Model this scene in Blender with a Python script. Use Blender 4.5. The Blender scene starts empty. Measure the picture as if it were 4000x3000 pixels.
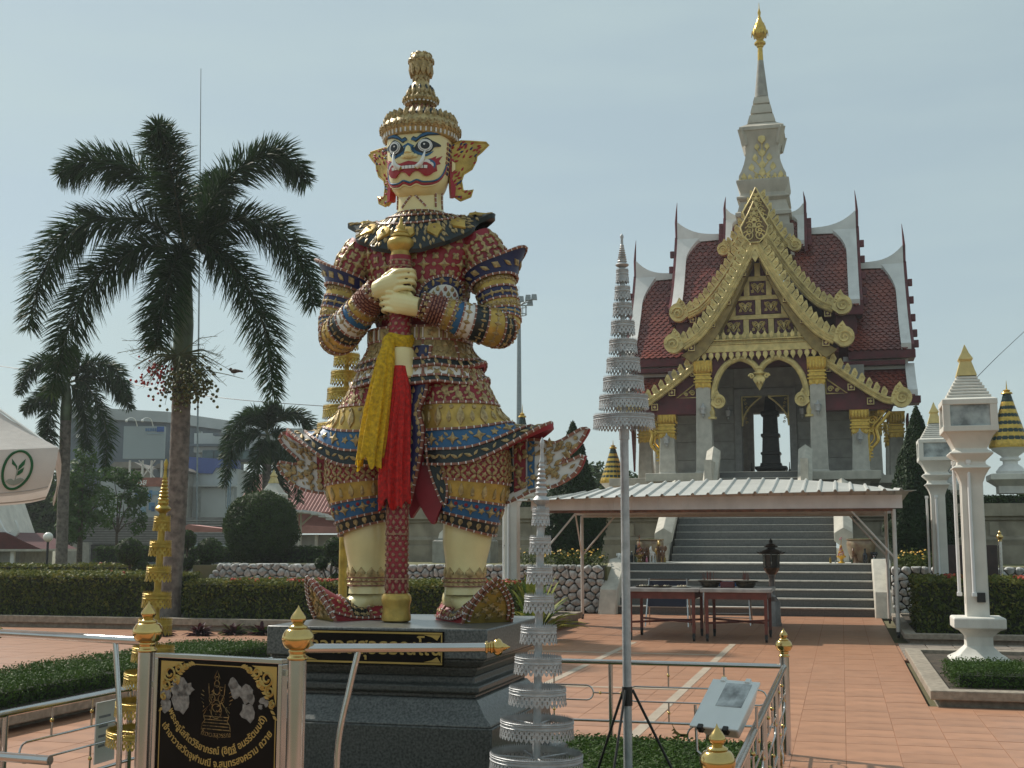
import bpy, math, random
import numpy as np
from mathutils import Vector, Matrix, noise
from mathutils.geometry import delaunay_2d_cdt
PI = math.pi
R = math.radians
rnd = random.Random(7)
sc = bpy.context.scene
COL = sc.collection
# ------------------------------------------------------------------ camera
cam_d = bpy.data.cameras.new('camera')
cam = bpy.data.objects.new('camera', cam_d)
COL.objects.link(cam)
cam.location = (0, 0, 1.6)
YAW, PITCH = R(14.9), math.atan(625 / 4800)
cam.rotation_euler = (PI / 2 + PITCH, 0, YAW)
cam_d.sensor_width = 36
cam_d.lens = 43.2
cam_d.clip_start = .1
cam_d.clip_end = 3000
sc.camera = cam
# ------------------------------------------------------------------ sky, sun, exposure
SUN_TRAVEL = Vector((1.0, -.45, -1.08)).normalized()
w = bpy.data.worlds.new('World')
sc.world = w
w.use_nodes = True
wn, wl = w.node_tree.nodes, w.node_tree.links
bg = wn['Background']
sky = wn.new('ShaderNodeTexSky')
sky.sky_type = 'NISHITA'
sky.sun_disc = False
sky.sun_elevation = math.asin(-SUN_TRAVEL.z)
sky.sun_rotation = math.atan2(-SUN_TRAVEL.x, -SUN_TRAVEL.y)
sky.altitude = 0
sky.air_density = 1.0
sky.dust_density = 1.0
sky.ozone_density = 2.0
# thin even haze veil over the clear sky
veil = wn.new('ShaderNodeMix')
veil.data_type = 'RGBA'
vn = wn.new('ShaderNodeTexNoise')
vm = wn.new('ShaderNodeMapping')
vm.inputs['Scale'].default_value = (1.2, 1.2, 6.5)
vt = wn.new('ShaderNodeTexCoord')
vr = wn.new('ShaderNodeMapRange')
vn.inputs['Scale'].default_value = 2.2
vn.inputs['Detail'].default_value = 5
vr.inputs[1].default_value, vr.inputs[2].default_value = .35, .7
vr.inputs[3].default_value, vr.inputs[4].default_value = .62, .82
wl.new(vt.outputs['Generated'], vm.inputs[0])
wl.new(vm.outputs[0], vn.inputs['Vector'])
wl.new(vn.outputs['Fac'], vr.inputs[0])
wl.new(vr.outputs[0], veil.inputs[0])
veil.inputs[7].default_value = (5.75, 7.1, 7.05, 1)
wl.new(sky.outputs[0], veil.inputs[6])
wl.new(veil.outputs[2], bg.inputs[0])
bg.inputs[1].default_value = .093
sun_d = bpy.data.lights.new('sun', 'SUN')
sun_d.energy = 4.5
sun_d.angle = R(1.2)
sun_d.color = (1, .93, .82)
sun = bpy.data.objects.new('sun', sun_d)
COL.objects.link(sun)
sun.rotation_euler = SUN_TRAVEL.to_track_quat('-Z', 'Y').to_euler()
sun.location = (-30, 10, 30)
sc.view_settings.view_transform = 'Standard'
sc.view_settings.look = 'None'
sc.view_settings.exposure = 0
sc.view_settings.gamma = 1
sc.cycles.use_denoising = True
sc.cycles.max_bounces = 6
sc.cycles.diffuse_bounces = 3
sc.cycles.glossy_bounces = 3
sc.cycles.transparent_max_bounces = 8
sc.cycles.caustics_reflective = False
sc.cycles.caustics_refractive = False
# ------------------------------------------------------------------ materials
MATS = {}
def mat(name, col, rough=.6, metal=0., var=.12, scale=6., bump=.0, bscale=40., spec=.5, col2=None, objrand=0., coat=0., stain=0., detail=4., transl=0.):
 if name in MATS:
  return MATS[name]
 m = bpy.data.materials.new(name)
 m.use_nodes = True
 n, l = m.node_tree.nodes, m.node_tree.links
 b = n['Principled BSDF']
 b.inputs['Roughness'].default_value = rough
 b.inputs['Metallic'].default_value = metal
 b.inputs['Specular IOR Level'].default_value = spec
 b.inputs['Coat Weight'].default_value = coat
 tc = n.new('ShaderNodeTexCoord')
 nz = n.new('ShaderNodeTexNoise')
 nz.inputs['Scale'].default_value = scale
 nz.inputs['Detail'].default_value = detail
 l.new(tc.outputs['Object'], nz.inputs['Vector'])
 mix = n.new('ShaderNodeMix')
 mix.data_type = 'RGBA'
 c2 = col2 or tuple(c * (1 - 2 * var) for c in col)
 c1 = col if col2 else tuple(min(1, c * (1 + var)) for c in col)
 mix.inputs[6].default_value = (*c1, 1)
 mix.inputs[7].default_value = (*c2, 1)
 rp = n.new('ShaderNodeValToRGB')
 rp.color_ramp.elements[0].position = .32
 rp.color_ramp.elements[1].position = .68
 l.new(nz.outputs['Fac'], rp.inputs[0])
 l.new(rp.outputs[0], mix.inputs[0])
 out = mix.outputs[2]
 if objrand:
  oi = n.new('ShaderNodeObjectInfo')
  hs = n.new('ShaderNodeHueSaturation')
  mr = n.new('ShaderNodeMapRange')
  mr.inputs[3].default_value = 1 - objrand
  mr.inputs[4].default_value = 1 + objrand
  l.new(oi.outputs['Random'], mr.inputs[0])
  l.new(mr.outputs[0], hs.inputs['Value'])
  l.new(out, hs.inputs['Color'])
  out = hs.outputs[0]
 if stain:
  nz2 = n.new('ShaderNodeTexNoise')
  nz2.inputs['Scale'].default_value = 1.3
  nz2.inputs['Detail'].default_value = 8
  nz2.inputs['Roughness'].default_value = .65
  mp = n.new('ShaderNodeMapping')
  mp.inputs['Scale'].default_value = (1.6, 1.6, .45)
  l.new(tc.outputs['Object'], mp.inputs[0])
  l.new(mp.outputs[0], nz2.inputs['Vector'])
  rp2 = n.new('ShaderNodeValToRGB')
  rp2.color_ramp.elements[0].position = .5
  rp2.color_ramp.elements[1].position = .78
  l.new(nz2.outputs['Fac'], rp2.inputs[0])
  mu = n.new('ShaderNodeMath')
  mu.operation = 'MULTIPLY'
  mu.inputs[1].default_value = stain
  l.new(rp2.outputs[0], mu.inputs[0])
  mx = n.new('ShaderNodeMix')
  mx.data_type = 'RGBA'
  mx.inputs[7].default_value = (.07, .06, .045, 1)
  l.new(mu.outputs[0], mx.inputs[0])
  l.new(out, mx.inputs[6])
  out = mx.outputs[2]
 l.new(out, b.inputs['Base Color'])
 if bump:
  nb = n.new('ShaderNodeTexNoise')
  nb.inputs['Scale'].default_value = bscale
  nb.inputs['Detail'].default_value = 3
  l.new(tc.outputs['Object'], nb.inputs['Vector'])
  bp = n.new('ShaderNodeBump')
  bp.inputs['Strength'].default_value = bump
  bp.inputs['Distance'].default_value = .02
  l.new(nb.outputs['Fac'], bp.inputs['Height'])
  l.new(bp.outputs[0], b.inputs['Normal'])
 if transl:
  ms = n.new('ShaderNodeMixShader')
  tr = n.new('ShaderNodeBsdfTranslucent')
  l.new(out, tr.inputs[0])
  ms.inputs[0].default_value = transl
  l.new(b.outputs[0], ms.inputs[1])
  l.new(tr.outputs[0], ms.inputs[2])
  l.new(ms.outputs[0], n['Material Output'].inputs[0])
 MATS[name] = m
 return m
M_red = mat('temple_red_paint', (.27, .014, .026), .5, var=.12, bump=.1)
M_blk = mat('black_green_paint', (.008, .016, .018), .4, var=.1)
M_navy = mat('navy_paint', (.014, .018, .09), .4, var=.1)
M_blue = mat('blue_paint', (.025, .125, .28), .5, var=.1)
M_white = mat('white_paint', (.78, .77, .74), .5, var=.04)
M_cream = mat('cream_enamel', (.82, .71, .36), .3, var=.05, scale=7, coat=.25, stain=.10)
M_goldp = mat('gilded_paint', (.52, .35, .085), .38, metal=.45, var=.15, scale=14, bump=.15, bscale=60)
M_goldold = mat('dull_gilding', (.50, .37, .17), .42, metal=.35, var=.22, scale=30, bump=.2, bscale=80)
M_orn = mat('bronze_gilt_relief', (.42, .30, .135), .42, metal=.25, var=.25, scale=60)
M_strip = mat('brown_bead_strip', (.30, .12, .075), .45, var=.2, scale=40)
M_brass = mat('polished_brass', (.60, .43, .17), .17, metal=1., var=.06)
M_steel = mat('stainless_steel', (.55, .54, .53), .2, metal=1., var=.05)
M_silver = mat('silver_paint', (.47, .48, .49), .45, metal=.3, var=.1, scale=20, bump=.12, bscale=90)
M_leafgold = mat('shrine_gold_leaf', (.68, .53, .215), .42, metal=.18, var=.16, scale=5, bump=.1)
M_goldbright = mat('bright_gold_leaf', (.64, .42, .085), .3, metal=.6, var=.12, scale=12, bump=.2, bscale=50)
M_dkred = mat('dark_maroon_wood', (.115, .012, .018), .5, var=.2, scale=4)
M_conc = mat('grey_washed_stone', (.36, .345, .31), .8, var=.1, scale=5, bump=.3, bscale=60, stain=.35)
M_conc_l = mat('pale_washed_stone', (.52, .49, .42), .8, var=.08, scale=5, bump=.25, bscale=60, stain=.3)
M_white_w = mat('weathered_white_stucco', (.70, .67, .60), .7, var=.06, scale=3, bump=.1, stain=.3)
M_whitetrim = mat('white_roof_trim', (.74, .74, .72), .6, var=.05, scale=2, stain=.22)
M_dark = mat('dark_iron', (.018, .017, .016), .5, var=.2)
M_rubber = mat('black_rubber', (.012, .012, .012), .6)
# ------------------------------------------------------------------ mesh collector
class G:
 def __init__(s):
  s.v, s.f, s.m = [], [], []
 def add(s, verts, faces, mi=0, M=None):
  o = len(s.v)
  if M is not None:
   verts = [M @ Vector(p) for p in verts]
  s.v.extend([tuple(p) for p in verts])
  s.f.extend([tuple(i + o for i in f) for f in faces])
  s.m.extend([mi] * len(faces))
  return s
 def box(s, x0, x1, y0, y1, z0, z1, mi=0, M=None, t=0., tx=None):
  a, b = t, t if tx is None else tx
  v = [(x0, y0, z0), (x1, y0, z0), (x1, y1, z0), (x0, y1, z0), (x0 + b, y0 + a, z1), (x1 - b, y0 + a, z1), (x1 - b, y1 - a, z1), (x0 + b, y1 - a, z1)]
  return s.add(v, [(3, 2, 1, 0), (4, 5, 6, 7), (0, 1, 5, 4), (1, 2, 6, 5), (2, 3, 7, 6), (3, 0, 4, 7)], mi, M)
 def prism(s, pts, d0, d1, ax='y', mi=0, M=None):
  n = len(pts)
  mk = {'y': lambda p, d: (p[0], d, p[1]), 'z': lambda p, d: (p[0], p[1], d), 'x': lambda p, d: (d, p[0], p[1])}[ax]
  v = [mk(p, d0) for p in pts] + [mk(p, d1) for p in pts]
  f = [tuple(range(n)), tuple(range(2 * n - 1, n - 1, -1))]
  f += [(i, n + i, n + (i + 1) % n, (i + 1) % n) for i in range(n)]
  return s.add(v, f, mi, M)
 def lathe(s, prof, n=16, c=(0, 0, 0), mi=0, M=None, rot=0., square=False):
  v, f = [], []
  k = len(prof)
  for r, z in prof:
   for i in range(n):
    a = 2 * PI * i / n + rot
    q = (1 / max(abs(math.cos(a)), abs(math.sin(a)))) if square else 1
    v.append((c[0] + r * q * math.cos(a), c[1] + r * q * math.sin(a), c[2] + z))
  for j in range(k - 1):
   for i in range(n):
    f.append((j * n + i, j * n + (i + 1) % n, (j + 1) * n + (i + 1) % n, (j + 1) * n + i))
  f.append(tuple(range(n - 1, -1, -1)))
  f.append(tuple((k - 1) * n + i for i in range(n)))
  return s.add(v, f, mi, M)
 def sq(s, prof, c=(0, 0, 0), mi=0, M=None):
  return s.lathe([(r * math.sqrt(2), z) for r, z in prof], 4, c, mi, M, PI / 4)
 def tube(s, pts, r, n=8, mi=0, M=None, cap=True, up=None):
  pts = [Vector(p) for p in pts]
  k = len(pts)
  rs = r if isinstance(r, (list, tuple)) else [r] * k
  v, f = [], []
  t0 = (pts[1] - pts[0]).normalized()
  a = up or (Vector((0, 0, 1)) if abs(t0.z) < .9 else Vector((1, 0, 0)))
  a = (a - t0 * a.dot(t0)).normalized()
  for j in range(k):
   t = (pts[min(j + 1, k - 1)] - pts[max(j - 1, 0)])
   if t.length < 1e-9:
    t = t0
   t.normalize()
   a = a - t * a.dot(t)
   if a.length < 1e-6:
    a = t.orthogonal()
   a.normalize()
   b = t.cross(a)
   for i in range(n):
    q = 2 * PI * i / n
    v.append(pts[j] + (a * math.cos(q) + b * math.sin(q)) * rs[j])
  for j in range(k - 1):
   for i in range(n):
    f.append((j * n + i, j * n + (i + 1) % n, (j + 1) * n + (i + 1) % n, (j + 1) * n + i))
  if cap:
   f.append(tuple(range(n - 1, -1, -1)))
   f.append(tuple((k - 1) * n + i for i in range(n)))
  return s.add(v, f, mi, M)
 def ball(s, c, r, nu=12, nv=8, mi=0, sc_=(1, 1, 1), M=None):
  v, f = [], []
  for j in range(nv + 1):
   p = PI * j / nv
   for i in range(nu):
    a = 2 * PI * i / nu
    v.append((c[0] + r * sc_[0] * math.sin(p) * math.cos(a), c[1] + r * sc_[1] * math.sin(p) * math.sin(a), c[2] + r * sc_[2] * math.cos(p)))
  for j in range(nv):
   for i in range(nu):
    f.append((j * nu + i, (j + 1) * nu + i, (j + 1) * nu + (i + 1) % nu, j * nu + (i + 1) % nu))
  return s.add(v, f, mi, M)
 def surf(s, S, u0, u1, nu, v0, v1, nv, mi=0, closed=False, off=0., cap0=False, cap1=False):
  v, f = [], []
  cols = nu if closed else nu + 1
  for j in range(nv + 1):
   for i in range(cols):
    u, w_ = u0 + (u1 - u0) * i / nu, v0 + (v1 - v0) * j / nv
    p = S(u, w_)
    if off:
     p = p + nrm(S, u, w_) * off
    v.append(p)
  for j in range(nv):
   for i in range(nu):
    a, b = j * cols + i, j * cols + (i + 1) % cols
    f.append((a, b, b + cols, a + cols))
  if cap0:
   f.append(tuple(range(cols - 1, -1, -1)))
  if cap1:
   f.append(tuple(nv * cols + i for i in range(cols)))
  return s.add(v, f, mi)
 def mesh(s, name, mats, ang=35):
  me = bpy.data.meshes.new(name)
  me.from_pydata(s.v, [], s.f)
  for m in (mats if isinstance(mats, (list, tuple)) else [mats]):
   me.materials.append(m)
  if max(s.m, default=0):
   me.polygons.foreach_set('material_index', s.m)
  if ang:
   me.polygons.foreach_set('use_smooth', [True] * len(me.polygons))
   me.set_sharp_from_angle(angle=R(ang))
  me.update()
  return me
 def build(s, name, mats, parent=None, ang=35, loc=None, kind=None, label=None, bevel=0.):
  return obj(name, s.mesh(name, mats, ang), parent, loc, kind, label, bevel)
def obj(name, me, parent=None, loc=None, kind=None, label=None, bevel=0., rot=None):
 o = bpy.data.objects.new(name, me)
 COL.objects.link(o)
 if parent:
  o.parent = parent
 if loc:
  o.location = loc
 if rot:
  o.rotation_euler = rot
 if kind:
  o['kind'] = kind
 if label:
  o['label'] = label
 if bevel:
  b = o.modifiers.new('bevel', 'BEVEL')
  b.width = bevel
  b.segments = 2
  b.limit_method = 'ANGLE'
  b.angle_limit = R(40)
 return o
def tag(o, label, cat, group=None):
 o['label'] = label
 o['category'] = cat
 if group:
  o['group'] = group
 return o
def thing(name, label, cat, loc=(0, 0, 0), rz=0., group=None):
 o = bpy.data.objects.new(name, None)
 COL.objects.link(o)
 o.location = loc
 o.rotation_euler = (0, 0, rz)
 o.empty_display_size = .2
 return tag(o, label, cat, group)
def dup(root, loc, rz=0., label=None, parent=None):
 c = root.copy()
 COL.objects.link(c)
 if parent is None:
  c.location = loc
  c.rotation_euler = (0, 0, rz)
  if label:
   c['label'] = label
 else:
  c.parent = parent
 for ch in list(root.children):
  dup(ch, None, 0, None, c)
 return c
def nrm(S, u, v, e=1e-3):
 a = S(u + e, v) - S(u - e, v)
 b = S(u, v + e) - S(u, v - e)
 n = a.cross(b)
 return n.normalized() if n.length > 1e-12 else Vector((0, 0, 1))
def cubic(keys):
 ts = [k[0] for k in keys]
 def f(t):
  t = max(ts[0], min(ts[-1], t))
  i = max(j for j in range(len(ts) - 1) if ts[j] <= t or j == 0)
  a, b = keys[i], keys[i + 1]
  p = keys[i - 1] if i else a
  q = keys[i + 2] if i + 2 < len(keys) else b
  h = b[0] - a[0]
  s = (t - a[0]) / h
  out = []
  for k in range(len(a[1])):
   m0 = (b[1][k] - p[1][k]) / max(1e-9, b[0] - p[0]) * h
   m1 = (q[1][k] - a[1][k]) / max(1e-9, q[0] - a[0]) * h
   out.append((2 * s**3 - 3 * s * s + 1) * a[1][k] + (s**3 - 2 * s * s + s) * m0 + (-2 * s**3 + 3 * s * s) * b[1][k] + (s**3 - s * s) * m1)
  return out
 return f
def cam_pt(px, py, Z):
 u, v = (px - 2000) / 4800, (1500 - py) / 4800
 upv, fw = v * math.cos(PITCH) + math.sin(PITCH), math.cos(PITCH) - v * math.sin(PITCH)
 k = Z / fw
 xc, z = u * k, 1.6 + upv * k
 return Vector((xc * math.cos(YAW) - Z * math.sin(YAW), xc * math.sin(YAW) + Z * math.cos(YAW), z))
# ------------------------------------------------------------------ small relief ornaments (unit size, lying in xy, rising in z)
def outline_tmpl(pts, h=.17, rim=.09):
 n = len(pts)
 v = [(x, y, -.05) for x, y in pts] + [(x * .92, y * .92, rim) for x, y in pts] + [(0, 0, h)]
 f = [(i, (i + 1) % n, n + (i + 1) % n, n + i) for i in range(n)] + [(n + i, n + (i + 1) % n, 2 * n) for i in range(n)]
 return v, f
def polar(n, fr):
 return [(fr(2 * PI * i / n) * math.cos(2 * PI * i / n), fr(2 * PI * i / n) * math.sin(2 * PI * i / n)) for i in range(n)]
O_star = outline_tmpl(polar(8, lambda a: .5 if abs(math.cos(2 * a)) > .5 else .22))
O_dot = outline_tmpl(polar(6, lambda a: .5), .35, .2)
O_flower = outline_tmpl(polar(10, lambda a: .38 + .12 * math.cos(5 * a)))
O_leaf = outline_tmpl([(0, -.5), (.2, -.15), (.17, .12), (0, .5), (-.17, .12), (-.2, -.15)])
O_oval = outline_tmpl([(0, -.5), (.17, -.28), (.2, .1), (.1, .42), (-.1, .42), (-.2, .1), (-.17, -.28)])
O_kite = outline_tmpl([(0, -.5), (.34, 0), (0, .5), (-.34, 0)])
O_thin = outline_tmpl([(-.5, -.06), (.5, -.06), (.5, .06), (-.5, .06)], .1, .1)
O_bar = outline_tmpl([(-.5, -.16), (.5, -.16), (.5, .16), (-.5, .16)], .2, .2)
O_lotus = outline_tmpl([(0, .6), (.18, .3), (.36, .05), (.3, -.3), (.12, -.42), (-.12, -.42), (-.3, -.3), (-.36, .05), (-.18, .3)])
def put(g, tm, p, n, t, size, mi=0, rot=0., sx=1., hz=1.):
 n = n.normalized()
 t = (t - n * t.dot(n))
 t = t.normalized() if t.length > 1e-6 else n.orthogonal().normalized()
 b = n.cross(t)
 if rot:
  c, s_ = math.cos(rot), math.sin(rot)
  t, b = t * c + b * s_, b * c - t * s_
 v, f = tm
 g.add([p + t * (x * size * sx) + b * (y * size) + n * (z * size * hz) for x, y, z in v], f, mi)
def on(g, S, tm, u, v, size, mi=0, rot=0., sx=1., flip=1, hz=1.):
 p = S(u, v)
 tu = S(u + 1e-3, v) - S(u - 1e-3, v)
 n = nrm(S, u, v) * flip
 put(g, tm, p, n, tu, size, mi, rot, sx, hz)
def beads(g, path, wd, hgt, seg=.05, mi_a=0, mi_b=1, closed=False):
 P = [p for p, n in path]
 L = [0]
 for i in range(1, len(P)):
  L.append(L[-1] + (P[i] - P[i - 1]).length)
 T = L[-1]
 k = max(2, int(T / seg))
 def at(s_):
  i = max(j for j in range(len(L) - 1) if L[j] <= s_ or j == 0)
  h = max(1e-9, L[i + 1] - L[i])
  q = min(1, (s_ - L[i]) / h)
  return P[i].lerp(P[i + 1], q), path[i][1].lerp(path[i + 1][1], q).normalized()
 for j in range(k):
  a, b = T * j / k, T * (j + 1) / k
  for (s0, s1, mi, hh, ww) in ((a, a + (b - a) * .87, mi_a, hgt, wd), (a + (b - a) * .87, b, mi_b, hgt * 1.2, wd * 1.1)):
   p0, n0 = at(s0)
   p1, n1 = at(s1)
   t = p1 - p0
   if t.length < 1e-7:
    continue
   t.normalize()
   v = []
   for p, n in ((p0, n0), (p1, n1)):
    sd = t.cross(n)
    sd.normalize()
    v += [p - sd * ww / 2 - n * hh * .4, p - sd * ww / 2 + n * hh, p + sd * ww / 2 + n * hh, p + sd * ww / 2 - n * hh * .4]
   g.add(v, [(0, 1, 5, 4), (1, 2, 6, 5), (2, 3, 7, 6), (0, 3, 2, 1), (4, 5, 6, 7)], mi)
def line_on(S, v, u0=0., u1=1., n=48, off=0.):
 vf = v if callable(v) else (lambda u: v)
 return [(S(u0 + (u1 - u0) * i / n, vf(u0 + (u1 - u0) * i / n)), nrm(S, u0 + (u1 - u0) * i / n, vf(u0 + (u1 - u0) * i / n)) * (off or 1)) for i in range(n + 1)]
# ------------------------------------------------------------------ leaves
def quads_mesh(name, V, mats, mi=None, nv=4):
 n = len(V) // nv
 me = bpy.data.meshes.new(name)
 me.vertices.add(len(V))
 me.vertices.foreach_set('co', np.asarray(V, dtype=np.float32).ravel())
 me.loops.add(n * nv)
 me.loops.foreach_set('vertex_index', np.arange(n * nv, dtype=np.int32))
 me.polygons.add(n)
 me.polygons.foreach_set('loop_start', np.arange(0, n * nv, nv, dtype=np.int32))
 for m in (mats if isinstance(mats, (list, tuple)) else [mats]):
  me.materials.append(m)
 if mi is not None:
  me.polygons.foreach_set('material_index', np.asarray(mi, dtype=np.int32))
 me.update(calc_edges=True)
 me.validate()
 return me
def leaf_quads(P, N, size, rng, asp=.5, tilt=.8):
 n = len(P)
 d = N + rng.normal(0, tilt, (n, 3))
 d /= np.linalg.norm(d, axis=1)[:, None] + 1e-9
 a = rng.normal(0, 1, (n, 3))
 a -= d * (a * d).sum(1)[:, None]
 a /= np.linalg.norm(a, axis=1)[:, None] + 1e-9
 b = np.cross(d, a)
 s = (size * rng.uniform(.6, 1.3, n))[:, None]
 q = np.stack([P - a * s, P - b * s * asp + d * s * .12, P + a * s, P + b * s * asp + d * s * .12], 1)
 return q.reshape(-1, 3)
def leafmat(name, col, var=.35, rough=.55, scale=3., transl=.25, col2=None):
 return mat(name, col, rough, var=var, scale=scale, transl=transl, col2=col2, spec=.14)
L_hedge = leafmat('hedge_leaf', (.090, .115, .022), col2=(.05, .072, .015))
L_hedge_tip = leafmat('hedge_new_lit_leaf', (.19, .175, .04), col2=(.12, .14, .025))  # new growth, with the warm light on hedge tops put into its colour
L_low = leafmat('clipped_box_leaf', (.055, .105, .018), col2=(.035, .07, .012))
L_topi = leafmat('topiary_leaf', (.052, .088, .022), col2=(.03, .055, .015))
L_cone = leafmat('cypress_leaf', (.028, .055, .017), col2=(.016, .036, .012))
L_palm = leafmat('palm_leaflet', (.04, .078, .024), col2=(.022, .045, .018), transl=.25)
L_tree = leafmat('tree_leaf', (.075, .14, .035), col2=(.045, .09, .022))
M_core = mat('twig_core', (.016, .022, .008), .9)
M_bloom = mat('red_bloom', (.55, .07, .03), .6, var=.3, scale=30)
M_bloomy = mat('yellow_bloom', (.65, .36, .02), .6, var=.3, scale=30)
# ================================================================== ground, plaza, planters
AX = -2.2                                   # the axis that shrine, stairs and statue share
def struct(name, g, m, ang=35, bevel=0.):
 o = g.build(name, m, None, ang, bevel=bevel)
 o['kind'] = 'structure'
 return o
g = G()
g.box(-320, 320, -40, 520, -.6, -.05)
struct('ground', g, mat('dry_lawn_soil', (.16, .13, .075), .9, var=.2, scale=.7, bump=.4, bscale=12, col2=(.09, .10, .04)))
M_grout = mat('tile_grout', (.33, .168, .10), .9, var=.1)
g = G()
g.prism([(-40, 1.), (4.8, 1.), (4.8, 13.19), (.78, 13.19), (.78, 28.7), (-40, 28.7)], -.05, -.0025, 'z')
plaza = struct('plaza_floor', g, M_grout)
M_tile = mat('terracotta_floor_tile', (.425, .218, .128), .42, var=.13, scale=3.2, bump=.05, bscale=25, objrand=.08, stain=.3, col2=(.365, .182, .106))
M_band = mat('pale_band_tile', (.42, .345, .265), .5, var=.08)
TS = .40
tb = G()
tb.box(-TS / 2 + .002, TS / 2 - .002, -TS / 2 + .002, TS / 2 - .002, -.02, .0, t=.0015)
tile_me = tb.mesh('floor_tile', M_tile, 0)
def cam_uv(x, y, z=0.):
 xc, zc = x * math.cos(YAW) + y * math.sin(YAW), -x * math.sin(YAW) + y * math.cos(YAW)
 h = z - 1.6
 wv = h * math.sin(PITCH) + zc * math.cos(PITCH)
 if wv < .1:
  return (9, 9, 9)
 return (4800 * xc / wv / 4000 + .5, .5 - 4800 * (h * math.cos(PITCH) - zc * math.sin(PITCH)) / wv / 3000, wv)
BANDX = (-1.745, -3.35, -5.2)
BANDY = (13.95, 18.35)
tl = []
j = 0
for iy in range(int(27.2 / TS)):
 for ix in range(int(26 / TS)):
  x, y = 4.78 - TS * (ix + .5), 1.4 + TS * (iy + .5)
  if x > .78 and y > 13.1:
   continue
  if y > 28.5 :
   continue
  u, v_, d = cam_uv(x, y)
  tl.append((0 if (-.02 < u < 1.02 and v_ < 1.04) else 1, d, x, y))
tl.sort()
rest = G()
for k, (a, d, x, y) in enumerate(tl):
 inside = -4.6 < x < -.5 and 4.7 < y < 9.6
 zz = rnd.uniform(-.0012, .0012)
 if a == 0 and j < 300 and not inside:
  j += 1
  obj('floor_tile', tile_me, plaza, (x, y, zz))
 else:
  q = rnd.uniform(-.0012, .0012)
  rest.box(x - TS / 2 + .002, x + TS / 2 - .002, y - TS / 2 + .002, y + TS / 2 - .002, -.02, q, t=.0015)
rest.build('floor_tiles', M_tile, plaza, 0, kind='stuff')
for bx in BANDX:
 g = G()
 g.box(bx - .05, bx + .05, 9.75, 20.4, 0, .0042)
 g.build('pale_band', M_band, plaza, 0)
for by in BANDY:
 g = G()
 g.box(-7.2, BANDX[0] - .055, by - .045, by + .045, 0, .0047)
 g.build('pale_band', M_band, plaza, 0)
# raised planters with washed-stone kerbs
M_kerb = mat('washed_stone_kerb', (.30, .255, .20), .85, var=.15, scale=14, bump=.4, bscale=70, stain=.3)
M_soil = mat('planter_soil', (.06, .045, .03), .95, var=.3, scale=8, bump=.5)
def planter(label, x0, x1, y0, y1, h=.2, wd=.2, lip=.05, name='planter'):
 t = thing(name, label, 'planter', ((x0 + x1) / 2, (y0 + y1) / 2, 0))
 a, b = (x1 - x0) / 2, (y1 - y0) / 2
 for (p, q, r_, s_) in ((-a, a, -b, -b + wd), (-a, a, b - wd, b), (-a, -a + wd, -b + wd + .002, b - wd - .002), (a - wd, a, -b + wd + .002, b - wd - .002)):
  g = G()
  g.box(p, q, r_, s_, h * .42, h)
  g.build('kerb', M_kerb, t, 0, bevel=.012)
 g = G()
 g.box(-a + lip, a - lip, -b + lip, b - lip, -.05, h * .42 - .002)
 g.build('plinth', M_kerb, t, 0)
 g = G()
 g.box(-a + wd, a - wd, -b + wd, b - wd, h * .42, h - .05)
 g.build('soil', M_soil, t, 0)
 return t
planter('long washed-stone planter in front of the tall white lamp post', .80, 12, 13.13, 18.3, .16, lip=.09)
planter('washed-stone planter under the red-flowering hedge at right', .93, 14, 21.25, 27.4, .16, lip=.09)
planter('narrow kerbed planter beside the left fence, holding the low clipped hedge', -9.0, -6.88, 3.0, 15.9, .16, lip=.2)
planter('short kerbed bed behind the left of the pedestal', -6.86, -4.4, 13.95, 15.85, .16, lip=.1)
planter('long kerbed bed under the left hedge behind the palm', -34, -5.2, 21.0, 25.2, .22, lip=.08)
# paver path strip beside the near right planter
g = G()
for i in range(6):
 for k in range(5):
  g.box(.86 + .42 * k, .86 + .42 * k + .4, 18.42 + .46 * i, 18.42 + .46 * i + .44, -.02, .05)
M_paver = mat('grey_brown_paver', (.24, .20, .165), .8, var=.18, scale=5, bump=.2)
pv = G()
pv.box(.79, 14, 18.35, 21.45, -.05, -.01)
pvs = struct('paver_path', pv, M_grout)
pm = G()
pm.box(-.2, .2, -.22, .22, -.03, .01, t=.004)
pme = pm.mesh('paver', mat('grey_brown_paver_v', (.24, .20, .165), .8, var=.18, scale=5, bump=.2, objrand=.12), 0)
for i in range(6):
 for k in range(14):
  obj('paver', pme, pvs, (1.02 + .41 * k, 18.62 + .45 * i, rnd.uniform(0, .006)))
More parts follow.
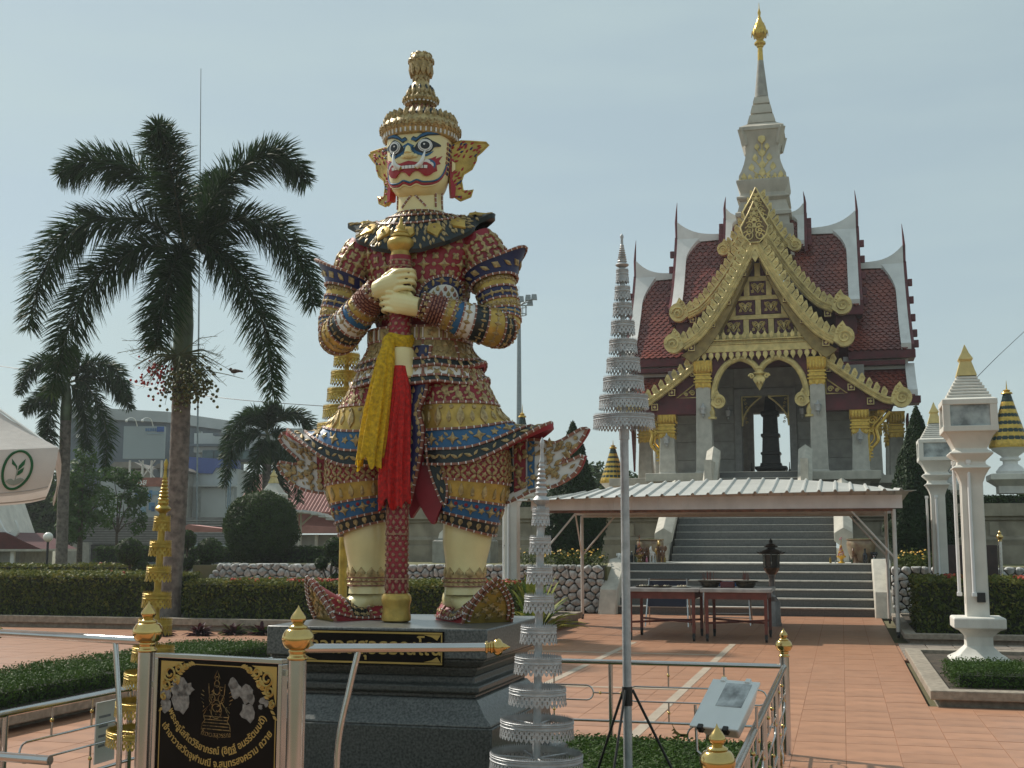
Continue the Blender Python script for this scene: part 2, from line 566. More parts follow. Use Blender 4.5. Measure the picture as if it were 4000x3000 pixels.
# ================================================================== rubble retaining walls
M_stone = mat('pale_rubble_stone', (.50, .50, .48), .85, var=.2, scale=7, bump=.5, bscale=25, objrand=.2, stain=.2)
M_mortar = mat('dark_mortar', (.06, .058, .05), .95, var=.2, scale=10)
def stone_cell(poly, r_):
 n = len(poly)
 cx, cz = sum(p[0] for p in poly) / n, sum(p[1] for p in poly) / n
 pts = []
 for i in range(n):                        # knock the corners off
  (xa, za), (xb, zb), (xc, zc) = poly[i - 1], poly[i], poly[(i + 1) % n]
  for (u, v) in (((xa - xb) * .22, (za - zb) * .22), ((xc - xb) * .22, (zc - zb) * .22)):
   pts.append((xb + u - cx, zb + v - cz))
 m = len(pts)
 rings = []
 for s_, d in ((.90, .12), (.90, -.005), (.80, -.05), (.45, -.07)):
  rings.append([(x * s_, d + r_.uniform(-.012, .012), z * s_) for x, z in pts])
 v = [p for q in rings for p in q] + [(r_.uniform(-.02, .02), -.08, r_.uniform(-.02, .02))]
 f = [(j * m + i, j * m + (i + 1) % m, (j + 1) * m + (i + 1) % m, (j + 1) * m + i) for j in range(3) for i in range(m)]
 f += [(3 * m + i, 3 * m + (i + 1) % m, 4 * m) for i in range(m)]
 g = G()
 g.add(v, f)
 return g.mesh('stone', M_stone, 45), (cx, cz)
def rubble(label, x0, x1, y, z0, z1, batter=.12, endslope=0., size=.215):
 t = thing('rubble_wall', label, 'stone wall', ((x0 + x1) / 2, y, z0), group='rubble retaining walls')
 L = x1 - x0
 g = G()
 g.prism([(-L / 2 + endslope, z1 - z0 - .03), (L / 2, z1 - z0 - .03), (L / 2, 0), (-L / 2, 0)], .09 + batter, .5, 'y')
 g.build('mortar_bed', M_mortar, t, 0)
 H = z1 - z0
 nr = max(2, round(H / (size * .8)))
 nc = max(2, round(L / size))
 r_ = random.Random(int(-x0 * 10) + 50)
 seeds = []
 for j in range(-1, nr + 1):
  for i in range(-1, nc + 1):
   seeds.append((-L / 2 + L * (i + .5 + (.5 if j % 2 else 0) + r_.uniform(-.36, .36)) / nc, H * (j + .5 + r_.uniform(-.34, .34)) / nr))
 cnt = 0
 for k, (px, pz) in enumerate(seeds):
  poly = [(-L / 2 + endslope * max(0, pz) / H, 0.), (L / 2, 0.), (L / 2, H), (-L / 2 + endslope * max(0, pz) / H, H)]
  for (qx, qz) in seeds:
   d2 = (qx - px) ** 2 + (qz - pz) ** 2
   if d2 < 1e-9 or d2 > (size * 3.2) ** 2:
    continue
   mx_, mz_, nx_, nz_ = (px + qx) / 2, (pz + qz) / 2, qx - px, qz - pz
   out = []
   for i in range(len(poly)):
    a_, b_ = poly[i - 1], poly[i]
    da = (a_[0] - mx_) * nx_ + (a_[1] - mz_) * nz_
    db = (b_[0] - mx_) * nx_ + (b_[1] - mz_) * nz_
    if (da <= 0) != (db <= 0):
     q = da / (da - db)
     out.append((a_[0] + (b_[0] - a_[0]) * q, a_[1] + (b_[1] - a_[1]) * q))
    if db <= 0:
     out.append(b_)
   poly = out
   if len(poly) < 3:
    break
  if len(poly) < 3:
   continue
  area = abs(sum(poly[i - 1][0] * poly[i][1] - poly[i][0] * poly[i - 1][1] for i in range(len(poly)))) / 2
  if area < .008:
   continue
  me, (cx_, cz_) = stone_cell(poly, r_)
  obj('stone', me, t, (cx_, batter * cz_ / H + .07, cz_))
  cnt += 1
 return cnt
rubble('rubble stone wall left of the stairs, behind the canopy', -9.6, -5.42, 28.55, 0, 1.12)
rubble('long low rubble stone wall behind the left hedge', -16.1, -9.62, 28.55, 0, 1.12, endslope=.7)
rubble('rubble stone wall right of the stairs, behind the lamp posts', 1.02, 4.4, 28.3, 0, 1.12)
rubble('rubble stone wall at the right edge of the picture', 4.42, 8.2, 28.3, 0, 1.12)
g = G()
g.box(-16.2, -5.36, 28.85, 36.4, .2, 1.06)
g.box(.96, 14, 28.6, 36.4, .2, 1.06)
g.box(-30, -16.2, 30.5, 36.4, .0, .5)
struct('raised_garden', g, mat('dry_turf', (.17, .145, .08), .95, var=.2, scale=2.5, bump=.5, bscale=30, col2=(.10, .115, .04)), 0)
# ================================================================== terrace
def moulded_wall(g, x0, x1, y, prof, back):
 v, f = [], []
 n = len(prof)
 for x in (x0, x1):
  v += [(x, y - o_, z) for z, o_ in prof] + [(x, back, prof[-1][0]), (x, back, prof[0][0])]
 m = n + 2
 f += [(i, i + 1, m + i + 1, m + i) for i in range(m - 1)] + [(m - 1, 0, m, 2 * m - 1), tuple(range(m - 1, -1, -1)), tuple(range(m, 2 * m))]
 g.add(v, f)
M_terr = mat('terrace_stucco', (.33, .285, .215), .85, var=.14, scale=2.2, bump=.25, bscale=30, stain=.55)
TPROF = [(1.0, .10), (1.55, .10), (1.56, .0), (1.72, .04), (1.80, .0), (1.82, -.06), (2.22, -.06), (2.26, .02), (2.32, .0), (2.36, .12), (2.70, .12)]
t = thing('terrace_wall', 'weathered moulded terrace wall left of the stairs', 'terrace', (AX, 36, 0), group='terrace walls')
g = G()
moulded_wall(g, -11.5, -2.2, 0, TPROF, 14)
g.build('wall', M_terr, t, 0)
for k in range(6):
 g = G()
 x = -10.9 + k * 1.42
 g.prism([(-.12, 1.82), (.12, 1.82), (.12, 2.2), (-.12, 2.2)], -.0, .05, 'y', M=Matrix.Translation((x, 0, 0)))
 g.build('pilaster', M_terr, t, 0)
t = thing('terrace_wall', 'weathered moulded terrace wall right of the stairs', 'terrace', (AX, 36, 0), group='terrace walls')
g = G()
moulded_wall(g, 2.2, 16, 0, TPROF, 14)
g.build('wall', M_terr, t, 0)
for k in range(9):
 g = G()
 x = 3.4 + k * 1.42
 g.prism([(-.12, 1.82), (.12, 1.82), (.12, 2.2), (-.12, 2.2)], -.0, .05, 'y', M=Matrix.Translation((x, 0, 0)))
 g.build('pilaster', M_terr, t, 0)
# white leaf-shaped boundary stones in front of the left terrace
for k, x in enumerate((-11.0, -10.1)):
 t = thing('boundary_stone', ('left' if k == 0 else 'right') + ' of two pale leaf-shaped stones on plinths below the terrace wall', 'boundary stone', (x, 34.4, 1.06))
 g = G()
 g.sq([(.42, 0), (.42, .62), (.36, .66), (.36, .7)])
 g.build('plinth', M_conc, t, 20)
 g = G()
 g.prism([(-.34, .7), (.34, .7), (.3, .86), (.12, 1.02), (0, 1.2), (-.12, 1.02), (-.3, .86)], -.14, .14, 'y')
 g.build('stone_leaf', M_white_w, t, 20)
# ================================================================== stairs
t = thing('staircase', 'wide grey stairs with white nosings climbing to the shrine', 'stairs', (AX, 28.55, 0))
M_step = mat('grey_step_granite', (.115, .118, .115), .75, var=.12, scale=30, bump=.1)
M_nose = mat('white_step_nosing', (.56, .55, .50), .7, var=.1, scale=10)
LW, RISE, RUN = 2.85, .192, .30
for i in range(6):
 g = G()
 y0 = i * RUN
 y1 = (i + 1) * RUN if i < 5 else 5 * RUN + 1.95
 g.box(-LW, LW, y0, 7.2, i * RISE + .001, (i + 1) * RISE - .03, 0)
 g.box(-LW, LW, y0 - .022, y1 + .02, (i + 1) * RISE - .03, (i + 1) * RISE, 1)
 g.build('step', [M_step, M_nose], t, 0)
Y2 = 5 * RUN + 1.95
UW = 2.05
for i in range(7):
 g = G()
 y0 = Y2 + i * RUN
 z = 6 * RISE + i * RISE
 g.box(-UW, UW, y0, Y2 + 4.4, z + .001, z + RISE - .012, 0)
 g.box(-UW, UW, y0 - .012, y0 + RUN + .02, z + RISE - .012, z + RISE, 1)
 g.build('step', [M_step, M_nose], t, 0)
Y3, Z3 = Y2 + 7 * RUN, 13 * RISE
NW = 1.12
for i in range(6):
 g = G()
 y0 = Y3 + .02 + i * RUN
 z = Z3 + i * RISE
 g.box(-NW, NW, y0, Y3 + 5, z + .001, z + RISE - .012, 0)
 g.box(-NW, NW, y0 - .012, y0 + RUN + .02, z + RISE - .012, z + RISE, 1)
 g.build('step', [M_step, M_nose], t, 0)
for s_ in (-1, 1):
 # low sloping cheek walls of the bottom flight
 g = G()
 g.prism([(-.34, -.02), (-.06, .55), (1.2, 1.24), (2.3, 1.27), (2.3, -.02)], s_ * (LW + .002), s_ * (LW + .42), 'x')
 g.build('cheek_wall', M_conc_l, t, 20, bevel=.03)
 # upper balustrades with ridged copings and boat-shaped newels
 g = G()
 x0, x1 = s_ * (UW + .004), s_ * (UW + .4)
 m = (x0 + x1) / 2
 y0, y1 = Y2 - .02, Y3 + .4
 za, zb = 6 * RISE + .52, Z3 + .55
 hw = .23
 # body
 g.prism([(y0 + .1, 6 * RISE), (y0 + .1, za - .1), (y1, zb - .1), (y1, 6 * RISE)], m - .11, m + .11, 'x')
 # coping: hexagonal section swept along the slope
 sec = [(-hw, 0), (-hw, .2), (0, .34), (hw, .2), (hw, 0), (.09, -.12), (-.09, -.12)]
 v = [(m + a, y0, za + b) for a, b in sec] + [(m + a, y1, zb + b) for a, b in sec]
 n = len(sec)
 g.add(v, [tuple(range(n)), tuple(range(2 * n - 1, n - 1, -1))] + [(i, n + i, n + (i + 1) % n, (i + 1) % n) for i in range(n)])
 # newel post under the coping's foot
 g.box(m - .12, m + .12, y0 + .0, y0 + .26, 6 * RISE, za - .1)
 g.build('balustrade', M_conc_l, t, 20, bevel=.012)
 g = G()
 m = s_ * (NW + .17)
 y0, y1, za, zb = Y3 - .1, Y3 + 6 * RUN - .1, Z3 + .3, Z3 + 6 * RISE + .42
 v = [(m + a * .85, y0, za + b) for a, b in sec] + [(m + a * .85, y1, zb + b) for a, b in sec]
 g.add(v, [tuple(range(n)), tuple(range(2 * n - 1, n - 1, -1))] + [(i, n + i, n + (i + 1) % n, (i + 1) % n) for i in range(n)])
 g.box(m - .1, m + .1, y0 + .05, y1, Z3, Z3 + 6 * RISE + .25)
 g.build('balustrade', M_conc_l, t, 20)
 g = G()
 g.box(s_ * (NW + .35), s_ * (UW + .35), Y3 + .5, Y3 + .9, Z3 - .4, Z3 + .55) if s_ > 0 else g.box(s_ * (UW + .35), s_ * (NW + .35), Y3 + .5, Y3 + .9, Z3 - .4, Z3 + .55)
 g.build('landing_wall', M_conc_l, t, 0)
 g = G()
 a, b = sorted((s_ * (UW + .42), s_ * (LW + .4)))
 g.box(a, b, Y2 + .05, Y2 + .35, 0, 6 * RISE)
 g.build('side_wall', M_conc_l, t, 0)
# ================================================================== the shrine (local: x from the axis, y from the tower centre, z up)
sh = thing('shrine', 'grey stone shrine with gilded gables, maroon tiled roofs and a tall white spire', 'shrine', (AX, 42.3, 0))
M_panel = mat('maroon_panel', (.085, .010, .022), .5, var=.15)
M_wallb = mat('shrine_grey_block', (.34, .33, .305), .8, var=.1, scale=4, bump=.25, bscale=60, objrand=.06, stain=.2)
M_colm = mat('shrine_column_stone', (.50, .475, .42), .8, var=.08, scale=6, bump=.3, bscale=70, stain=.2)
M_tiler = mat('glazed_roof_tile', (.25, .055, .030), .34, var=.25, scale=1.4, objrand=.3, col2=(.13, .03, .026))
M_roofbase = mat('roof_underlay', (.10, .018, .016), .7)
M_inside = mat('dark_interior', (.10, .09, .08), .9)
def mirror(fn):
 for s_ in (-1, 1):
  fn(s_)
def P(name, g, m, ang=30, parent=None, **k):
 return g.build(name, m, parent or sh, ang, **k)
# platform
g = G()
for (a, y0, y1) in ((3.35, -6.1, 6.1), (4.9, -3.6, 3.6)):
 g.box(-a, a, y0, y1, 3.42, 3.67 if a > 4 else 3.672)
P('platform_slab', g, M_conc_l, 0, bevel=.02)
g = G()
for (a, y0, y1) in ((3.1, -5.85, 5.85), (4.65, -3.35, 3.35)):
 g.box(-a, a, y0, y1, 2.6, 3.0)
 g.box(-a + .18, a - .18, y0 + .18, y1 - .18, 3.0, 3.42, t=-.16)
P('platform_base', g, M_conc, 0)
# columns with gilded capitals
def column(x, y, z1, z2, w0=.25, w1=.21):
 g = G()
 g.sq([(w0 + .03, 3.67), (w0 + .03, 3.72), (w0, 3.74), (w1, z1 + .1)], (x, y, 0))
 c = P('column', g, M_colm, 20, bevel=.02)
 g = G()
 h = z2 - z1
 prof = [(w1 + .005, -.02), (w1 + .02, .16), (w1 + .07, .17), (w1 + .07, .21), (w1 + .02, .22), (w1 + .02, .27), (w1 + .06, .28), (w1 + .06, .34), (w1 + .015, .35), (w1 + .015, .43), (w1 + .05, .44), (w1 + .05, .5), (w1, .52), (w1 + .03, .62), (w1 + .075, .96), (w1 + .075, 1.0)]
 g.sq([(r_, z1 + zz * h) for r_, zz in prof], (x, y, 0))
 # upright petals and hanging tips on each face
 for a in range(4):
  Rm = Matrix.Translation((x, y, 0)) @ Matrix.Rotation(a * PI / 2, 4, 'Z')
  for k in range(5):
   px = (k - 2) * w1 * .42
   n_ = Rm.to_3x3() @ Vector((0, -1, 0))
   t_ = Rm.to_3x3() @ Vector((1, 0, 0))
   put(g, O_leaf, Rm @ Vector((px, -(w1 + .05), z1 + h * .76)), n_, t_, h * .44, 0, sx=.62, hz=.5)
   if k % 2 == 0:
    put(g, O_lotus, Rm @ Vector((px, -(w1 + .012), z1 + h * .05)), n_, t_, h * .2, 0, rot=PI)
 g.build('capital', M_goldbright, c, 30)
 return c
for s_ in (-1, 1):
 column(s_ * 1.66, -5.3, 6.27, 7.06)
 column(s_ * 2.82, -4.9, 4.82, 5.6)
 column(s_ * 3.98, -1.75, 4.95, 5.75, .24, .2)
 column(s_ * 3.98, 1.75, 4.95, 5.75, .24, .2)
 column(s_ * 3.3, -2.9, 4.95, 5.75, .2, .18)
# cella walls of coursed blocks, door openings front and back
DW = .74
def wall_run(y, th, x0, x1, z0=3.672, z1=7.15):
 n = round((z1 - z0) / .58)
 hh = (z1 - z0) / n
 for k in range(n):
  g = G()
  g.box(x0, x1, y, y + th, z0 + k * hh + .008, z0 + (k + 1) * hh - .008)
  P('wall_block', g, M_wallb, 0, bevel=.01)
for y in (-2.9, 2.65):
 wall_run(y, .25, -3.05, -DW - .22)
 wall_run(y, .25, DW + .22, 3.05)
 g = G()
 g.box(-DW - .22, DW + .22, y, y + .25, 6.26, 7.15)
 g.box(-3.03, -DW - .22, y + .03, y + .22, 3.67, 7.15)
 g.box(DW + .22, 3.03, y + .03, y + .22, 3.67, 7.15)
 P('wall_core', g, M_wallb, 0)
 g = G()
 for s_ in (-1, 1):
  a, b = sorted((s_ * DW, s_ * (DW + .23)))
  g.box(a, b, y - .1, y + .3, 3.85, 6.5)
 g.box(-DW - .23, DW + .23, y - .098, y + .298, 6.27, 6.5)
 g.box(-DW - .3, DW + .3, y - .12, y + .3, 3.672, 3.85)
 P('door_frame', g, mat('door_frame_stone', (.27, .26, .245), .7, var=.1, bump=.2, stain=.15), 0, bevel=.02)
g = G()
for s_ in (-1, 1):
 # pierced side walls: piers only, the middle stands open
 a, b = sorted((s_ * 2.83, s_ * 3.05))
 g.box(a, b, -2.64, -1.1, 3.67, 7.15)
 g.box(a, b, 1.1, 2.64, 3.67, 7.15)
 g.box(a, b, -1.1, 1.1, 6.2, 7.15)
P('side_wall', g, M_wallb, 0)
g = G()
g.box(-4.3, 4.3, -2.6, 2.6, 7.16, 7.3)
g.box(-2.3, 2.3, -5.6, 5.6, 7.17, 7.29)
P('ceiling', g, M_dkred, 0)
# gilded pointed-arch spandrels in the door heads
for s_ in (-1, 1):
 g = G()
 arc = [(s_ * (DW - .02), 5.3)]
 for k in range(9):
  q = k / 8
  arc.append((s_ * (DW - .02 - (DW - .14) * q ** 1.6), 5.32 + .9 * q ** .75))
 pts = arc + [(s_ * .12, 6.26), (s_ * (DW - .001), 6.26)]
 g.prism(pts, -2.86, -2.8)
 P('door_spandrel', g, mat('black_gold_lattice', (.05, .035, .012), .5), 0)
 g = G()
 g.tube([(x, -2.88, z) for x, z in arc], .028, 6)
 g.tube([(s_ * (DW - .02), -2.88, 5.3), (s_ * (DW - .02), -2.88, 6.24), (s_ * .1, -2.88, 6.24)], .03, 6)
 for k in range(7):
  cx, cz = s_ * (DW - .1 - .03 * k % .12), 6.14 - .12 * k
  g.tube([(cx + .045 * math.cos(q) * (1 - q / 9), -2.875, cz + .045 * math.sin(q) * (1 - q / 9)) for q in [i * .7 for i in range(10)]], .012, 4)
 P('door_tracery', g, M_leafgold, 30)
# altar pillar standing inside, dark against the far opening
al = thing('altar_pillar', 'dark altar pillar on a stepped plinth, seen through the shrine doorway', 'altar', (AX, 42.3, 3.672))
M_altar = mat('dark_lacquered_wood', (.03, .022, .02), .4, var=.3, scale=8)
g = G()
g.sq([(.62, 0), (.62, .16), (.5, .18), (.42, .3), (.52, .42), (.52, .5), (.36, .52), (.34, .62)])
g.build('plinth', M_altar, al, 20)
g = G()
g.sq([(.3, .62), (.29, .9), (.33, .92), (.33, .98), (.28, 1.0), (.26, 1.5), (.31, 1.52), (.31, 1.6), (.25, 1.62), (.23, 2.2), (.3, 2.24), (.3, 2.35), (.2, 2.4), (.16, 2.8), (.05, 3.2)])
g.build('shaft', M_altar, al, 20)
for s_ in (-1, 1):
 g = G()
 g.lathe([(.05, 0), (.06, .08), (.02, .12), (.025, .3), (.05, .34), (.02, .4), (.01, .62)], 8, (s_ * .62, -.6, .0))
 g.build('candle_stick', M_altar, al, 40)
# ------------------------------------------------------------------ gable boards
def spiral(cx, cz, r, sgn, y, g, tr=.03, turns=1.6, start=0.):
 pts = []
 for i in range(26):
  q = i / 25
  a = start + q * turns * 2 * PI
  rr = r * (1 - q * .86)
  pts.append((cx + sgn * rr * math.cos(a), y, cz + rr * math.sin(a)))
 g.tube(pts, tr, 5)
def scroll_end(g, x, z, s_, y0, y1, sc_=1.):
 pts = []
 for i in range(15):
  a = -1.9 + (PI + 1.9) * i / 14            # round outer side
  pts.append((x + s_ * .30 * sc_ * math.cos(a), z + .30 * sc_ * math.sin(a)))
 pts[-1] = (x - s_ * .26 * sc_, z + .05 * sc_)
 pts = pts[:10] + [(x - s_ * .02 * sc_, z + .46 * sc_), (x - s_ * .17 * sc_, z + .3 * sc_), (x - s_ * .26 * sc_, z + .1 * sc_), (x - s_ * .3 * sc_, z - .12 * sc_)]
 g.prism(pts, y0, y1)
 spiral(x + s_ * .02 * sc_, z - .03 * sc_, .2 * sc_, s_, y0 - .02, g, .035 * sc_)
 for k in range(4):
  g.ball((x - s_ * (.05 + .05 * k) * sc_, y0 - .01, z + (.33 - .08 * k) * sc_), .035 * sc_, 6, 4)
def board(name, s_, top, wd, y0, y1, crk=.24, crsz=.3, scroll=True, parent=None, m=None, scsz=1., crk_from=.12, crk_to=1.):
 fx = cubic([(p[0], (p[1],)) for p in top])
 x0, x1 = top[0][0], top[-1][0]
 N = 26
 T = [(x0 + (x1 - x0) * i / N) for i in range(N + 1)]
 up = [(x, fx(x)[0]) for x in T]
 lo = []
 for i, (x, z) in enumerate(up):
  a, b = up[max(0, i - 1)], up[min(N, i + 1)]
  tx, tz = b[0] - a[0], b[1] - a[1]
  L = math.hypot(tx, tz)
  lo.append((x + tz / L * wd * (1 if i else 0), z - tx / L * wd))
 if x0 < .06:
  lo[0] = (0, up[0][1] - wd * 2.05)
  lo = [lo[0]] + [p for p in lo[1:] if p[0] > .01 and p[1] < lo[0][1]]
 mm = m or M_leafgold
 g = G()
 g.prism([(s_ * x, z) for x, z in up] + [(s_ * x, z) for x, z in reversed(lo)], y0, y1)
 o = P(name, g, mm, 30)
 # raised mouldings along both edges
 g = G()
 for off, r_ in ((.05, .035), (wd - .045, .03), (wd * .55, .016)):
  pts = []
  for i, (x, z) in enumerate(up[1:], 1):
   a, b = up[i - 1], up[min(N, i + 1)]
   tx, tz = b[0] - a[0], b[1] - a[1]
   L = math.hypot(tx, tz)
   px, pz = x + tz / L * off, z - tx / L * off
   if px > .0:
    pts.append((s_ * px, y0 - .008, pz))
  g.tube(pts, r_, 5)
 g.build('moulding', mm, o, 40)
 # crockets
 L = [0]
 for i in range(1, N + 1):
  L.append(L[-1] + math.hypot(up[i][0] - up[i - 1][0], up[i][1] - up[i - 1][1]))
 d = L[-1] * crk_from
 while d < L[-1] * crk_to - .1:
  i = max(j for j in range(N) if L[j] <= d)
  q = (d - L[i]) / (L[i + 1] - L[i])
  x, z = up[i][0] + (up[i + 1][0] - up[i][0]) * q, up[i][1] + (up[i + 1][1] - up[i][1]) * q
  tx, tz = up[i + 1][0] - up[i][0], up[i + 1][1] - up[i][1]
  l = math.hypot(tx, tz)
  tx, tz = tx / l, tz / l
  nx, nz = -tz, tx
  ux, uz = nx * .72, nz * .72 + .42
  w2 = crsz * .37
  c = G()
  pts = [(x - tx * w2 - nx * .03, z - tz * w2 - nz * .03), (x + tx * w2 - nx * .03, z + tz * w2 - nz * .03),
    (x + tx * w2 + ux * crsz * .62, z + tz * w2 + uz * crsz * .62), (x - tx * w2 * .55 + ux * crsz * .95, z - tz * w2 * .55 + uz * crsz * .95), (x - tx * w2 + ux * crsz * .74, z - tz * w2 + uz * crsz * .74)]
  c.prism([(s_ * a, b) for a, b in pts], y0 + .02, y0 + .1)
  spiral(s_ * (x + ux * crsz * .4), z + uz * crsz * .4, crsz * .24, s_, y0 + .015, c, crsz * .05, 1.3)
  c.build('crocket', mm, o, 0)
  d += crk
 if scroll:
  g = G()
  ex, ez = up[-1]
  scroll_end(g, s_ * (ex + .2 * scsz), ez + .0 * scsz, s_, y0 - .05, y1 - .02, scsz)
  g.build('end_scroll', mm, o, 30)
 return o
FRONT = [(0, 10.79), (.26, 10.26), (.47, 9.86), (.92, 9.05), (1.36, 8.38), (1.8, 7.86), (2.26, 7.56)]
REAR = [(0, 11.95), (.14, 11.5), (.43, 10.89), (.9, 10.09), (1.36, 9.43), (1.82, 8.93), (2.24, 8.72)]
TOPG = [(0, 12.7), (.3, 12.0), (.6, 11.4), (.95, 10.85)]
SIDE = [(1.83, 7.12), (2.4, 6.67), (3.0, 6.22), (3.55, 5.86), (3.8, 5.8)]
for s_ in (-1, 1):
 board('front_bargeboard', s_, FRONT, .24, -5.95, -5.72, crsz=.265, crk=.225)
 board('rear_bargeboard', s_, REAR, .24, -4.75, -4.52, crsz=.265, crk=.225)
 board('upper_bargeboard', s_, TOPG, .22, -3.9, -3.7, crsz=.26, scsz=.7)
 board('side_bargeboard', s_, SIDE, .2, -5.45, -5.22, crk=.25, crk_from=.04, crsz=.24)
def apex_plate(y0, zc, hgt, wd):
 g = G()
 pts = [(0, zc + hgt * .62), (wd * .2, zc + hgt * .34), (wd * .5, zc), (wd * .42, zc - hgt * .2), (wd * .18, zc - hgt * .38)]
 full = pts + [(-x, z) for x, z in reversed(pts) if x > 0]
 g.prism(full, y0, y0 + .1)
 o = P('apex_ornament', g, mat('apex_dark_ground', (.20, .12, .045), .6, var=.2), 0)
 g = G()
 g.tube([(x, y0 - .01, z) for x, z in full[:1] + full[1:] + full[:1]], .025, 5)
 for k in range(6):
  zz = zc - hgt * .22 + k * hgt * .13
  rr = wd * max(.06, .21 - .03 * k)
  for s_ in (-1, 1):
   spiral(s_ * rr * 1.05, zz, rr, s_, y0 - .012, g, .02, 1.5, .6)
 for k in range(3):
  g.prism([(0, zc + hgt * (.1 + .16 * k)), (wd * .1, zc + hgt * (-.02 + .16 * k)), (-wd * .1, zc + hgt * (-.02 + .16 * k))], y0 - .03, y0)
 g.build('scrollwork', M_leafgold, o, 40)
apex_plate(-6.03, 10.95, 1.25, .8)
apex_plate(-4.83, 11.75, 1.2, .8)
# pediment with gilded lattice and maroon panels
g = G()
g.prism([(-2.0, 7.62), (2.0, 7.62), (1.72, 7.95), (1.28, 8.5), (.85, 9.1), (.45, 9.75), (0, 10.4), (-.45, 9.75), (-.85, 9.1), (-1.28, 8.5), (-1.72, 7.95)], -5.1, -4.95)
ped = P('pediment', g, M_panel, 0)
g = G()
for (x0, x1, z0, z1) in ((-1.62, 1.62, 7.74, 7.87), (-1.25, 1.25, 8.325, 8.46), (-.82, .82, 8.915, 9.045), (-.3, .3, 9.49, 9.64)):
 g.box(x0, x1, -5.16, -5.1, z0, z1)
for (z0, z1, xs) in ((7.87, 8.325, (-1.12, -.37, .37, 1.12)), (8.46, 8.915, (-.76, 0, .76)), (9.045, 9.49, (-.33, .33)), (9.64, 10.05, (0,))):
 for x in xs:
  g.box(x - .085, x + .085, -5.158, -5.1, z0 + .001, z1 - .001)
g.build('lattice', M_leafgold, ped, 0, bevel=.01)
def heart_scroll(g, x, z, w_, h_, y):
 for s_ in (-1, 1):
  spiral(x + s_ * w_ * .2, z + h_ * .2, w_ * .17, s_, y, g, .018, 1.4, .4)
  spiral(x + s_ * w_ * .34, z - h_ * .28, w_ * .1, s_, y, g, .015, 1.3, .4)
  g.tube([(x + s_ * w_ * .42, y, z + h_ * .4), (x + s_ * w_ * .2, y, z - h_ * .05), (x, y, z - h_ * .38)], .018, 4)
  g.tube([(x + s_ * w_ * .44, y, z - h_ * .4), (x + s_ * w_ * .3, y, z - h_ * .05), (x + s_ * w_ * .44, y, z + h_ * .3)], .014, 4)
 g.prism([(x, z + h_ * .3), (x + w_ * .09, z), (x, z - h_ * .25), (x - w_ * .09, z)], y - .015, y + .01)
for (z, xs) in ((8.1, (-.745, 0, .745)), (8.69, (-.38, .38)), (9.27, (0,))):
 for x in xs:
  g = G()
  g.box(x - .27, x + .27, -5.15, -5.1, z - .21, z + .21)
  pn = g.build('panel', M_panel, ped, 0)
  g = G()
  heart_scroll(g, x, z, .44, .36, -5.165)
  g.build('panel_relief', M_leafgold, ped, 40)
g = G()
g.prism([(0, 9.9), (.1, 10.06), (0, 10.25), (-.1, 10.06)], -5.98, -5.9)
g.build('pendant_bud', M_leafgold, ped, 0)
# raking soffit rafters under the front boards
for s_ in (-1, 1):
 g = G()
 pts = [(x * 1.0, z - .34) for x, z in FRONT]
 g.prism([(s_ * x, z) for x, z in pts] + [(s_ * x * .86, z - .22) for x, z in reversed(pts)], -5.72, -5.12)
 P('soffit', g, mat('soffit_gilt', (.33, .24, .09), .6, metal=.1, var=.15), 20)
# gilded purlin ends
for s_ in (-1, 1):
 for (x, z, y) in ((.40, 9.62, -5.82), (.86, 8.78, -5.82), (1.33, 8.12, -5.82), (1.95, 7.42, -5.82), (2.02, 8.5, -4.62), (1.95, 6.72, -5.33), (2.62, 6.15, -5.33), (3.15, 5.72, -5.33)):
  g = G()
  g.box(s_ * x - .1, s_ * x + .1, y, y + .3, z - .1, z + .1)
  o = P('purlin_end', g, M_dkred, 0)
  g = G()
  for (a, b, c, d) in ((-.1, .1, .075, .1), (-.1, .1, -.1, -.075), (-.1, -.075, -.075, .075), (.075, .1, -.075, .075)):
   g.box(s_ * x + a, s_ * x + b, y - .02, y, z + c, z + d)
  g.prism([(s_ * x - .05, z), (s_ * x, z + .05), (s_ * x + .05, z), (s_ * x, z - .05)], y - .03, y)
  g.build('gilt_frame', M_leafgold, o, 0)
# beam with leaf rows
g = G()
g.box(-1.9, 1.9, -5.62, -5.05, 7.28, 7.5)
g.box(-1.92, 1.92, -5.66, -5.05, 7.5, 7.53)
g.box(-1.88, 1.88, -5.58, -5.05, 7.53, 7.62)
g.box(-1.92, 1.92, -5.68, -5.05, 7.62, 7.66)
bm = P('gable_beam', g, M_leafgold, 0, bevel=.012)
g = G()
for k in range(19):
 x = -1.8 + 3.6 * k / 18
 put(g, O_lotus, Vector((x, -5.64, 7.76)), Vector((0, -1, 0)), Vector((1, 0, 0)), .24, 0, sx=.8)
 g.box(x - .02, x + .02, -5.64, -5.58, 7.65, 7.7)
 put(g, O_lotus, Vector((x, -5.6, 7.17)), Vector((0, -1, 0)), Vector((1, 0, 0)), .27, 0, rot=PI, sx=.8)
for k in range(38):
 put(g, O_dot, Vector((-1.85 + 3.7 * k / 37, -5.585, 7.575)), Vector((0, -1, 0)), Vector((1, 0, 0)), .06, 0)
g.build('leaf_row', M_leafgold, bm, 20, kind='stuff')
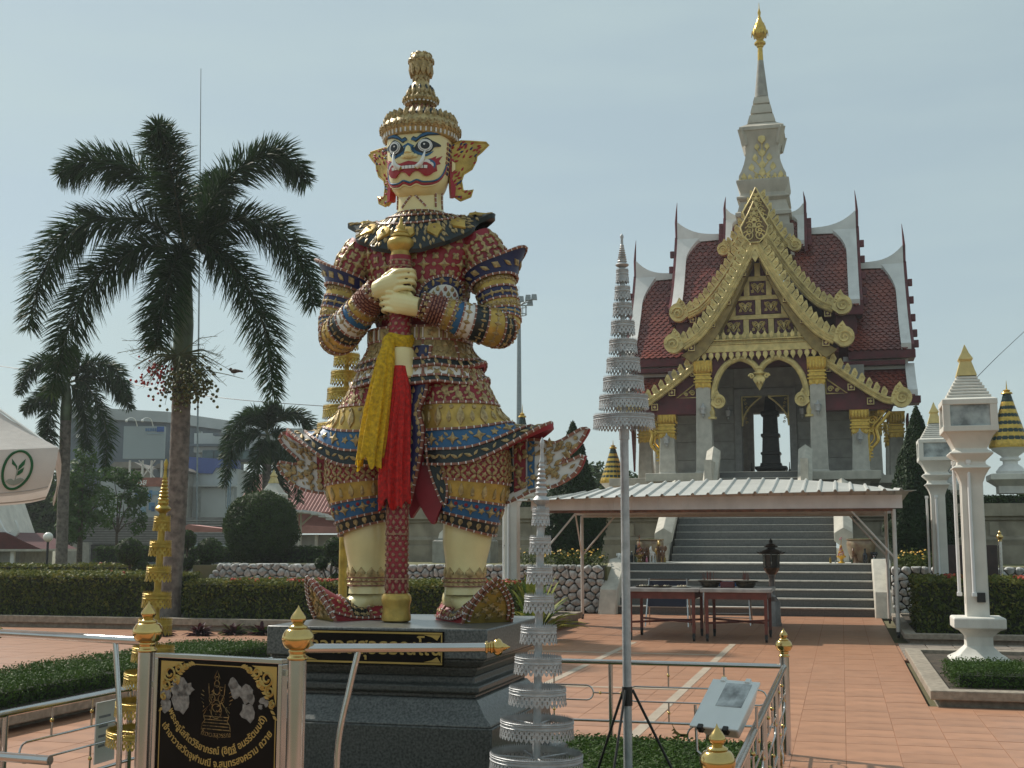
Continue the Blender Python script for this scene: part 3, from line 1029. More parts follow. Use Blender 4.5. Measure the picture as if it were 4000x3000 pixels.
# maroon spandrel board with twin arch
ARC = [(1.36, 5.9), (1.33, 6.2), (1.25, 6.5), (1.1, 6.77), (.9, 6.97), (.56, 7.1), (.25, 6.98), (.1, 6.84), (0, 6.66)]
g = G()
arcfull = [(-x, z) for x, z in ARC] + [(x, z) for x, z in reversed(ARC[:-1])]
g.prism([(-1.5, 5.9)] + arcfull + [(1.5, 5.9), (1.5, 7.3), (-1.5, 7.3)], -5.4, -5.24)
P('spandrel_board', g, M_dkred, 0)
for s_ in (-1, 1):
 f_ = cubic([(i, (s_ * x, z)) for i, (x, z) in enumerate(ARC)])
 g = G()
 pts = []
 for i in range(41):
  x, z = f_(i * 8 / 40)
  pts.append((x, -5.46, z))
 g.tube(pts, .095, 8)
 g.tube([(x, y - .06, z) for x, y, z in pts], .045, 6)
 o = P('arch_moulding', g, M_leafgold, 40)
 g = G()
 scroll_end(g, s_ * 1.22, 5.82, -s_, -5.58, -5.4, .72)
 g.lathe([(.14, 0), (.14, .06), (.09, .08), (.1, .2), (.02, .5)][::-1], 8, (s_ * 1.42, -5.45, 5.3))
 g.build('arch_scroll', M_leafgold, o, 40)
g = G()
g.lathe([(.01, 6.12), (.08, 6.24), (.16, 6.4), (.2, 6.5), (.13, 6.58), (.19, 6.62), (.19, 6.66), (.12, 6.68), (.12, 6.74), (.16, 6.76), (.16, 6.82)], 10, (0, -5.46, 0))
for s_ in (-1, 1):
 spiral(s_ * .22, 6.53, .08, s_, -5.6, g, .035, 1.2)
for k in range(3):
 put(g, O_lotus, Vector(((k - 1) * .1, -5.62, 6.42)), Vector((0, -1, 0)), Vector((1, 0, 0)), .22, 0, rot=PI)
P('arch_pendant', g, M_leafgold, 40)
# maroon infill beside the gable, little gilt triangles, and brackets
for s_ in (-1, 1):
 g = G()
 g.prism([(s_ * 1.45, 7.25), (s_ * 1.45, 5.55), (s_ * 3.45, 5.55), (s_ * 3.45, 5.75)], -5.1, -4.95)
 g.prism([(s_ * 1.46, 5.8), (s_ * 1.46, 5.5), (s_ * 3.7, 5.5), (s_ * 3.7, 5.8)], -5.2, -4.7)
 P('side_infill', g, M_dkred, 0)
 g = G()
 tri = [(s_ * 1.9, 6.45), (s_ * 1.9, 6.0), (s_ * 2.5, 6.0)]
 g.tube([(x, -5.13, z) for x, z in tri + tri[:1]], .025, 5)
 spiral(s_ * 2.03, 6.14, .09, s_, -5.13, g, .02)
 spiral(s_ * 2.22, 6.1, .06, s_, -5.13, g, .018)
 P('gilt_triangle', g, M_leafgold, 40)
 for (bx, by, sz) in ((3.07, -4.9, 1.),):
  g = G()
  f_ = cubic([(0, (.0, 4.05)), (1, (.06, 4.35)), (2, (.26, 4.62)), (3, (.22, 4.95)), (4, (.42, 5.2)), (5, (.62, 5.45))])
  for dx, r_ in ((0, .055), (-.1, .03)):
   g.tube([(s_ * (bx + f_(i * 5 / 24)[0] + dx), by, f_(i * 5 / 24)[1] + (-dx) * .5) for i in range(25)], [r_ * (.4 + .6 * min(1, i / 8)) for i in range(25)], 6)
  spiral(s_ * (bx + .12), 5.2, .14, s_, by, g, .04)
  spiral(s_ * (bx + .1), 4.92, .1, s_, by, g, .035)
  spiral(s_ * (bx + .35), 5.42, .1, s_, by, g, .04)
  g.box(s_ * bx - .03, s_ * bx + .03, by - .06, by + .06, 4.0, 5.55)
  for k in range(4):
   g.box(s_ * (bx + .04) - .07, s_ * (bx + .04) + .07, by - .08, by + .08, 4.1 + .1 * k, 4.14 + .1 * k)
  P('eave_bracket', g, M_goldbright, 40)
 # dark red bracket blades of the side porches, seen edge on
 g = G()
 g.prism([(-2.2, 3.95), (-2.0, 4.7), (-1.9, 5.5), (-2.75, 5.6), (-2.55, 5.1), (-2.35, 4.5)], s_ * 4.3 - .03, s_ * 4.3 + .03, 'x')
 P('eave_bracket', g, M_dkred, 0)
# silver wall lamps on the columns and the wall
for s_ in (-1, 1):
 for (x, y, z) in ((1.66, -5.62, 5.55), (2.82, -5.22, 4.72), (1.14, -3.02, 5.72)):
  g = G()
  g.lathe([(.02, -.2), (.05, -.14), (.03, -.12), (.085, -.1), (.1, .06), (.11, .08), (.04, .14), (.015, .22)], 6, (s_ * x, y, z))
  g.tube([(s_ * x, y + .1, z - .1), (s_ * x, y + .05, z - .22), (s_ * x, y, z - .2)], .015, 5)
  P('wall_lamp', g, M_silver, 30)
# ------------------------------------------------------------------ tiled roofs
tile_g = G()
tile_g.add([(0, .02, .0), (.094, -.05, .022), (.094, -.12, .032), (0, -.225, .042), (-.094, -.12, .032), (-.094, -.05, .022), (.094, -.12, 0), (0, -.225, .01), (-.094, -.12, 0)],
   [(0, 5, 4, 3, 2, 1), (2, 3, 7, 6), (3, 4, 8, 7)])
rt_me = tile_g.mesh('roof_tile', M_tiler, 0)
N_TILES = 0
restt = G()
def slope(name, s_, x0, x1, prof, tiles=True):
 global N_TILES
 g = G()
 a, b = sorted((s_ * x0, s_ * x1))
 top = list(prof)
 bot = [(y + .03, z - .12) for y, z in reversed(prof)]
 for k in range(len(prof) - 1):
  (ya, za), (yb, zb) = prof[k], prof[k + 1]
  g.box(0, 0, 0, 0, 0, 0) if False else None
  v = [(a, ya, za), (b, ya, za), (b, yb, zb), (a, yb, zb), (a, ya + .05, za - .12), (b, ya + .05, za - .12), (b, yb + .05, zb - .12), (a, yb + .05, zb - .12)]
  g.add(v, [(0, 1, 2, 3), (7, 6, 5, 4), (0, 3, 7, 4), (1, 5, 6, 2), (2, 6, 7, 3), (0, 4, 5, 1)])
 P(name, g, M_roofbase, 0)
 if not tiles:
  return
 L = [0]
 for k in range(len(prof) - 1):
  L.append(L[-1] + math.hypot(prof[k + 1][0] - prof[k][0], prof[k + 1][1] - prof[k][1]))
 d, row = .12, 0
 while d < L[-1]:
  i = max(j for j in range(len(prof) - 1) if L[j] <= d)
  q = (d - L[i]) / (L[i + 1] - L[i])
  y, z = prof[i][0] + (prof[i + 1][0] - prof[i][0]) * q, prof[i][1] + (prof[i + 1][1] - prof[i][1]) * q
  ang = math.atan2(prof[i + 1][1] - prof[i][1], -(prof[i + 1][0] - prof[i][0]))   # slope angle (negative = down)
  x = a + .1 + (.1 if row % 2 else 0)
  while x < b - .08:
   if N_TILES < 300:
    o = obj('roof_tile', rt_me, sh, (x, y - .006, z + .012))
    o.rotation_euler = (-ang + rnd.uniform(-.02, .02), 0, rnd.uniform(-.02, .02))
    N_TILES += 1
   else:
    M = Matrix.Translation((x, y - .006, z + .012)) @ Matrix.Rotation(-ang, 4, 'X')
    restt.add(tile_g.v, tile_g.f, 0, M)
   x += .2
  d += .15
  row += 1
UPW = [(0, 12.15), (-.3, 11.55), (-.7, 10.85), (-1.2, 10.12), (-1.75, 9.5), (-2.1, 9.2)]
LOW = [(0, 10.85), (-.4, 10.1), (-.9, 9.35), (-1.5, 8.6), (-2.1, 8.0), (-2.55, 7.65)]
SKT = [(-2.3, 7.05), (-2.8, 6.55), (-3.2, 6.22), (-3.45, 6.08)]
TOP = [(0, 12.75), (-.3, 12.15), (-.6, 11.6)]
for s_ in (-1, 1):
 slope('upper_roof', s_, .9, 3.02, UPW)
for s_ in (-1, 1):
 slope('lower_roof', s_, 2.6, 4.5, LOW)
 slope('skirt_roof', s_, 2.6, 4.55, SKT)
 slope('crown_roof', s_, .6, 1.32, TOP)
 for prof, x in ((UPW, 3.02), (LOW, 4.5)):          # back slopes close the roofs
  slope('back_roof', s_, .6, x, [(-y, z - .001) for y, z in prof], False)
restt.build('roof_tiles', M_tiler, sh, 0, kind='stuff')
# portico roofs behind the front boards
for s_ in (-1, 1):
 for prof, y0, y1 in ((FRONT, -5.72, -2.3), (REAR, -4.52, -1.0), (TOPG, -3.7, -.6), (SIDE, -5.22, -2.7)):
  g = G()
  for k in range(len(prof) - 1):
   (xa, za), (xb, zb) = prof[k], prof[k + 1]
   v = []
   for y in (y0, y1):
    v += [(s_ * xa, y, za - .06), (s_ * xb, y, zb - .06), (s_ * xb, y, zb - .2), (s_ * xa, y, za - .2)]
   g.add(v, [(0, 1, 5, 4), (3, 2, 6, 7), (0, 3, 7, 4), (1, 2, 6, 5), (0, 1, 2, 3), (4, 5, 6, 7)])
  P('portico_roof', g, M_roofbase, 20)
 # eave fascias of the wings
 for (x0, x1, y, z0, z1) in ((.9, 3.1, -2.12, 8.88, 9.16), (2.6, 4.62, -2.58, 7.36, 7.62), (2.6, 4.66, -3.48, 5.84, 6.06)):
  g = G()
  a, b = sorted((s_ * x0, s_ * x1))
  g.box(a, b, y, y + .1, z0, z1)
  g.box(a, b, y + .1, y + 1.2, z0 + .04, z0 + .1)
  P('eave_fascia', g, M_dkred, 0, bevel=.01)
 # pale walls between roof tiers
 g = G()
 a, b = sorted((s_ * 2.44, s_ * 4.4))
 g.box(a, b, -2.25, -2.05, 6.6, 7.5)
 P('clerestory_wall', g, M_whitetrim, 0)
 g = G()
 a, b = sorted((s_ * .9, s_ * 2.9))
 g.box(a, b, -1.9, -1.7, 8.0, 9.1)
 P('clerestory_wall', g, M_dkred, 0)
 # wing gable ends: white trim on the roof edge, rising white ridge, maroon outer board with knobs, spike
 for (prof, xe, spike, wtr, xin) in ((UPW, 3.02, .72, .34, 1.32), (LOW, 4.5, .75, .3, 3.1), (TOP, 1.32, .42, .22, .7)):
  g = G()
  n = len(prof)
  fz = cubic([(i, p) for i, p in enumerate(prof)])
  K = 20
  v, f = [], []
  for i in range(K + 1):
   y, z = fz(i * (n - 1) / K)
   flare = .55 * max(0, 1 - i / (K * .3)) ** 1.6 * wtr / .34
   for xx in (xe - wtr - flare, xe):
    v.append((s_ * xx, y - .05, z + .17))
    v.append((s_ * xx, y + .0, z - .02))
  for i in range(K):
   o_ = i * 4
   f += [(o_, o_ + 2, o_ + 6, o_ + 4), (o_ + 1, o_, o_ + 4, o_ + 5), (o_ + 2, o_ + 3, o_ + 7, o_ + 6)]
  f += [(K * 4, K * 4 + 2, K * 4 + 3, K * 4 + 1)]
  g.add(v, f)
  P('gable_trim', g, M_whitetrim, 40)
  # ridge, low in the middle and sweeping up to the spike
  g = G()
  zr = prof[0][1]
  pts = []
  for i in range(17):
   q = i / 16
   x = xin + (xe - xin) * q
   pts.append((s_ * x, zr + .16 + .52 * q ** 3.2 * (1 if xe > 2 else .6)))
  lo = [(s_ * xe, zr - .1), (s_ * xin, zr - .05)]
  g.prism(pts + lo, -.11, .11)
  P('ridge_crest', g, M_whitetrim, 20)
  g = G()
  zt = pts[-1][1]
  g.tube([(s_ * (xe + .03), 0, zt - .55), (s_ * (xe + .05), 0, zt), (s_ * (xe + .03), 0, zt + spike * .5), (s_ * (xe + .0), 0, zt + spike)], [.055, .045, .03, .006], 6)
  P('roof_spike', g, M_dkred, 40)
  g = G()
  for k in range(n - 1):
   (ya, za), (yb, zb) = prof[k], prof[k + 1]
   for sg in (1, -1):
    vv = [(s_ * xe, sg * ya, za + .14), (s_ * xe, sg * yb, zb + .14), (s_ * xe, sg * yb, zb - .2), (s_ * xe, sg * ya, za - .2)]
    vv += [(x + s_ * .1, y, z) for x, y, z in vv]
    g.add(vv, [(0, 1, 2, 3), (7, 6, 5, 4), (0, 4, 5, 1), (3, 2, 6, 7), (1, 5, 6, 2), (0, 3, 7, 4)])
  o = P('gable_board', g, M_dkred, 20)
  for k in range(1, 6):
   y, z = fz(k * (n - 1) / 5.6)
   g = G()
   g.box(s_ * xe + s_ * .1 - .0, s_ * xe + s_ * .1 + .14 * s_, y - .06, y + .06, z - .12, z + .12) if s_ > 0 else g.box(-xe - .24, -xe - .1, y - .06, y + .06, z - .12, z + .12)
   g.build('knob', M_dkred, o, 0, bevel=.02)
 # skirt-roof white edge
 g = G()
 a, b = sorted((s_ * 4.3, s_ * 4.58))
 for k in range(len(SKT) - 1):
  (ya, za), (yb, zb) = SKT[k], SKT[k + 1]
  g.add([(a, ya, za + .17), (b, ya, za + .17), (b, yb, zb + .17), (a, yb, zb + .17), (a, ya, za - .05), (b, ya, za - .05), (b, yb, zb - .05), (a, yb, zb - .05)], [(0, 1, 2, 3), (7, 6, 5, 4), (0, 3, 7, 4), (1, 5, 6, 2), (2, 6, 7, 3), (0, 4, 5, 1)])
 P('gable_trim', g, M_whitetrim, 20)
# ------------------------------------------------------------------ tower
M_tow = mat('tower_stucco', (.50, .46, .385), .75, var=.07, scale=2, bump=.15, stain=.35)
g = G()
g.sq([(.98, 11.2), (.98, 12.3), (.86, 12.34), (.84, 12.62), (.93, 12.66), (.93, 12.78), (.86, 12.84), (.82, 13.0), (.76, 13.2), (.88, 13.3), (.88, 13.36), (.76, 13.42), (.75, 13.5), (.88, 13.86), (.88, 13.94), (.8, 13.98)])
P('tower_base', g, M_tow, 25)
g = G()
kk = [(.80, 13.98), (.79, 14.12), (.71, 14.3), (.63, 14.55), (.575, 14.8), (.55, 15.02), (.56, 15.2), (.61, 15.45), (.68, 15.62), (.72, 15.72)]
g.sq(kk)
P('tower_body', g, M_tow, 40)
g = G()
# cap with drooping corner horns
g.sq([(.70, 15.70), (.75, 15.74), (.75, 15.86), (.5, 16.02), (.5, 16.05)])
for a in range(4):
 Rm = Matrix.Rotation(a * PI / 2 + PI / 4, 4, 'Z')
 g.prism([(.78, 15.3), (.85, 15.22), (1.05, 15.8), (.9, 15.82), (.82, 15.6)], -.1, .1, 'y', M=Rm)
P('tower_cap', g, M_tow, 25)
for (h0, h1, z0, z1) in ((.47, .40, 16.05, 16.38), (.37, .31, 16.42, 16.76), (.285, .235, 16.8, 17.08)):
 g = G()
 g.sq([(h0 - .05, z0 - .03), (h0 - .05, z0 + .02), (h0, z0 + .03), (h0, z0 + .08), (h1, z1)])
 P('spire_tier', g, M_tow, 25)
g = G()
g.lathe([(.2, 17.08), (.235, 17.12), (.235, 17.16), (.1, 18.47)], 14)
P('spire_cone', g, M_conc, 40)
g = G()
g.lathe([(.1, 18.47), (.085, 18.95), (.12, 18.98), (.12, 19.02), (.2, 19.08), (.2, 19.14), (.13, 19.2), (.12, 19.26), (.16, 19.3), (.24, 19.4), (.27, 19.52), (.2, 19.72), (.1, 19.95), (.04, 20.12), (.05, 20.2), (.06, 20.25), (.015, 20.42), (.006, 20.62)], 12)
for k in range(3):
 for a in range(8):
  q = a * PI / 4 + k * PI / 8
  d = Vector((math.cos(q), math.sin(q), .1))
  put(g, O_leaf, Vector((0, 0, 19.45 + .14 * k)) + d * (.27 - .055 * k), d, Vector((-d.y, d.x, 0)), .26, 0, hz=.6)
P('gilded_finial', g, M_goldbright, 40)
# gilded leaf tree on the tower face, leaf row at its foot
fb = cubic([(z, (r_,)) for r_, z in kk])
g = G()
def tleaf(x, z, sz):
 put(g, O_leaf, Vector((x, -fb(z)[0] - .015, z)), Vector((0, -1, .15)), Vector((1, 0, 0)), sz * 1.35, 0, sx=1.5, hz=.6)
for z, sz in ((14.2, .3), (14.5, .3), (14.95, .28), (15.45, .34)):
 tleaf(0, z, sz)
for (x, z, sz) in ((.36, 14.42, .26), (.24, 14.78, .24), (.17, 15.18, .22), (.42, 14.06, .16), (.2, 14.1, .17), (.62, 14.08, .22)):
 for s_ in (-1, 1):
  tleaf(s_ * x, z, sz)
  if z > 14.3:
   g.tube([(0, -fb(z - .3)[0] - .01, z - .34), (s_ * x * .6, -fb(z - .25)[0] - .015, z - .25), (s_ * x, -fb(z)[0] - .015, z - .08)], .022, 5)
g.tube([(0, -fb(z)[0] - .012, z) for z in (14.0, 14.3, 14.6, 14.9, 15.2, 15.4)], .025, 5)
for k in range(16):
 put(g, O_dot, Vector((-.75 + 1.5 * k / 15, -.81, 13.99)), Vector((0, -1, 0)), Vector((1, 0, 0)), .08, 0)
P('gilt_leaf_relief', g, M_leafgold, 30)
# ================================================================== the giant guardian statue (local: x to its left, -y the way it faces)
SX, SY, SZ = -2.6, 7.42, 1.13
st = thing('guardian_statue', 'towering giant guardian statue in jewelled red, blue and gold armour leaning on a club', 'statue', (SX, SY, SZ))
def B(name, g, m, parent=None, ang=40, **k):
 return g.build(name, m, parent or st, ang, **k)
STUFF = dict(kind='stuff')
def ringsurf(keys, pw=2.2):
 f_ = cubic([(k[0], k[1:]) for k in sorted(keys)])
 z0, z1 = min(k[0] for k in keys), max(k[0] for k in keys)
 def S(u, v):
  z = z0 + (z1 - z0) * v
  cx, cy, rx, ry = f_(z)
  a = 2 * PI * u
  c, s_ = math.cos(a), math.sin(a)
  k = (abs(c) ** pw + abs(s_) ** pw) ** (-1 / pw)
  return Vector((cx + rx * c * k, cy + ry * s_ * k, z))
 S.v = lambda z: (z - z0) / (z1 - z0)
 S.su = lambda z: 1 / (PI * (f_(z)[2] + f_(z)[3]))
 S.sv = 1 / (z1 - z0)
 return S
def tubesurf(keys, ref=Vector((0, -1, 0))):
 f_ = cubic([(i / (len(keys) - 1), k) for i, k in enumerate(keys)])
 def S(u, v):
  x, y, z, r_ = f_(v)
  e = .01
  a_, b_ = f_(max(0, v - e)), f_(min(1, v + e))
  t = Vector(b_[:3]) - Vector(a_[:3])
  t.normalize()
  a = ref - t * ref.dot(t)
  a.normalize()
  b = t.cross(a)
  q = 2 * PI * u
  return Vector((x, y, z)) + (a * math.cos(q) + b * math.sin(q)) * r_
 return S
def decal(g, S, u0, v0, su, sv, pts, off=.006, mi=0, cell=.025, dep=.012):
 n = len(pts)
 xs, ys = [p[0] for p in pts], [p[1] for p in pts]
 inner = []
 def inside(x, y):
  c = False
  for i in range(n):
   (xa, ya), (xb, yb) = pts[i], pts[i - 1]
   if (ya > y) != (yb > y) and x < (xb - xa) * (y - ya) / (yb - ya) + xa:
    c = not c
  return c
 x = min(xs) + cell / 2
 while x < max(xs):
  y = min(ys) + cell / 2
  while y < max(ys):
   if inside(x, y) and min(math.hypot(x - a, y - b) for a, b in pts) > cell * .4:
    inner.append((x, y))
   y += cell
  x += cell
 V2 = [Vector(p) for p in pts] + [Vector(p) for p in inner]
 r_ = delaunay_2d_cdt(V2, [(i, (i + 1) % n) for i in range(n)], [], 1, 1e-6)
 V, F = r_[0], r_[2]
 out = []
 for p in V:
  u, v = u0 + p.x * su, v0 + p.y * sv
  out.append(S(u, v) + nrm(S, u, v) * off)
 fl = []
 for f in F:
  a = sum(V[f[i]].x * V[f[(i + 1) % len(f)]].y - V[f[(i + 1) % len(f)]].x * V[f[i]].y for i in range(len(f)))
  fl.append(tuple(f) if a > 0 else tuple(reversed(f)))
 g.add(out, fl, mi)
 k = []
 for x, y in pts:
  u, v = u0 + x * su, v0 + y * sv
  p, nn = S(u, v), nrm(S, u, v)
  k += [p + nn * off, p + nn * (off - dep)]
 g.add(k, [(2 * i, 2 * i + 1, 2 * ((i + 1) % n) + 1, 2 * ((i + 1) % n)) for i in range(n)], mi)
def disc(cx, cy, r_, n=14, ry=None):
 return [(cx + r_ * math.cos(2 * PI * i / n), cy + (ry or r_) * math.sin(2 * PI * i / n)) for i in range(n)]
def smooth_closed(pts, n=6):
 out = []
 k = len(pts)
 for i in range(k):
  p0, p1, p2, p3 = pts[i - 1], pts[i], pts[(i + 1) % k], pts[(i + 2) % k]
  for j in range(n):
   t = j / n
   out.append(tuple(.5 * ((2 * p1[d]) + (-p0[d] + p2[d]) * t + (2 * p0[d] - 5 * p1[d] + 4 * p2[d] - p3[d]) * t * t + (-p0[d] + 3 * p1[d] - 3 * p2[d] + p3[d]) * t**3) for d in (0, 1)))
 return out
# ------------------------------------------------------------------ torso
T = ringsurf([(1.66, 0, .04, .30, .20), (1.85, 0, .04, .285, .205), (2.0, 0, .035, .305, .225), (2.2, 0, .035, .35, .24), (2.35, 0, .04, .40, .235), (2.47, 0, .045, .385, .20), (2.55, 0, .045, .24, .15), (2.60, 0, .04, .13, .12)])
g = G()
g.surf(T, 0, 1, 56, 0, 1, 26, closed=True, cap1=True, cap0=True)
torso = B('torso', g, M_red)
def lattice(g, S, u0, u1, nu, v0, v1, nv, size, kind='star', mi=0, vf=None):
 for j in range(nv):
  for i in range(nu):
   u = u0 + (u1 - u0) * (i + .5) / nu
   v = v0 + (v1 - v0) * (j + .5) / nv
   du, dv = (u1 - u0) / nu, (v1 - v0) / nv
   if kind == 'star':
    on(g, S, O_star, u, v, size * .85, mi)
    for k, (a, b) in enumerate(((.25, .25), (-.25, .25))):
     on(g, S, O_oval, u + a * du * 2 - du * .0, v + b * dv * 2, size * .62, mi, rot=(-.78 if k == 0 else .78))
     on(g, S, O_oval, u + a * du * 2, v + b * dv * 2 + dv * .0, size * .3, mi)
    on(g, S, O_dot, u + du / 2, v, size * .3, mi)
    on(g, S, O_dot, u, v + dv / 2, size * .3, mi)
   elif kind == 'vine':
    q = (i * 7 + j * 3) % 4
    on(g, S, (O_lotus, O_flower, O_leaf, O_lotus)[q], u + rnd.uniform(-.2, .2) * du, v + rnd.uniform(-.2, .2) * dv, size * rnd.uniform(.7, 1.05), mi, rot=rnd.uniform(-.8, .8))
    on(g, S, O_dot, u + du * .5, v + dv * rnd.uniform(.1, .5), size * .35, mi)
    on(g, S, O_oval, u - du * .3, v + dv * .45, size * .5, mi, rot=rnd.uniform(0, 3))
   elif kind == 'ring':
    for k in range(4):
     a = k * PI / 2 + PI / 4
     on(g, S, O_oval, u + .42 * du * math.cos(a), v + .42 * dv * math.sin(a), size * .6, mi, rot=a)
    on(g, S, O_flower, u, v, size * .5, mi)
g = G()
lattice(g, T, 0, 1, 17, T.v(1.85), T.v(2.5), 6, .1)
B('torso_ornaments', g, M_orn, torso, 25, kind='stuff')
# breast roundels: navy rim with gilt studs, white fish-scale field
for s_ in (-1, 1):
 u0, z0 = .75 + s_ * .118, 2.0
 su, sv = T.su(2.05), T.sv
 g = G()
 R_ = .15
 rim = [(R_ * math.cos(a), R_ * math.sin(a) * 1.05) for a in [PI * i / 16 for i in range(17)]] + [(-R_, -.04), (R_, -.04)]
 decal(g, T, u0, T.v(z0), su, sv, rim, .010, 0)
 T2 = lambda u, v: T(u, v) + nrm(T, u, v) * .0165
 T3 = lambda u, v: T(u, v) + nrm(T, u, v) * .0105
 inn = [(.1 * math.cos(a), .1 * math.sin(a)) for a in [PI * i / 12 for i in range(13)]] + [(-.1, -.035), (.1, -.035)]
 decal(g, T, u0, T.v(z0), su, sv, inn, .016, 1)
 for r_ in range(3):
  for c in range(5):
   x, y = (c - 2 + .5 * (r_ % 2)) * .042, .012 + r_ * .03
   if x * x + y * y < .0085:
    on(g, T2, O_lotus, u0 + x * su, T.v(z0 + y), .036, 2 if (r_ + c) % 2 else 3, hz=1.2)
 for i in range(8):
  a = PI * (i + .5) / 8
  on(g, T3, (O_flower, O_oval)[i % 2], u0 + .125 * math.cos(a) * su, T.v(z0 + .128 * math.sin(a)), .045, 2, hz=1.8)
 pth = [(T(u0 + x * su, T.v(z0 + y)), nrm(T, u0 + x * su, T.v(z0 + y))) for x, y in rim[:17]]
 beads(g, [(p + n_ * .008, n_) for p, n_ in pth], .014, .01, .03, 3, 1)
 B('breast_roundel', g, [M_navy, M_white, M_orn, M_strip], torso, 30)
# under-breast band, belt
g = G()
g.surf(T, 0, 1, 48, T.v(1.92), T.v(2.0), 2, off=.014, closed=True)
for i in range(26):
 on(g, T, O_lotus, i / 26, T.v(1.96), .06, 1, hz=2.5, rot=PI)
for z in (1.915, 2.005):
 beads(g, [(p + n_ * .012, n_) for p, n_ in line_on(T, T.v(z), n=60)], .014, .012, .045, 2, 3)
B('chest_band', g, [M_blk, M_orn, M_strip, M_white], torso, 30)
BL = ringsurf([(1.745, 0, .035, .335, .245), (1.79, 0, .035, .338, .248), (1.835, 0, .035, .335, .245)], 2.4)
g = G()
g.surf(BL, 0, 1, 48, 0, 1, 3, closed=True, cap0=True, cap1=True)
for i in range(14):
 u = i / 14
 on(g, BL, O_flower, u + .036, .5, .062, 1)
 for d in (-.012, .0, .012):
  on(g, BL, O_thin, u + d, .5, .07, 2 if d else 3, rot=PI / 2)
for v in (.04, .96):
 beads(g, line_on(BL, v, n=60), .012, .008, .05, 3, 2)
B('belt', g, [M_goldold, M_orn, M_white, M_strip], None, 30)
# flaring tassets below the belt
def flare(z0, rx0, ry0, z1, rx1, ry1, tip, tz, cy=.035):
 def S(u, v):
  a = 2 * PI * u
  c, s_ = math.cos(a), math.sin(a)
  w_ = 1 - v                      # v=1 at top
  sf = abs(c) ** 10
  rx = rx0 + (rx1 - rx0) * w_ + sf * tip * w_ ** 2
  ry = ry0 + (ry1 - ry0) * w_
  k = (abs(c) ** 2.3 + abs(s_) ** 2.3) ** (-1 / 2.3)
  return Vector((rx * c * k, cy + ry * s_ * k, z0 + (z1 - z0) * w_ + sf * tz * w_ ** 3 - .018 * w_ * abs(math.sin(3 * a))))
 return S
for (z0, z1, rx0, rx1, dm, lab) in ((1.75, 1.575, .325, .405, M_goldold, 'upper_tasset'), (1.62, 1.47, .385, .425, M_white, 'lower_tasset')):
 F = flare(z0, rx0, rx0 * .76, z1, rx1, rx1 * .8, .035, .045)
 g = G()
 g.surf(F, 0, 1, 64, .28, 1, 6, 0, closed=True)
 g.surf(F, 0, 1, 64, 0, .28, 3, 1, closed=True, off=.002)
 Fi = lambda u, v, F=F: F(u, v) - nrm(F, u, v) * .03
 g.surf(lambda u, v: F(1 - u, 0).lerp(Fi(1 - u, .0), v), 0, 1, 64, 0, 1, 1, 2, closed=True)
 g.surf(lambda u, v: Fi(1 - u, v), 0, 1, 64, 0, .9, 3, 2, closed=True)
 o = B(lab, g, [dm, M_blk, M_red])
 g = G()
 for i in range(30):
  u = i / 30
  for k in range(3):
   on(g, F, (O_leaf, O_flower, O_lotus)[(i + k) % 3], u + (k % 2) / 60, .4 + .22 * k, .062, 0, rot=rnd.uniform(-.4, .4))
  on(g, F, O_leaf, u, .13, .055, 0, rot=.5, hz=1.3)
  if i % 3 == 0:
   pth = [(F(u, v), nrm(F, u, v)) for v in (.3, .5, .7, .98)]
   beads(g, pth, .014, .01, .04, 1, 2)
 for v in (.01, .28):
  beads(g, line_on(F, v, n=90), .013, .01, .045, 1, 2)
 g.build('tasset_ornaments', [M_orn, M_strip, M_white], o, 25, kind='stuff')
# ------------------------------------------------------------------ collar
def collar(u, v):
 a = 2 * PI * u
 c, s_ = math.cos(a), math.sin(a)
 lob = 1 + .15 * (abs(math.cos(6 * (a - PI / 2))) - .35) * max(0, v) ** 3
 sf = abs(c) ** 14 * v * v
 rx, ry = (.165 + (.39 - .165) * v) * lob + sf * .08, (.155 + (.258 - .155) * v) * lob
 z = 2.605 - .05 * v - .235 * max(0, v) ** 1.7 * (1 - c * c * .60) + sf * .125 - .012
 return Vector((rx * c, .035 + ry * s_ - (.03 * v if s_ < 0 else 0), z))
COLr = lambda u, v: collar(1 - u, v)
g = G()
C_ = lambda u, v: collar(u, 1 - v)
g.surf(C_, 0, 1, 84, 0, 1, 10, 0, closed=True, off=.012)
g.surf(lambda u, v: C_(1 - u, v) - Vector((0, 0, .02)), 0, 1, 84, 0, .9, 4, 0, closed=True)
g.surf(lambda u, v: (C_(1 - u, 0) + nrm(C_, 1 - u, 0) * .012).lerp(C_(1 - u, 0) - Vector((0, 0, .02)), v), 0, 1, 84, 0, 1, 1, 0, closed=True)
co = B('collar', g, M_blk)
g = G()
Co = lambda u, v: C_(u, v) + nrm(C_, u, v) * .012
for v in (.98, .74, .5):
 beads(g, line_on(Co, v, n=80), .012, .009, .04, 1, 2)
for i in range(34):
 on(g, Co, (O_flower, O_oval)[i % 2], i / 34, .86, .035, 0)
 on(g, Co, O_leaf, i / 34, .42, .06, 0, rot=PI)
 on(g, Co, O_leaf, (i + .5) / 34, .34, .055, 0, rot=PI)
 on(g, Co, O_leaf, (i + .25) / 34, .14, .05, 0, rot=PI + .3)
 on(g, Co, O_leaf, (i + .75) / 34, .04, .045, 0, rot=PI)
 on(g, Co, (O_oval, O_leaf)[i % 2], i / 34 + .01, .62, .045, 0, rot=PI)
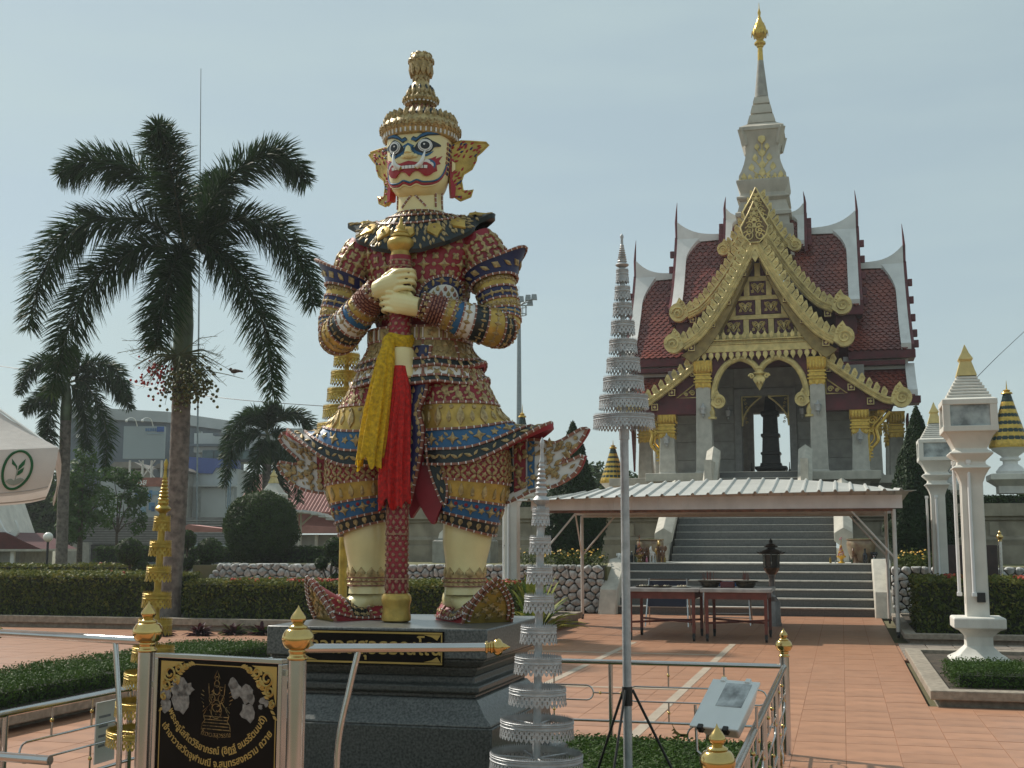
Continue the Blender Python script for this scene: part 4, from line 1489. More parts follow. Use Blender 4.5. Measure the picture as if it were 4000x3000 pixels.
for i in range(12):
 q = .75 + i / 12
 on(g, Co, O_lotus, q, .27, .125, 3, rot=PI, sx=1.15)
 on(g, Co, O_kite, q, .28, .07, 1, hz=2.)
 on(g, Co, O_leaf, q, .29, .045, 0, hz=4., rot=PI)
 for d, v in ((-.02, .14), (.02, .14), (-.028, .26), (.028, .26), (-.01, .06), (.01, .06), (.0417, .2), (.0417, .34)):
  on(g, Co, O_leaf, q + d, v, .048, 0, rot=PI)
g.build('collar_ornaments', [M_orn, M_strip, M_white, M_goldp], co, 25, kind='stuff')
# neck with decorated seams
NK = ringsurf([(2.58, 0, .02, .155, .15), (2.68, 0, .015, .148, .145), (2.80, 0, .01, .15, .145)])
g = G()
g.surf(NK, 0, 1, 32, 0, 1, 4, closed=True)
nk = B('neck', g, M_cream)
g = G()
for du in (-.16, .16, -.24, .24):
 beads(g, [(NK(.75 + du, v), nrm(NK, .75 + du, v)) for v in (.25, .5, .75, .95)], .011, .007, .03)
for s_ in (-1, 1):
 beads(g, [(NK(.75 + s_ * d, v), nrm(NK, .75 + s_ * d, v)) for d, v in ((.0, .62), (.04, .45), (.09, .22))], .011, .007, .03)
g.build('neck_seams', [M_strip, M_white], nk, 25, kind='stuff')
# ------------------------------------------------------------------ head
H = ringsurf([(2.70, 0, -.015, .115, .12), (2.735, 0, -.02, .15, .155), (2.79, 0, -.02, .178, .178), (2.87, 0, -.015, .196, .196), (2.97, 0, -.01, .205, .205), (3.08, 0, -.005, .21, .21), (3.18, 0, 0, .208, .208)], 2.35)
g = G()
g.surf(H, 0, 1, 56, 0, 1, 18, closed=True, cap0=True, cap1=True)
hd = B('head', g, M_cream)
su, sv = .8, H.sv
FD = lambda g, pts, off, mi: decal(g, H, .75, H.v(2.95), su, sv, [(x, z - 2.95) for x, z in pts], off, mi, .02)
M_eyew = mat('enamel_white', (.8, .8, .78), .25, var=.02)
M_black = mat('enamel_black', (.008, .008, .01), .3)
M_lip = mat('enamel_red', (.36, .012, .02), .3, var=.05)
for s_ in (-1, 1):
 mx = lambda pts: [(s_ * x, z) for x, z in (pts if s_ > 0 else reversed(pts))]
 g = G()
 FD(g, mx(smooth_closed([(.035, 2.985), (.055, 3.025), (.1, 3.058), (.14, 3.04), (.19, 3.025), (.195, 3.012), (.155, 3.0), (.13, 2.965), (.09, 2.955), (.055, 2.965)], 3)), .006, 0)
 FD(g, mx(smooth_closed([(.005, 2.975), (.03, 2.995), (.07, 2.962), (.105, 2.95), (.15, 2.975), (.11, 2.935), (.06, 2.945), (.02, 2.95)], 3)), .005, 1)
 g.build('eye_outline', [M_black, M_blue], hd, 30)
 g = G()
 FD(g, disc(s_ * .097, 3.005, .042), .011, 0)
 FD(g, disc(s_ * .097, 3.005, .036), .013, 1)
 FD(g, disc(s_ * .097, 3.005, .034), .016, 0)
 FD(g, disc(s_ * .096, 3.004, .025), .019, 1)
 FD(g, disc(s_ * .091, 3.010, .006, 6), .021, 0)
 g.build('eye', [M_eyew, M_black], hd, 30)
 g = G()
 brow = [(.012, 3.045), (.025, 3.06), (.045, 3.05), (.075, 3.078), (.105, 3.094), (.135, 3.108), (.15, 3.099), (.17, 3.106), (.215, 3.116), (.19, 3.097), (.15, 3.087), (.11, 3.079), (.07, 3.061), (.04, 3.034)]
 FD(g, mx([(x * 1.03, z + (.008 if i < 9 else -.006)) for i, (x, z) in enumerate(brow)]), .006, 0)
 FD(g, mx(brow), .010, 1)
 g.build('brow', [M_black, M_blue], hd, 30)
 # cheek flames and clouds
 g = G()
 FD(g, mx([(.09, 2.91), (.14, 2.925), (.17, 2.945), (.165, 2.925), (.215, 2.955), (.19, 2.915), (.205, 2.90), (.175, 2.885), (.185, 2.85), (.15, 2.83), (.11, 2.82), (.1, 2.86)]), .005, 0)
 FD(g, mx(smooth_closed([(.10, 2.905), (.135, 2.915), (.165, 2.895), (.16, 2.865), (.145, 2.835), (.11, 2.83)], 4)), .009, 1)
 for (x, z, r_) in ((.112, 2.895, .02), (.132, 2.88, .02), (.135, 2.855, .018), (.122, 2.838, .014)):
  FD(g, disc(s_ * x, z, r_, 10), .013, 2)
 g.build('cheek_flame', [M_lip, M_blue, M_eyew], hd, 30)
 g = G()
 f_ = cubic([(0, (.055, 2.862, .02)), (1, (.075, 2.88, .035)), (2, (.088, 2.92, .03)), (3, (.098, 2.972, .012))])
 pts, rs = [], []
 for i in range(13):
  x, z, o_ = f_(i / 4)
  u, v = .75 + s_ * x * su, H.v(z)
  pts.append(H(u, v) + nrm(H, u, v) * (o_ + .004))
  rs.append(.017 * (1 - (i / 12) ** 2 * .85))
 g.tube(pts, rs, 8)
 g.build('tusk', M_eyew, hd, 50)
 g = G()
 FD(g, disc(s_ * .058, 2.862, .017, 10, .014), .03, 0)
 g.build('tusk_ring', M_goldp, hd, 30)
 # ear: flame-shaped gilded wing with red spots
 raw = [(1285, 1000), (1340, 965), (1400, 940), (1490, 935), (1640, 930), (1662, 945), (1600, 1010), (1545, 1060), (1540, 1100), (1500, 1180), (1420, 1235), (1398, 1300), (1415, 1385), (1470, 1388), (1510, 1370), (1490, 1430), (1400, 1472), (1340, 1440), (1300, 1340), (1300, 1200), (1280, 1100)]
 ear = [((x - 1290) / 1474 * 1.05 + .19, 3.15 - (y / 2.37 + 150 - 520) / 194 * .345) for x, y in raw]
 g = G()
 Mr = Matrix.Translation((.19, .0, 0)) @ Matrix.Rotation(R(32), 4, 'Z') @ Matrix.Translation((-.19, 0, 0))
 Me = Matrix.Translation((0, .03, 0)) @ Mr if s_ > 0 else Matrix.Translation((0, .03, 0)) @ Matrix.Scale(-1, 4, (1, 0, 0)) @ Mr
 g.prism(ear, -.016, .016, 'y', 0, Me)
 g.tube([Me @ Vector((x, -.012, z)) for x, z in ear], .010, 5, 0)
 rs_ = random.Random(4)
 k = 0
 while k < 110:
  x, z = rs_.uniform(.19, .46), rs_.uniform(2.68, 3.1)
  inside = False
  for i in range(len(ear)):
   (xa, za), (xb, zb) = ear[i], ear[i - 1]
   if (za > z) != (zb > z) and x < (xb - xa) * (z - za) / (zb - za) + xa:
    inside = not inside
  if inside:
   put(g, O_leaf, Me @ Vector((x, -.017, z)), Me.to_3x3() @ Vector((0, -1, 0)), Me.to_3x3() @ Vector((1, 0, 0)), .035, 1 if k % 4 else 2, rot=rs_.uniform(-1.4, -.4) * s_)
  k += 1
 g.prism([(.185, 2.98), (.215, 2.97), (.225, 2.90), (.205, 2.84), (.23, 2.78), (.225, 2.72), (.2, 2.72), (.19, 2.85)], -.03, .02, 'y', 1, Me)
 g.prism([(.2, 2.955), (.222, 2.94), (.222, 2.9), (.2, 2.88)], -.04, -.03, 'y', 3, Me)
 g.build('ear', [M_goldp, M_lip, M_navy, M_cream], hd, 30)
# jaw line
g = G()
jl = [(-.27, 2.90), (-.235, 2.82), (-.18, 2.775), (-.1, 2.76), (-.05, 2.772), (0, 2.758), (.05, 2.772), (.1, 2.76), (.18, 2.775), (.235, 2.82), (.27, 2.90)]
f_ = cubic([(i, p) for i, p in enumerate(jl)])
for dz, mi, r_ in ((0, 0, .008), (.014, 1, .005), (-.012, 2, .006)):
 pts = []
 for i in range(41):
  x, z = f_(i / 4)
  u, v = .75 + x * su, H.v(z + dz)
  pts.append(H(u, v) + nrm(H, u, v) * .003)
 g.tube(pts, r_, 6, mi)
g.build('jaw_line', [M_lip, M_blue, M_cream], hd, 40)
# nose, mouth, teeth
g = G()
g.ball((0, -.222, 2.945), .03, 12, 8, sc_=(1.25, .8, .85))
for s_ in (-1, 1):
 g.ball((s_ * .038, -.212, 2.938), .02, 10, 6, sc_=(1.1, .8, .8))
g.tube([(0, -.205, 3.04), (0, -.225, 2.99), (0, -.235, 2.95)], [.012, .022, .028], 8)
g.build('nose', M_cream, hd, 50)
g = G()
FD(g, [(-.035, 3.0), (0, 3.02), (.035, 3.0), (.02, 2.985), (.028, 2.965), (0, 2.985), (-.028, 2.965), (-.02, 2.985)], .026, 0)
for s_ in (-1, 1):
 FD(g, disc(s_ * .014, 3.10, .006, 8, .014), .005, 1)
g.build('nose_bridge_mark', [M_blue, M_lip], hd, 30)
g = G()
up = [(-.155, 2.84), (-.15, 2.87), (-.11, 2.895), (-.055, 2.893), (0, 2.905), (.055, 2.893), (.11, 2.895), (.15, 2.87), (.155, 2.84), (.135, 2.815), (.1, 2.81), (.06, 2.84), (.02, 2.828), (0, 2.808), (-.02, 2.828), (-.06, 2.84), (-.1, 2.81), (-.135, 2.815)]
FD(g, list(reversed(smooth_closed(up, 2))), .014, 0)
FD(g, list(reversed([(-.11, 2.872), (-.05, 2.873), (0, 2.88), (.05, 2.873), (.11, 2.872), (.118, 2.858), (.06, 2.853), (0, 2.857), (-.06, 2.853), (-.118, 2.858)])), .018, 1)
g.build('mouth', [M_lip, M_black], hd, 30)
for k in range(10):
 if k in (2, 7):
  continue
 x = (k - 4.5) * .023
 g = G()
 FD(g, [(x - .0095, 2.855), (x + .0095, 2.855), (x + .0095, 2.874), (x - .0095, 2.874)], .024, 0)
 g.build('tooth', M_eyew, hd, 30)
# side hair pattern
g = G()
for s_ in (-1, 1):
 for k in range(4):
  for i in range(7):
   on(g, H, O_dot, .75 + s_ * (.215 + .022 * k), H.v(2.86 + .032 * i), .026, k % 2)
B('temple_studs', g, [M_strip, M_navy], hd, 25, kind='stuff')
# ------------------------------------------------------------------ crown
g = G()
prof = [(.20, 3.08), (.235, 3.095), (.245, 3.12), (.25, 3.135), (.262, 3.145), (.265, 3.165), (.255, 3.185), (.245, 3.195), (.235, 3.215), (.19, 3.235), (.125, 3.27), (.078, 3.315), (.07, 3.335), (.075, 3.345), (.112, 3.362), (.118, 3.378), (.11, 3.392), (.08, 3.405), (.082, 3.42), (.086, 3.435), (.075, 3.46), (.06, 3.492), (.053, 3.505), (.05, 3.52), (.056, 3.55), (.072, 3.60), (.08, 3.64), (.078, 3.675), (.06, 3.703), (.03, 3.716), (.005, 3.718)]
g.lathe(prof, 36)
cr = B('crown', g, M_goldold, None, 40)
fp = lambda z: next((a[0] + (b[0] - a[0]) * (z - a[1]) / max(1e-6, b[1] - a[1]) for a, b in zip(prof, prof[1:]) if a[1] <= z <= b[1]), .05)
g = G()
def ringorn(tm, n, z, size, mi, rot=0., up=.15, hz=1., out=0., sx=1., ph=0.):
 for i in range(n):
  a = 2 * PI * (i + ph) / n
  d = Vector((math.cos(a), math.sin(a), up))
  put(g, tm, Vector((math.cos(a) * (fp(z) + out), math.sin(a) * (fp(z) + out), z)), d, Vector((-math.sin(a), math.cos(a), 0)), size, mi, rot, sx, hz)
ringorn(O_bar, 46, 3.112, .03, 1, PI / 2, 0, out=.002)
ringorn(O_flower, 30, 3.165, .05, 0, 0, 0)
ringorn(O_dot, 60, 3.138, .016, 0, 0, 0)
ringorn(O_leaf, 30, 3.228, .085, 0, 0, .1, 2.2, .012, 1.1)
ringorn(O_leaf, 26, 3.245, .08, 3, 0, .3, 2., .0, 1.1, .5)
ringorn(O_leaf, 18, 3.28, .09, 0, 0, .6, 1.6)
ringorn(O_leaf, 14, 3.31, .08, 2, 0, .5, 1.6, ph=.5)
ringorn(O_leaf, 22, 3.385, .04, 0, 0, .2, 1.6)
ringorn(O_dot, 24, 3.358, .018, 1, 0, -.2)
ringorn(O_leaf, 14, 3.43, .055, 0, 0, .2, 1.6)
ringorn(O_leaf, 12, 3.455, .05, 3, 0, .3, 1.6, ph=.5)
ringorn(O_kite, 10, 3.53, .05, 0, 0, 0)
ringorn(O_leaf, 12, 3.585, .09, 0, 0, -.1, 1.2)
ringorn(O_flower, 12, 3.655, .05, 0, 0, .1, 1.2, ph=.5)
ringorn(O_flower, 8, 3.698, .04, 0, 0, .8, 1.2)
g.build('crown_leaves', [M_orn, M_white, M_strip, M_blk], cr, 25, kind='stuff')
# ------------------------------------------------------------------ arms
def arm(s_, wrist, mid, elbow):
 bands = M_goldp, M_navy, M_blue, M_white, M_blk
 UA = tubesurf([(s_ * .36, .03, 2.42, .13), (s_ * .435, .03, 2.30, .145), (s_ * .49, .02, 2.17, .135), (s_ * .53, .0, 2.03, .128), (s_ * .555, -.01, 1.92, .125), elbow + (.12,)])
 root = G()
 root.surf(UA, 0, 1, 28, 0, .42, 8, 0, closed=True, cap0=True)
 for (a, b, mi) in ((.42, .56, 1), (.56, .67, 2), (.67, .79, 1), (.79, .9, 3), (.9, 1, 1)):
  root.surf(UA, 0, 1, 28, a, b, 3, mi, closed=True, cap1=(b == 1))
 A = B('arm', root, [M_red, M_goldp, M_navy, M_blue])
 g = G()
 lattice(g, UA, 0, 1, 8, .02, .4, 3, .105)
 for (v, tm, sz, n) in ((.49, O_flower, .05, 14), (.615, O_star, .055, 12), (.73, O_flower, .05, 14), (.845, O_star, .05, 12)):
  for i in range(n):
   on(g, UA, tm, i / n, v, sz, 0)
   on(g, UA, O_oval, (i + .5) / n, v, sz * .8, 0, rot=PI / 2 if tm is O_star else .6)
 for v in (.42, .56, .67, .79, .9):
  beads(g, line_on(UA, v, n=36), .012, .009, .04, 1, 2)
 g.build('arm_ornaments', [M_orn, M_strip, M_white], A, 25, kind='stuff')
 # winged sleeve cuff
 def W(u, v):
  u = 1 - u
  p = UA(u, .47 - .12 * v)
  c = UA(.0, .47 - .12 * v).lerp(UA(.5, .47 - .12 * v), .5)
  d = (p - c).normalized()
  out = max(0, d.x * s_)
  return p + d * (.018 + .03 * v) + Vector((s_ * (.075 if s_ > 0 else .11) * out ** 3 * v * v, 0, .02 * v + .09 * out ** 3 * v * v))
 g = G()
 g.surf(W, 0, 1, 40, 0, 1, 6, 0, closed=True)
 Wi = lambda u, v: W(1 - u, v) * .985 + UA(1 - u, .47 - .12 * v) * .015 - nrm(W, 1 - u, v) * .012
 g.surf(Wi, 0, 1, 40, 0, 1, 4, 1, closed=True)
 for i in range(14):
  on(g, W, (O_leaf, O_kite)[i % 2], i / 14, .5, .07, 2, rot=.9)
 for v in (.04, .97):
  beads(g, line_on(W, v, n=50), .013, .01, .04, 3, 4)
 g.build('sleeve_wing', [M_navy, M_red, M_orn, M_strip, M_white], A, 30)
 # forearm
 FA = tubesurf([(elbow[0] + s_ * .01, elbow[1] + .02, elbow[2] - .005, .112), (elbow[0] - s_ * .03, elbow[1] - .05, elbow[2] - .01, .124), mid + (.108,), ((mid[0] + wrist[0]) / 2, (mid[1] + wrist[1]) / 2, (mid[2] + wrist[2]) / 2, .094), wrist + (.078,)], Vector((0, 0, 1)))
 g = G()
 seq = ((0, .14, 0), (.14, .23, 1), (.23, .35, 0), (.35, .44, 1), (.44, .53, 2), (.53, .62, 3), (.62, .73, 0), (.73, 1, 4))
 for (a, b, mi) in seq:
  g.surf(FA, 0, 1, 28, a, b, 3, mi, closed=True, cap0=(a == 0), cap1=(b == 1))
 fo = B('forearm', g, [M_goldp, M_blk, M_white, M_blue, M_dkred], A)
 g = G()
 for (v, tm, n, sz) in ((.08, O_leaf, 10, .05), (.19, O_flower, 12, .045), (.29, O_kite, 12, .05), (.385, O_leaf, 12, .045), (.49, O_kite, 10, .05), (.6, O_flower, 10, .045), (.695, O_kite, 10, .045)):
  for i in range(n):
   on(g, FA, tm, i / n, v, sz, 0)
   on(g, FA, O_oval, (i + .5) / n, v, sz * .7, 0, rot=PI / 2)
 for r_ in range(5):
  for i in range(16):
   on(g, FA, O_bar, (i + .5 * (r_ % 2)) / 16, .765 + r_ * .034, .03, 1, rot=0, hz=1.2)
 for i in range(12):
  on(g, FA, O_flower, i / 12, .95, .042, 0)
 for v in (.14, .23, .35, .44, .53, .62, .73, .92, .995):
  beads(g, line_on(FA, v, n=30), .010, .008, .035, 1, 2)
 g.build('forearm_ornaments', [M_orn, M_strip, M_white], fo, 25, kind='stuff')
 return A
CX, CY = -.03, -.27                          # club axis
arm(1, (CX + .15, CY - .045, 1.945), (.36, -.20, 1.86), (.565, -.03, 1.83))
arm(-1, (CX - .13, CY - .035, 2.06), (-.36, -.20, 1.9), (-.545, -.03, 1.83))
def fist(s_, z0, dz):
 g = G()
 sec = cubic([(0, (.155, -.045, .0, .066, .062)), (1, (.105, -.07, .0, .062, .066)), (2, (.05, -.092, .0, .04, .068)), (3, (-.01, -.10, 0, .032, .066)), (4, (-.05, -.088, 0, .026, .062))])
 rings = []
 for i in range(13):
  x, y, z, ry, rz = sec(i / 3)
  rings.append([(CX + s_ * x, CY + y + ry * math.cos(2 * PI * k / 16), z0 + z + dz * (x - .05) + rz * math.sin(2 * PI * k / 16)) for k in range(16)])
 v = [p for r_ in rings for p in r_]
 f = [(j * 16 + i, j * 16 + (i + 1) % 16, (j + 1) * 16 + (i + 1) % 16, (j + 1) * 16 + i) for j in range(12) for i in range(16)]
 f += [tuple(range(16)), tuple(12 * 16 + i for i in range(16))]
 g.add(v, f)
 for k in range(4):
  z = z0 + .055 - .0365 * k
  ln = (.92, 1, .97, .85)[k]
  P_ = cubic([(0, (.03, -.098, 0)), (1, (-.035, -.112, .003)), (2, (-.092 * ln, -.082, 0)), (3, (-.105 * ln, -.02, -.004)), (4, (-.075, .045, -.008)), (5, (-.02, .075, -.01))])
  pts = [P_(i / 3) for i in range(16)]
  rs = [.016 + .0035 * (1 if i in (2, 3, 7, 8) else 0) - .0006 * i * .5 for i in range(16)]
  g.tube([(CX + s_ * x, CY + y, z + q + dz * (x - .05)) for x, y, q in pts], rs, 10)
 P_ = cubic([(0, (.09, -.06, .045)), (1, (.06, -.05, .075)), (2, (.01, -.085, .088)), (3, (-.035, -.09, .078))])
 g.tube([(CX + s_ * x, CY + y, z0 + q) for x, y, q in [P_(i / 4) for i in range(13)]], [.026 - .0008 * i for i in range(13)], 10)
 o = B('hand', g, M_cream, None, 60)
 md = o.modifiers.new('remesh', 'REMESH')
 md.mode = 'VOXEL'
 md.voxel_size = .0048
 md.use_smooth_shade = True
 sm = o.modifiers.new('smooth', 'SMOOTH')
 sm.factor = .5
 sm.iterations = 1
fist(-1, 2.07, -.25)
fist(1, 1.945, -.2)
# ------------------------------------------------------------------ club
g = G()
g.lathe([(.066, .16), (.066, 1.0), (.067, 2.27)], 24, (CX, CY, 0))
cl = B('club', g, M_red)
g = G()
g.lathe([(.07, 0), (.088, .01), (.09, .03), (.083, .06), (.084, .1), (.092, .13), (.09, .155), (.08, .17), (.06, .175)], 28, (CX, CY, 0))
g.build('club_foot', M_goldp, cl, 40)
g = G()
g.lathe([(.062, 2.25), (.066, 2.265), (.06, 2.285), (.058, 2.30), (.07, 2.315), (.084, 2.335), (.086, 2.36), (.075, 2.378), (.055, 2.388), (.062, 2.395), (.06, 2.408), (.045, 2.415), (.048, 2.424), (.04, 2.436), (.03, 2.445), (.028, 2.46), (.012, 2.485), (.004, 2.53)], 28, (CX, CY, 0))
g.build('club_finial', M_goldp, cl, 40)
g = G()
CS = lambda u, v: Vector((CX + .067 * math.cos(2 * PI * u), CY + .067 * math.sin(2 * PI * u), .18 + 2.07 * v))
for j in range(64):
 z = j / 64
 zz = .18 + 2.07 * z
 for i in range(10):
  u = (i + .5 * (j % 2)) / 10
  if .2 < zz < .25 and j % 2:
   on(g, CS, O_leaf, u, z, .05, 0)
  elif zz < .5:
   on(g, CS, O_dot, u, z, .024, 0)
  elif zz < 1.3:
   on(g, CS, (O_flower, O_kite)[j % 2], u, z, .036, 0)
  else:
   on(g, CS, (O_bar, O_dot)[j % 2], u, z, .026, 0, rot=.5)
for z in (.53, .26, 1.3, 2.2, 2.235):
 beads(g, line_on(CS, (z - .18) / 2.07, n=24), .01, .006, .02, 0, 0)
g.build('club_ornaments', mat('club_relief', (.36, .20, .12), .45, metal=.2, var=.25, scale=60), cl, 25, kind='stuff')
# ------------------------------------------------------------------ legs
def leg(s_):
 out0 = 0. if s_ > 0 else PI
 kt = cubic([(0, (.16, .03, .235, .22)), (.3, (.225, .02, .262, .24)), (.55, (.285, .01, .278, .25)), (.8, (.32, .0, .285, .25)), (1, (.335, 0, .285, .25))])
 def TH(u, v):                         # v = 1 at the hip, 0 at the cuff edge
  w_ = 1 - v
  cx, cy, rx, ry = kt(w_)
  a = 2 * PI * u
  d = math.cos(a - out0 + s_ * .12)
  f_ = max(0, (w_ - .45) / .55) ** 2
  c = max(0, d) ** 3.2
  rr = 1 + f_ * .06
  return Vector((s_ * cx + rx * rr * math.cos(a) + s_ * f_ * .26 * c, cy + ry * rr * math.sin(a), 1.6 - .62 * w_ + f_ * .235 * c - f_ * .03 * (1 - c) * max(0, -math.sin(a))))
 g = G()
 for (a, b, mi, n) in ((.58, 1, 0, 8), (.32, .58, 1, 4), (.14, .32, 2, 4), (0, .14, 3, 3)):
  g.surf(TH, 0, 1, 48, a, b, n, mi, closed=True)
 THi = lambda u, v: TH(1 - u, v) - nrm(TH, 1 - u, v) * .035
 g.surf(lambda u, v: TH(1 - u, 0).lerp(THi(u, 0), v), 0, 1, 48, 0, 1, 1, 0, closed=True)
 g.surf(THi, 0, 1, 48, 0, .5, 4, 0, closed=True)
 L = B('thigh', g, [M_red, M_goldp, M_blue, M_blk])
 g = G()
 lattice(g, TH, 0, 1, 19, .58, .93, 6, .066, 'vine')
 for i in range(24):
  u = i / 24
  on(g, TH, O_leaf, u, .44, .13 if i % 2 else .08, 3, hz=.8)
  on(g, TH, O_leaf, u, .42, .08 if i % 2 else .05, 0, hz=1.6)
  on(g, TH, O_dot, u + .02, .535, .03, 0)
  on(g, TH, (O_star, O_flower)[i % 2], u, .23, .085 if i % 2 == 0 else .055, 0)
  on(g, TH, O_oval, u + .02, .23 + (.04 if i % 2 else -.04), .04, 0, rot=.8)
  on(g, TH, O_leaf, u, .07, .06, 0, rot=1.1)
  on(g, TH, O_leaf, u + .02, .075, .045, 0, rot=-.9)
 for v in (.58, .32, .14, .005):
  beads(g, line_on(TH, v, n=70), .014, .011, .045, 1, 2)
 g.build('thigh_ornaments', [M_orn, M_strip, M_white, M_goldold], L, 25, kind='stuff')
 LO = ringsurf([(.525, s_ * .34, 0, .170, .165), (.60, s_ * .348, 0, .186, .18), (.68, s_ * .355, 0, .207, .20), (.80, s_ * .362, 0, .234, .22), (.92, s_ * .36, 0, .25, .23), (1.1, s_ * .345, 0, .25, .23)])
 def LT(u, v):
  p = LO(u, v)
  d = math.cos(2 * PI * u - out0)
  return p + Vector((0, 0, .05 * d * (1 - v) * (-1) + .0)) + Vector((0, 0, .045 * (1 - v)))
 g = G()
 for (a, b, mi, n) in ((LO.v(.84), 1, 0, 5), (LO.v(.715), LO.v(.84), 1, 3), (LO.v(.6), LO.v(.715), 2, 3), (0, LO.v(.6), 3, 3)):
  g.surf(LT, 0, 1, 44, a, b, n, mi, closed=True, cap0=(a == 0), off=.0)
 lo = B('trouser', g, [M_red, M_goldp, M_blue, M_blk], L)
 g = G()
 lattice(g, LT, 0, 1, 16, LO.v(.85), LO.v(1.05), 3, .09, 'ring')
 for i in range(20):
  u = i / 20
  on(g, LT, O_leaf, u, LO.v(.775), .09 if i % 2 else .06, 3, hz=.8)
  on(g, LT, O_flower, u, LO.v(.75), .035, 0, hz=1.6)
  on(g, LT, (O_star, O_flower)[i % 2], u, LO.v(.657), .075 if i % 2 == 0 else .05, 0)
  on(g, LT, O_dot, u + .025, LO.v(.68), .025, 4)
  on(g, LT, O_lotus, u, LO.v(.562), .045, 0, rot=PI)
 for v in (LO.v(.84), LO.v(.715), LO.v(.6), .005):
  beads(g, line_on(LT, v, n=60), .013, .01, .045, 1, 2)
 g.build('trouser_ornaments', [M_orn, M_strip, M_white, M_goldold, M_red], lo, 25, kind='stuff')
 SH = ringsurf([(.16, s_ * .318, .0, .125, .13), (.24, s_ * .32, 0, .118, .12), (.36, s_ * .326, .005, .128, .128), (.48, s_ * .332, .01, .15, .148), (.62, s_ * .34, .01, .155, .15)])
 g = G()
 g.surf(SH, 0, 1, 32, 0, 1, 10, closed=True)
 shn = B('shin', g, M_cream, L)
 g = G()
 for (a, b) in ((.205, .285),):
  g.surf(SH, 0, 1, 40, SH.v(a), SH.v(b), 3, 0, closed=True, off=.008)
 for i in range(12):
  on(g, SH, O_lotus, i / 12, SH.v(.292), .062, 0, hz=1.6, sx=1.3)
 for i in range(24):
  on(g, SH, O_dot, i / 24, SH.v(.245), .022, 0, hz=2.6)
  on(g, SH, O_leaf, i / 24, SH.v(.222), .03, 0, hz=2.6, rot=1.2)
 for z in (.26, .235, .21):
  beads(g, [(p + n_ * .006, n_) for p, n_ in line_on(SH, SH.v(z), n=40)], .007, .007, .05, 1, 1)
 g.build('anklet', [M_goldold, M_strip], shn, 30)
 # boot: pointed-arch prow toe leaning outward
 ang = -PI / 2 + s_ * R(44)
 Ms = Matrix.Translation((s_ * .30, .03, 0)) @ Matrix.Rotation(ang, 4, 'Z')
 kb = cubic([(0, (-.19, .05, .10, 3, 0)), (.12, (-.15, .115, .13, 3, 0)), (.35, (-.03, .14, .125, 3, 0)), (.55, (.10, .15, .10, 2.4, .1)), (.75, (.2, .155, .15, 1.8, .3)), (.9, (.27, .158, .215, 1.35, .42)), (1, (.315, .165, .272, 1.2, .48))])
 def BT(u, v):
  x, w_, h_, pw, lean = kb(v)
  t = 1 - 2 * u
  z = h_ * max(0, 1 - abs(t) ** pw) ** (1 if pw > 2.2 else .58 + .42 * (pw - 1.2))
  bul = 1 + .08 * math.sin(PI * min(1, z / max(.01, h_)))
  return Ms @ Vector((x + lean * z, t * w_ * bul, z))
 g = G()
 g.surf(lambda u, v: BT(1 - u, v), 0, 1, 26, 0, 1, 22, 0)
 g.surf(lambda u, v: BT(u, 1) if v > .5 else BT(u, 1).lerp(Ms @ Vector((.315, 0, .1)), 0), 0, 1, 26, .6, .6, 1, 0) if False else None
 rim = [BT(i / 26, 1) for i in range(27)]
 cc = Ms @ Vector((.315 + .58 * .1, 0, .1))
 g.add(rim + [cc], [(i + 1, i, 27) for i in range(26)] + [(0, 26, 27)], 1)
 g.add([BT(0, j / 22) for j in range(23)] + [BT(1, j / 22) for j in range(23)], [(j, j + 1, 24 + j, 23 + j) for j in range(22)], 0)
 bt = B('boot', g, [M_red, M_goldp], L)
 g = G()
 fr = (Ms.to_3x3() @ Vector((1, 0, -.5))).normalized()
 for sc_ in (1, .8):
  beads(g, [((p - cc) * sc_ + cc + fr * .004, fr) for p in rim], .014, .012, .035, 1, 2)
 for i in range(1, 26):
  if i % 3 == 0:
   put(g, O_oval, (rim[i] - cc) * .9 + cc + fr * .004, fr, Vector((0, 0, 1)), .035, 0)
 for (a, b) in ((0, .09), (.05, .04), (-.05, .04), (0, .0), (.08, -.05), (-.08, -.05), (0, -.06), (.04, -.02), (-.04, -.02)):
  put(g, O_flower, cc + (Ms.to_3x3() @ Vector((.5 * b, a, b))) + fr * .004, fr, Ms.to_3x3() @ Vector((0, 1, 0)), .055, 0)
 flip = (lambda u, v: BT(1 - u, v)) if nrm(lambda u, v: BT(1 - u, v), .5, .4).z > 0 else BT
 for v in (.34, .5, .74, .96):
  beads(g, [(flip(u / 24, v), nrm(flip, u / 24, v)) for u in range(1, 24)], .014, .011, .035, 1, 2)
 for side in (0, 1):
  w0 = .03 if side == 0 else .97
  beads(g, [(flip(w0, j / 20), nrm(flip, w0, j / 20)) for j in range(21)], .012, .010, .04, 1, 2)
  for j in range(14):
   q = (j + .5) / 14
   for d in (.09, .2):
    on(g, flip, (O_leaf, O_flower)[j % 2], d if side == 0 else 1 - d, q, .042, 0)
 # dark green saddle band
 g.surf(flip, .02, .98, 24, .52, .73, 4, 3, off=.004)
 for i in range(10):
  for v in (.58, .66):
   on(g, flip, O_flower, .08 + .84 * i / 9, v, .035, 0, hz=2)
 g.build('boot_ornaments', [M_orn, M_strip, M_white, M_blk], bt, 25, kind='stuff')
 g = G()
 g.ball((0, 0, 0), .13, 18, 10, M=Ms @ Matrix.Translation((-.02, 0, .13)) @ Matrix.Diagonal((1.0, .93, .72, 1)))
 g.ball((0, 0, 0), .10, 18, 10, M=Ms @ Matrix.Translation((.07, 0, .115)) @ Matrix.Rotation(R(26), 4, 'Y') @ Matrix.Diagonal((1.55, 1.08, .72, 1)))
 g.build('foot', M_cream, L, 60)
leg(1)
leg(-1)
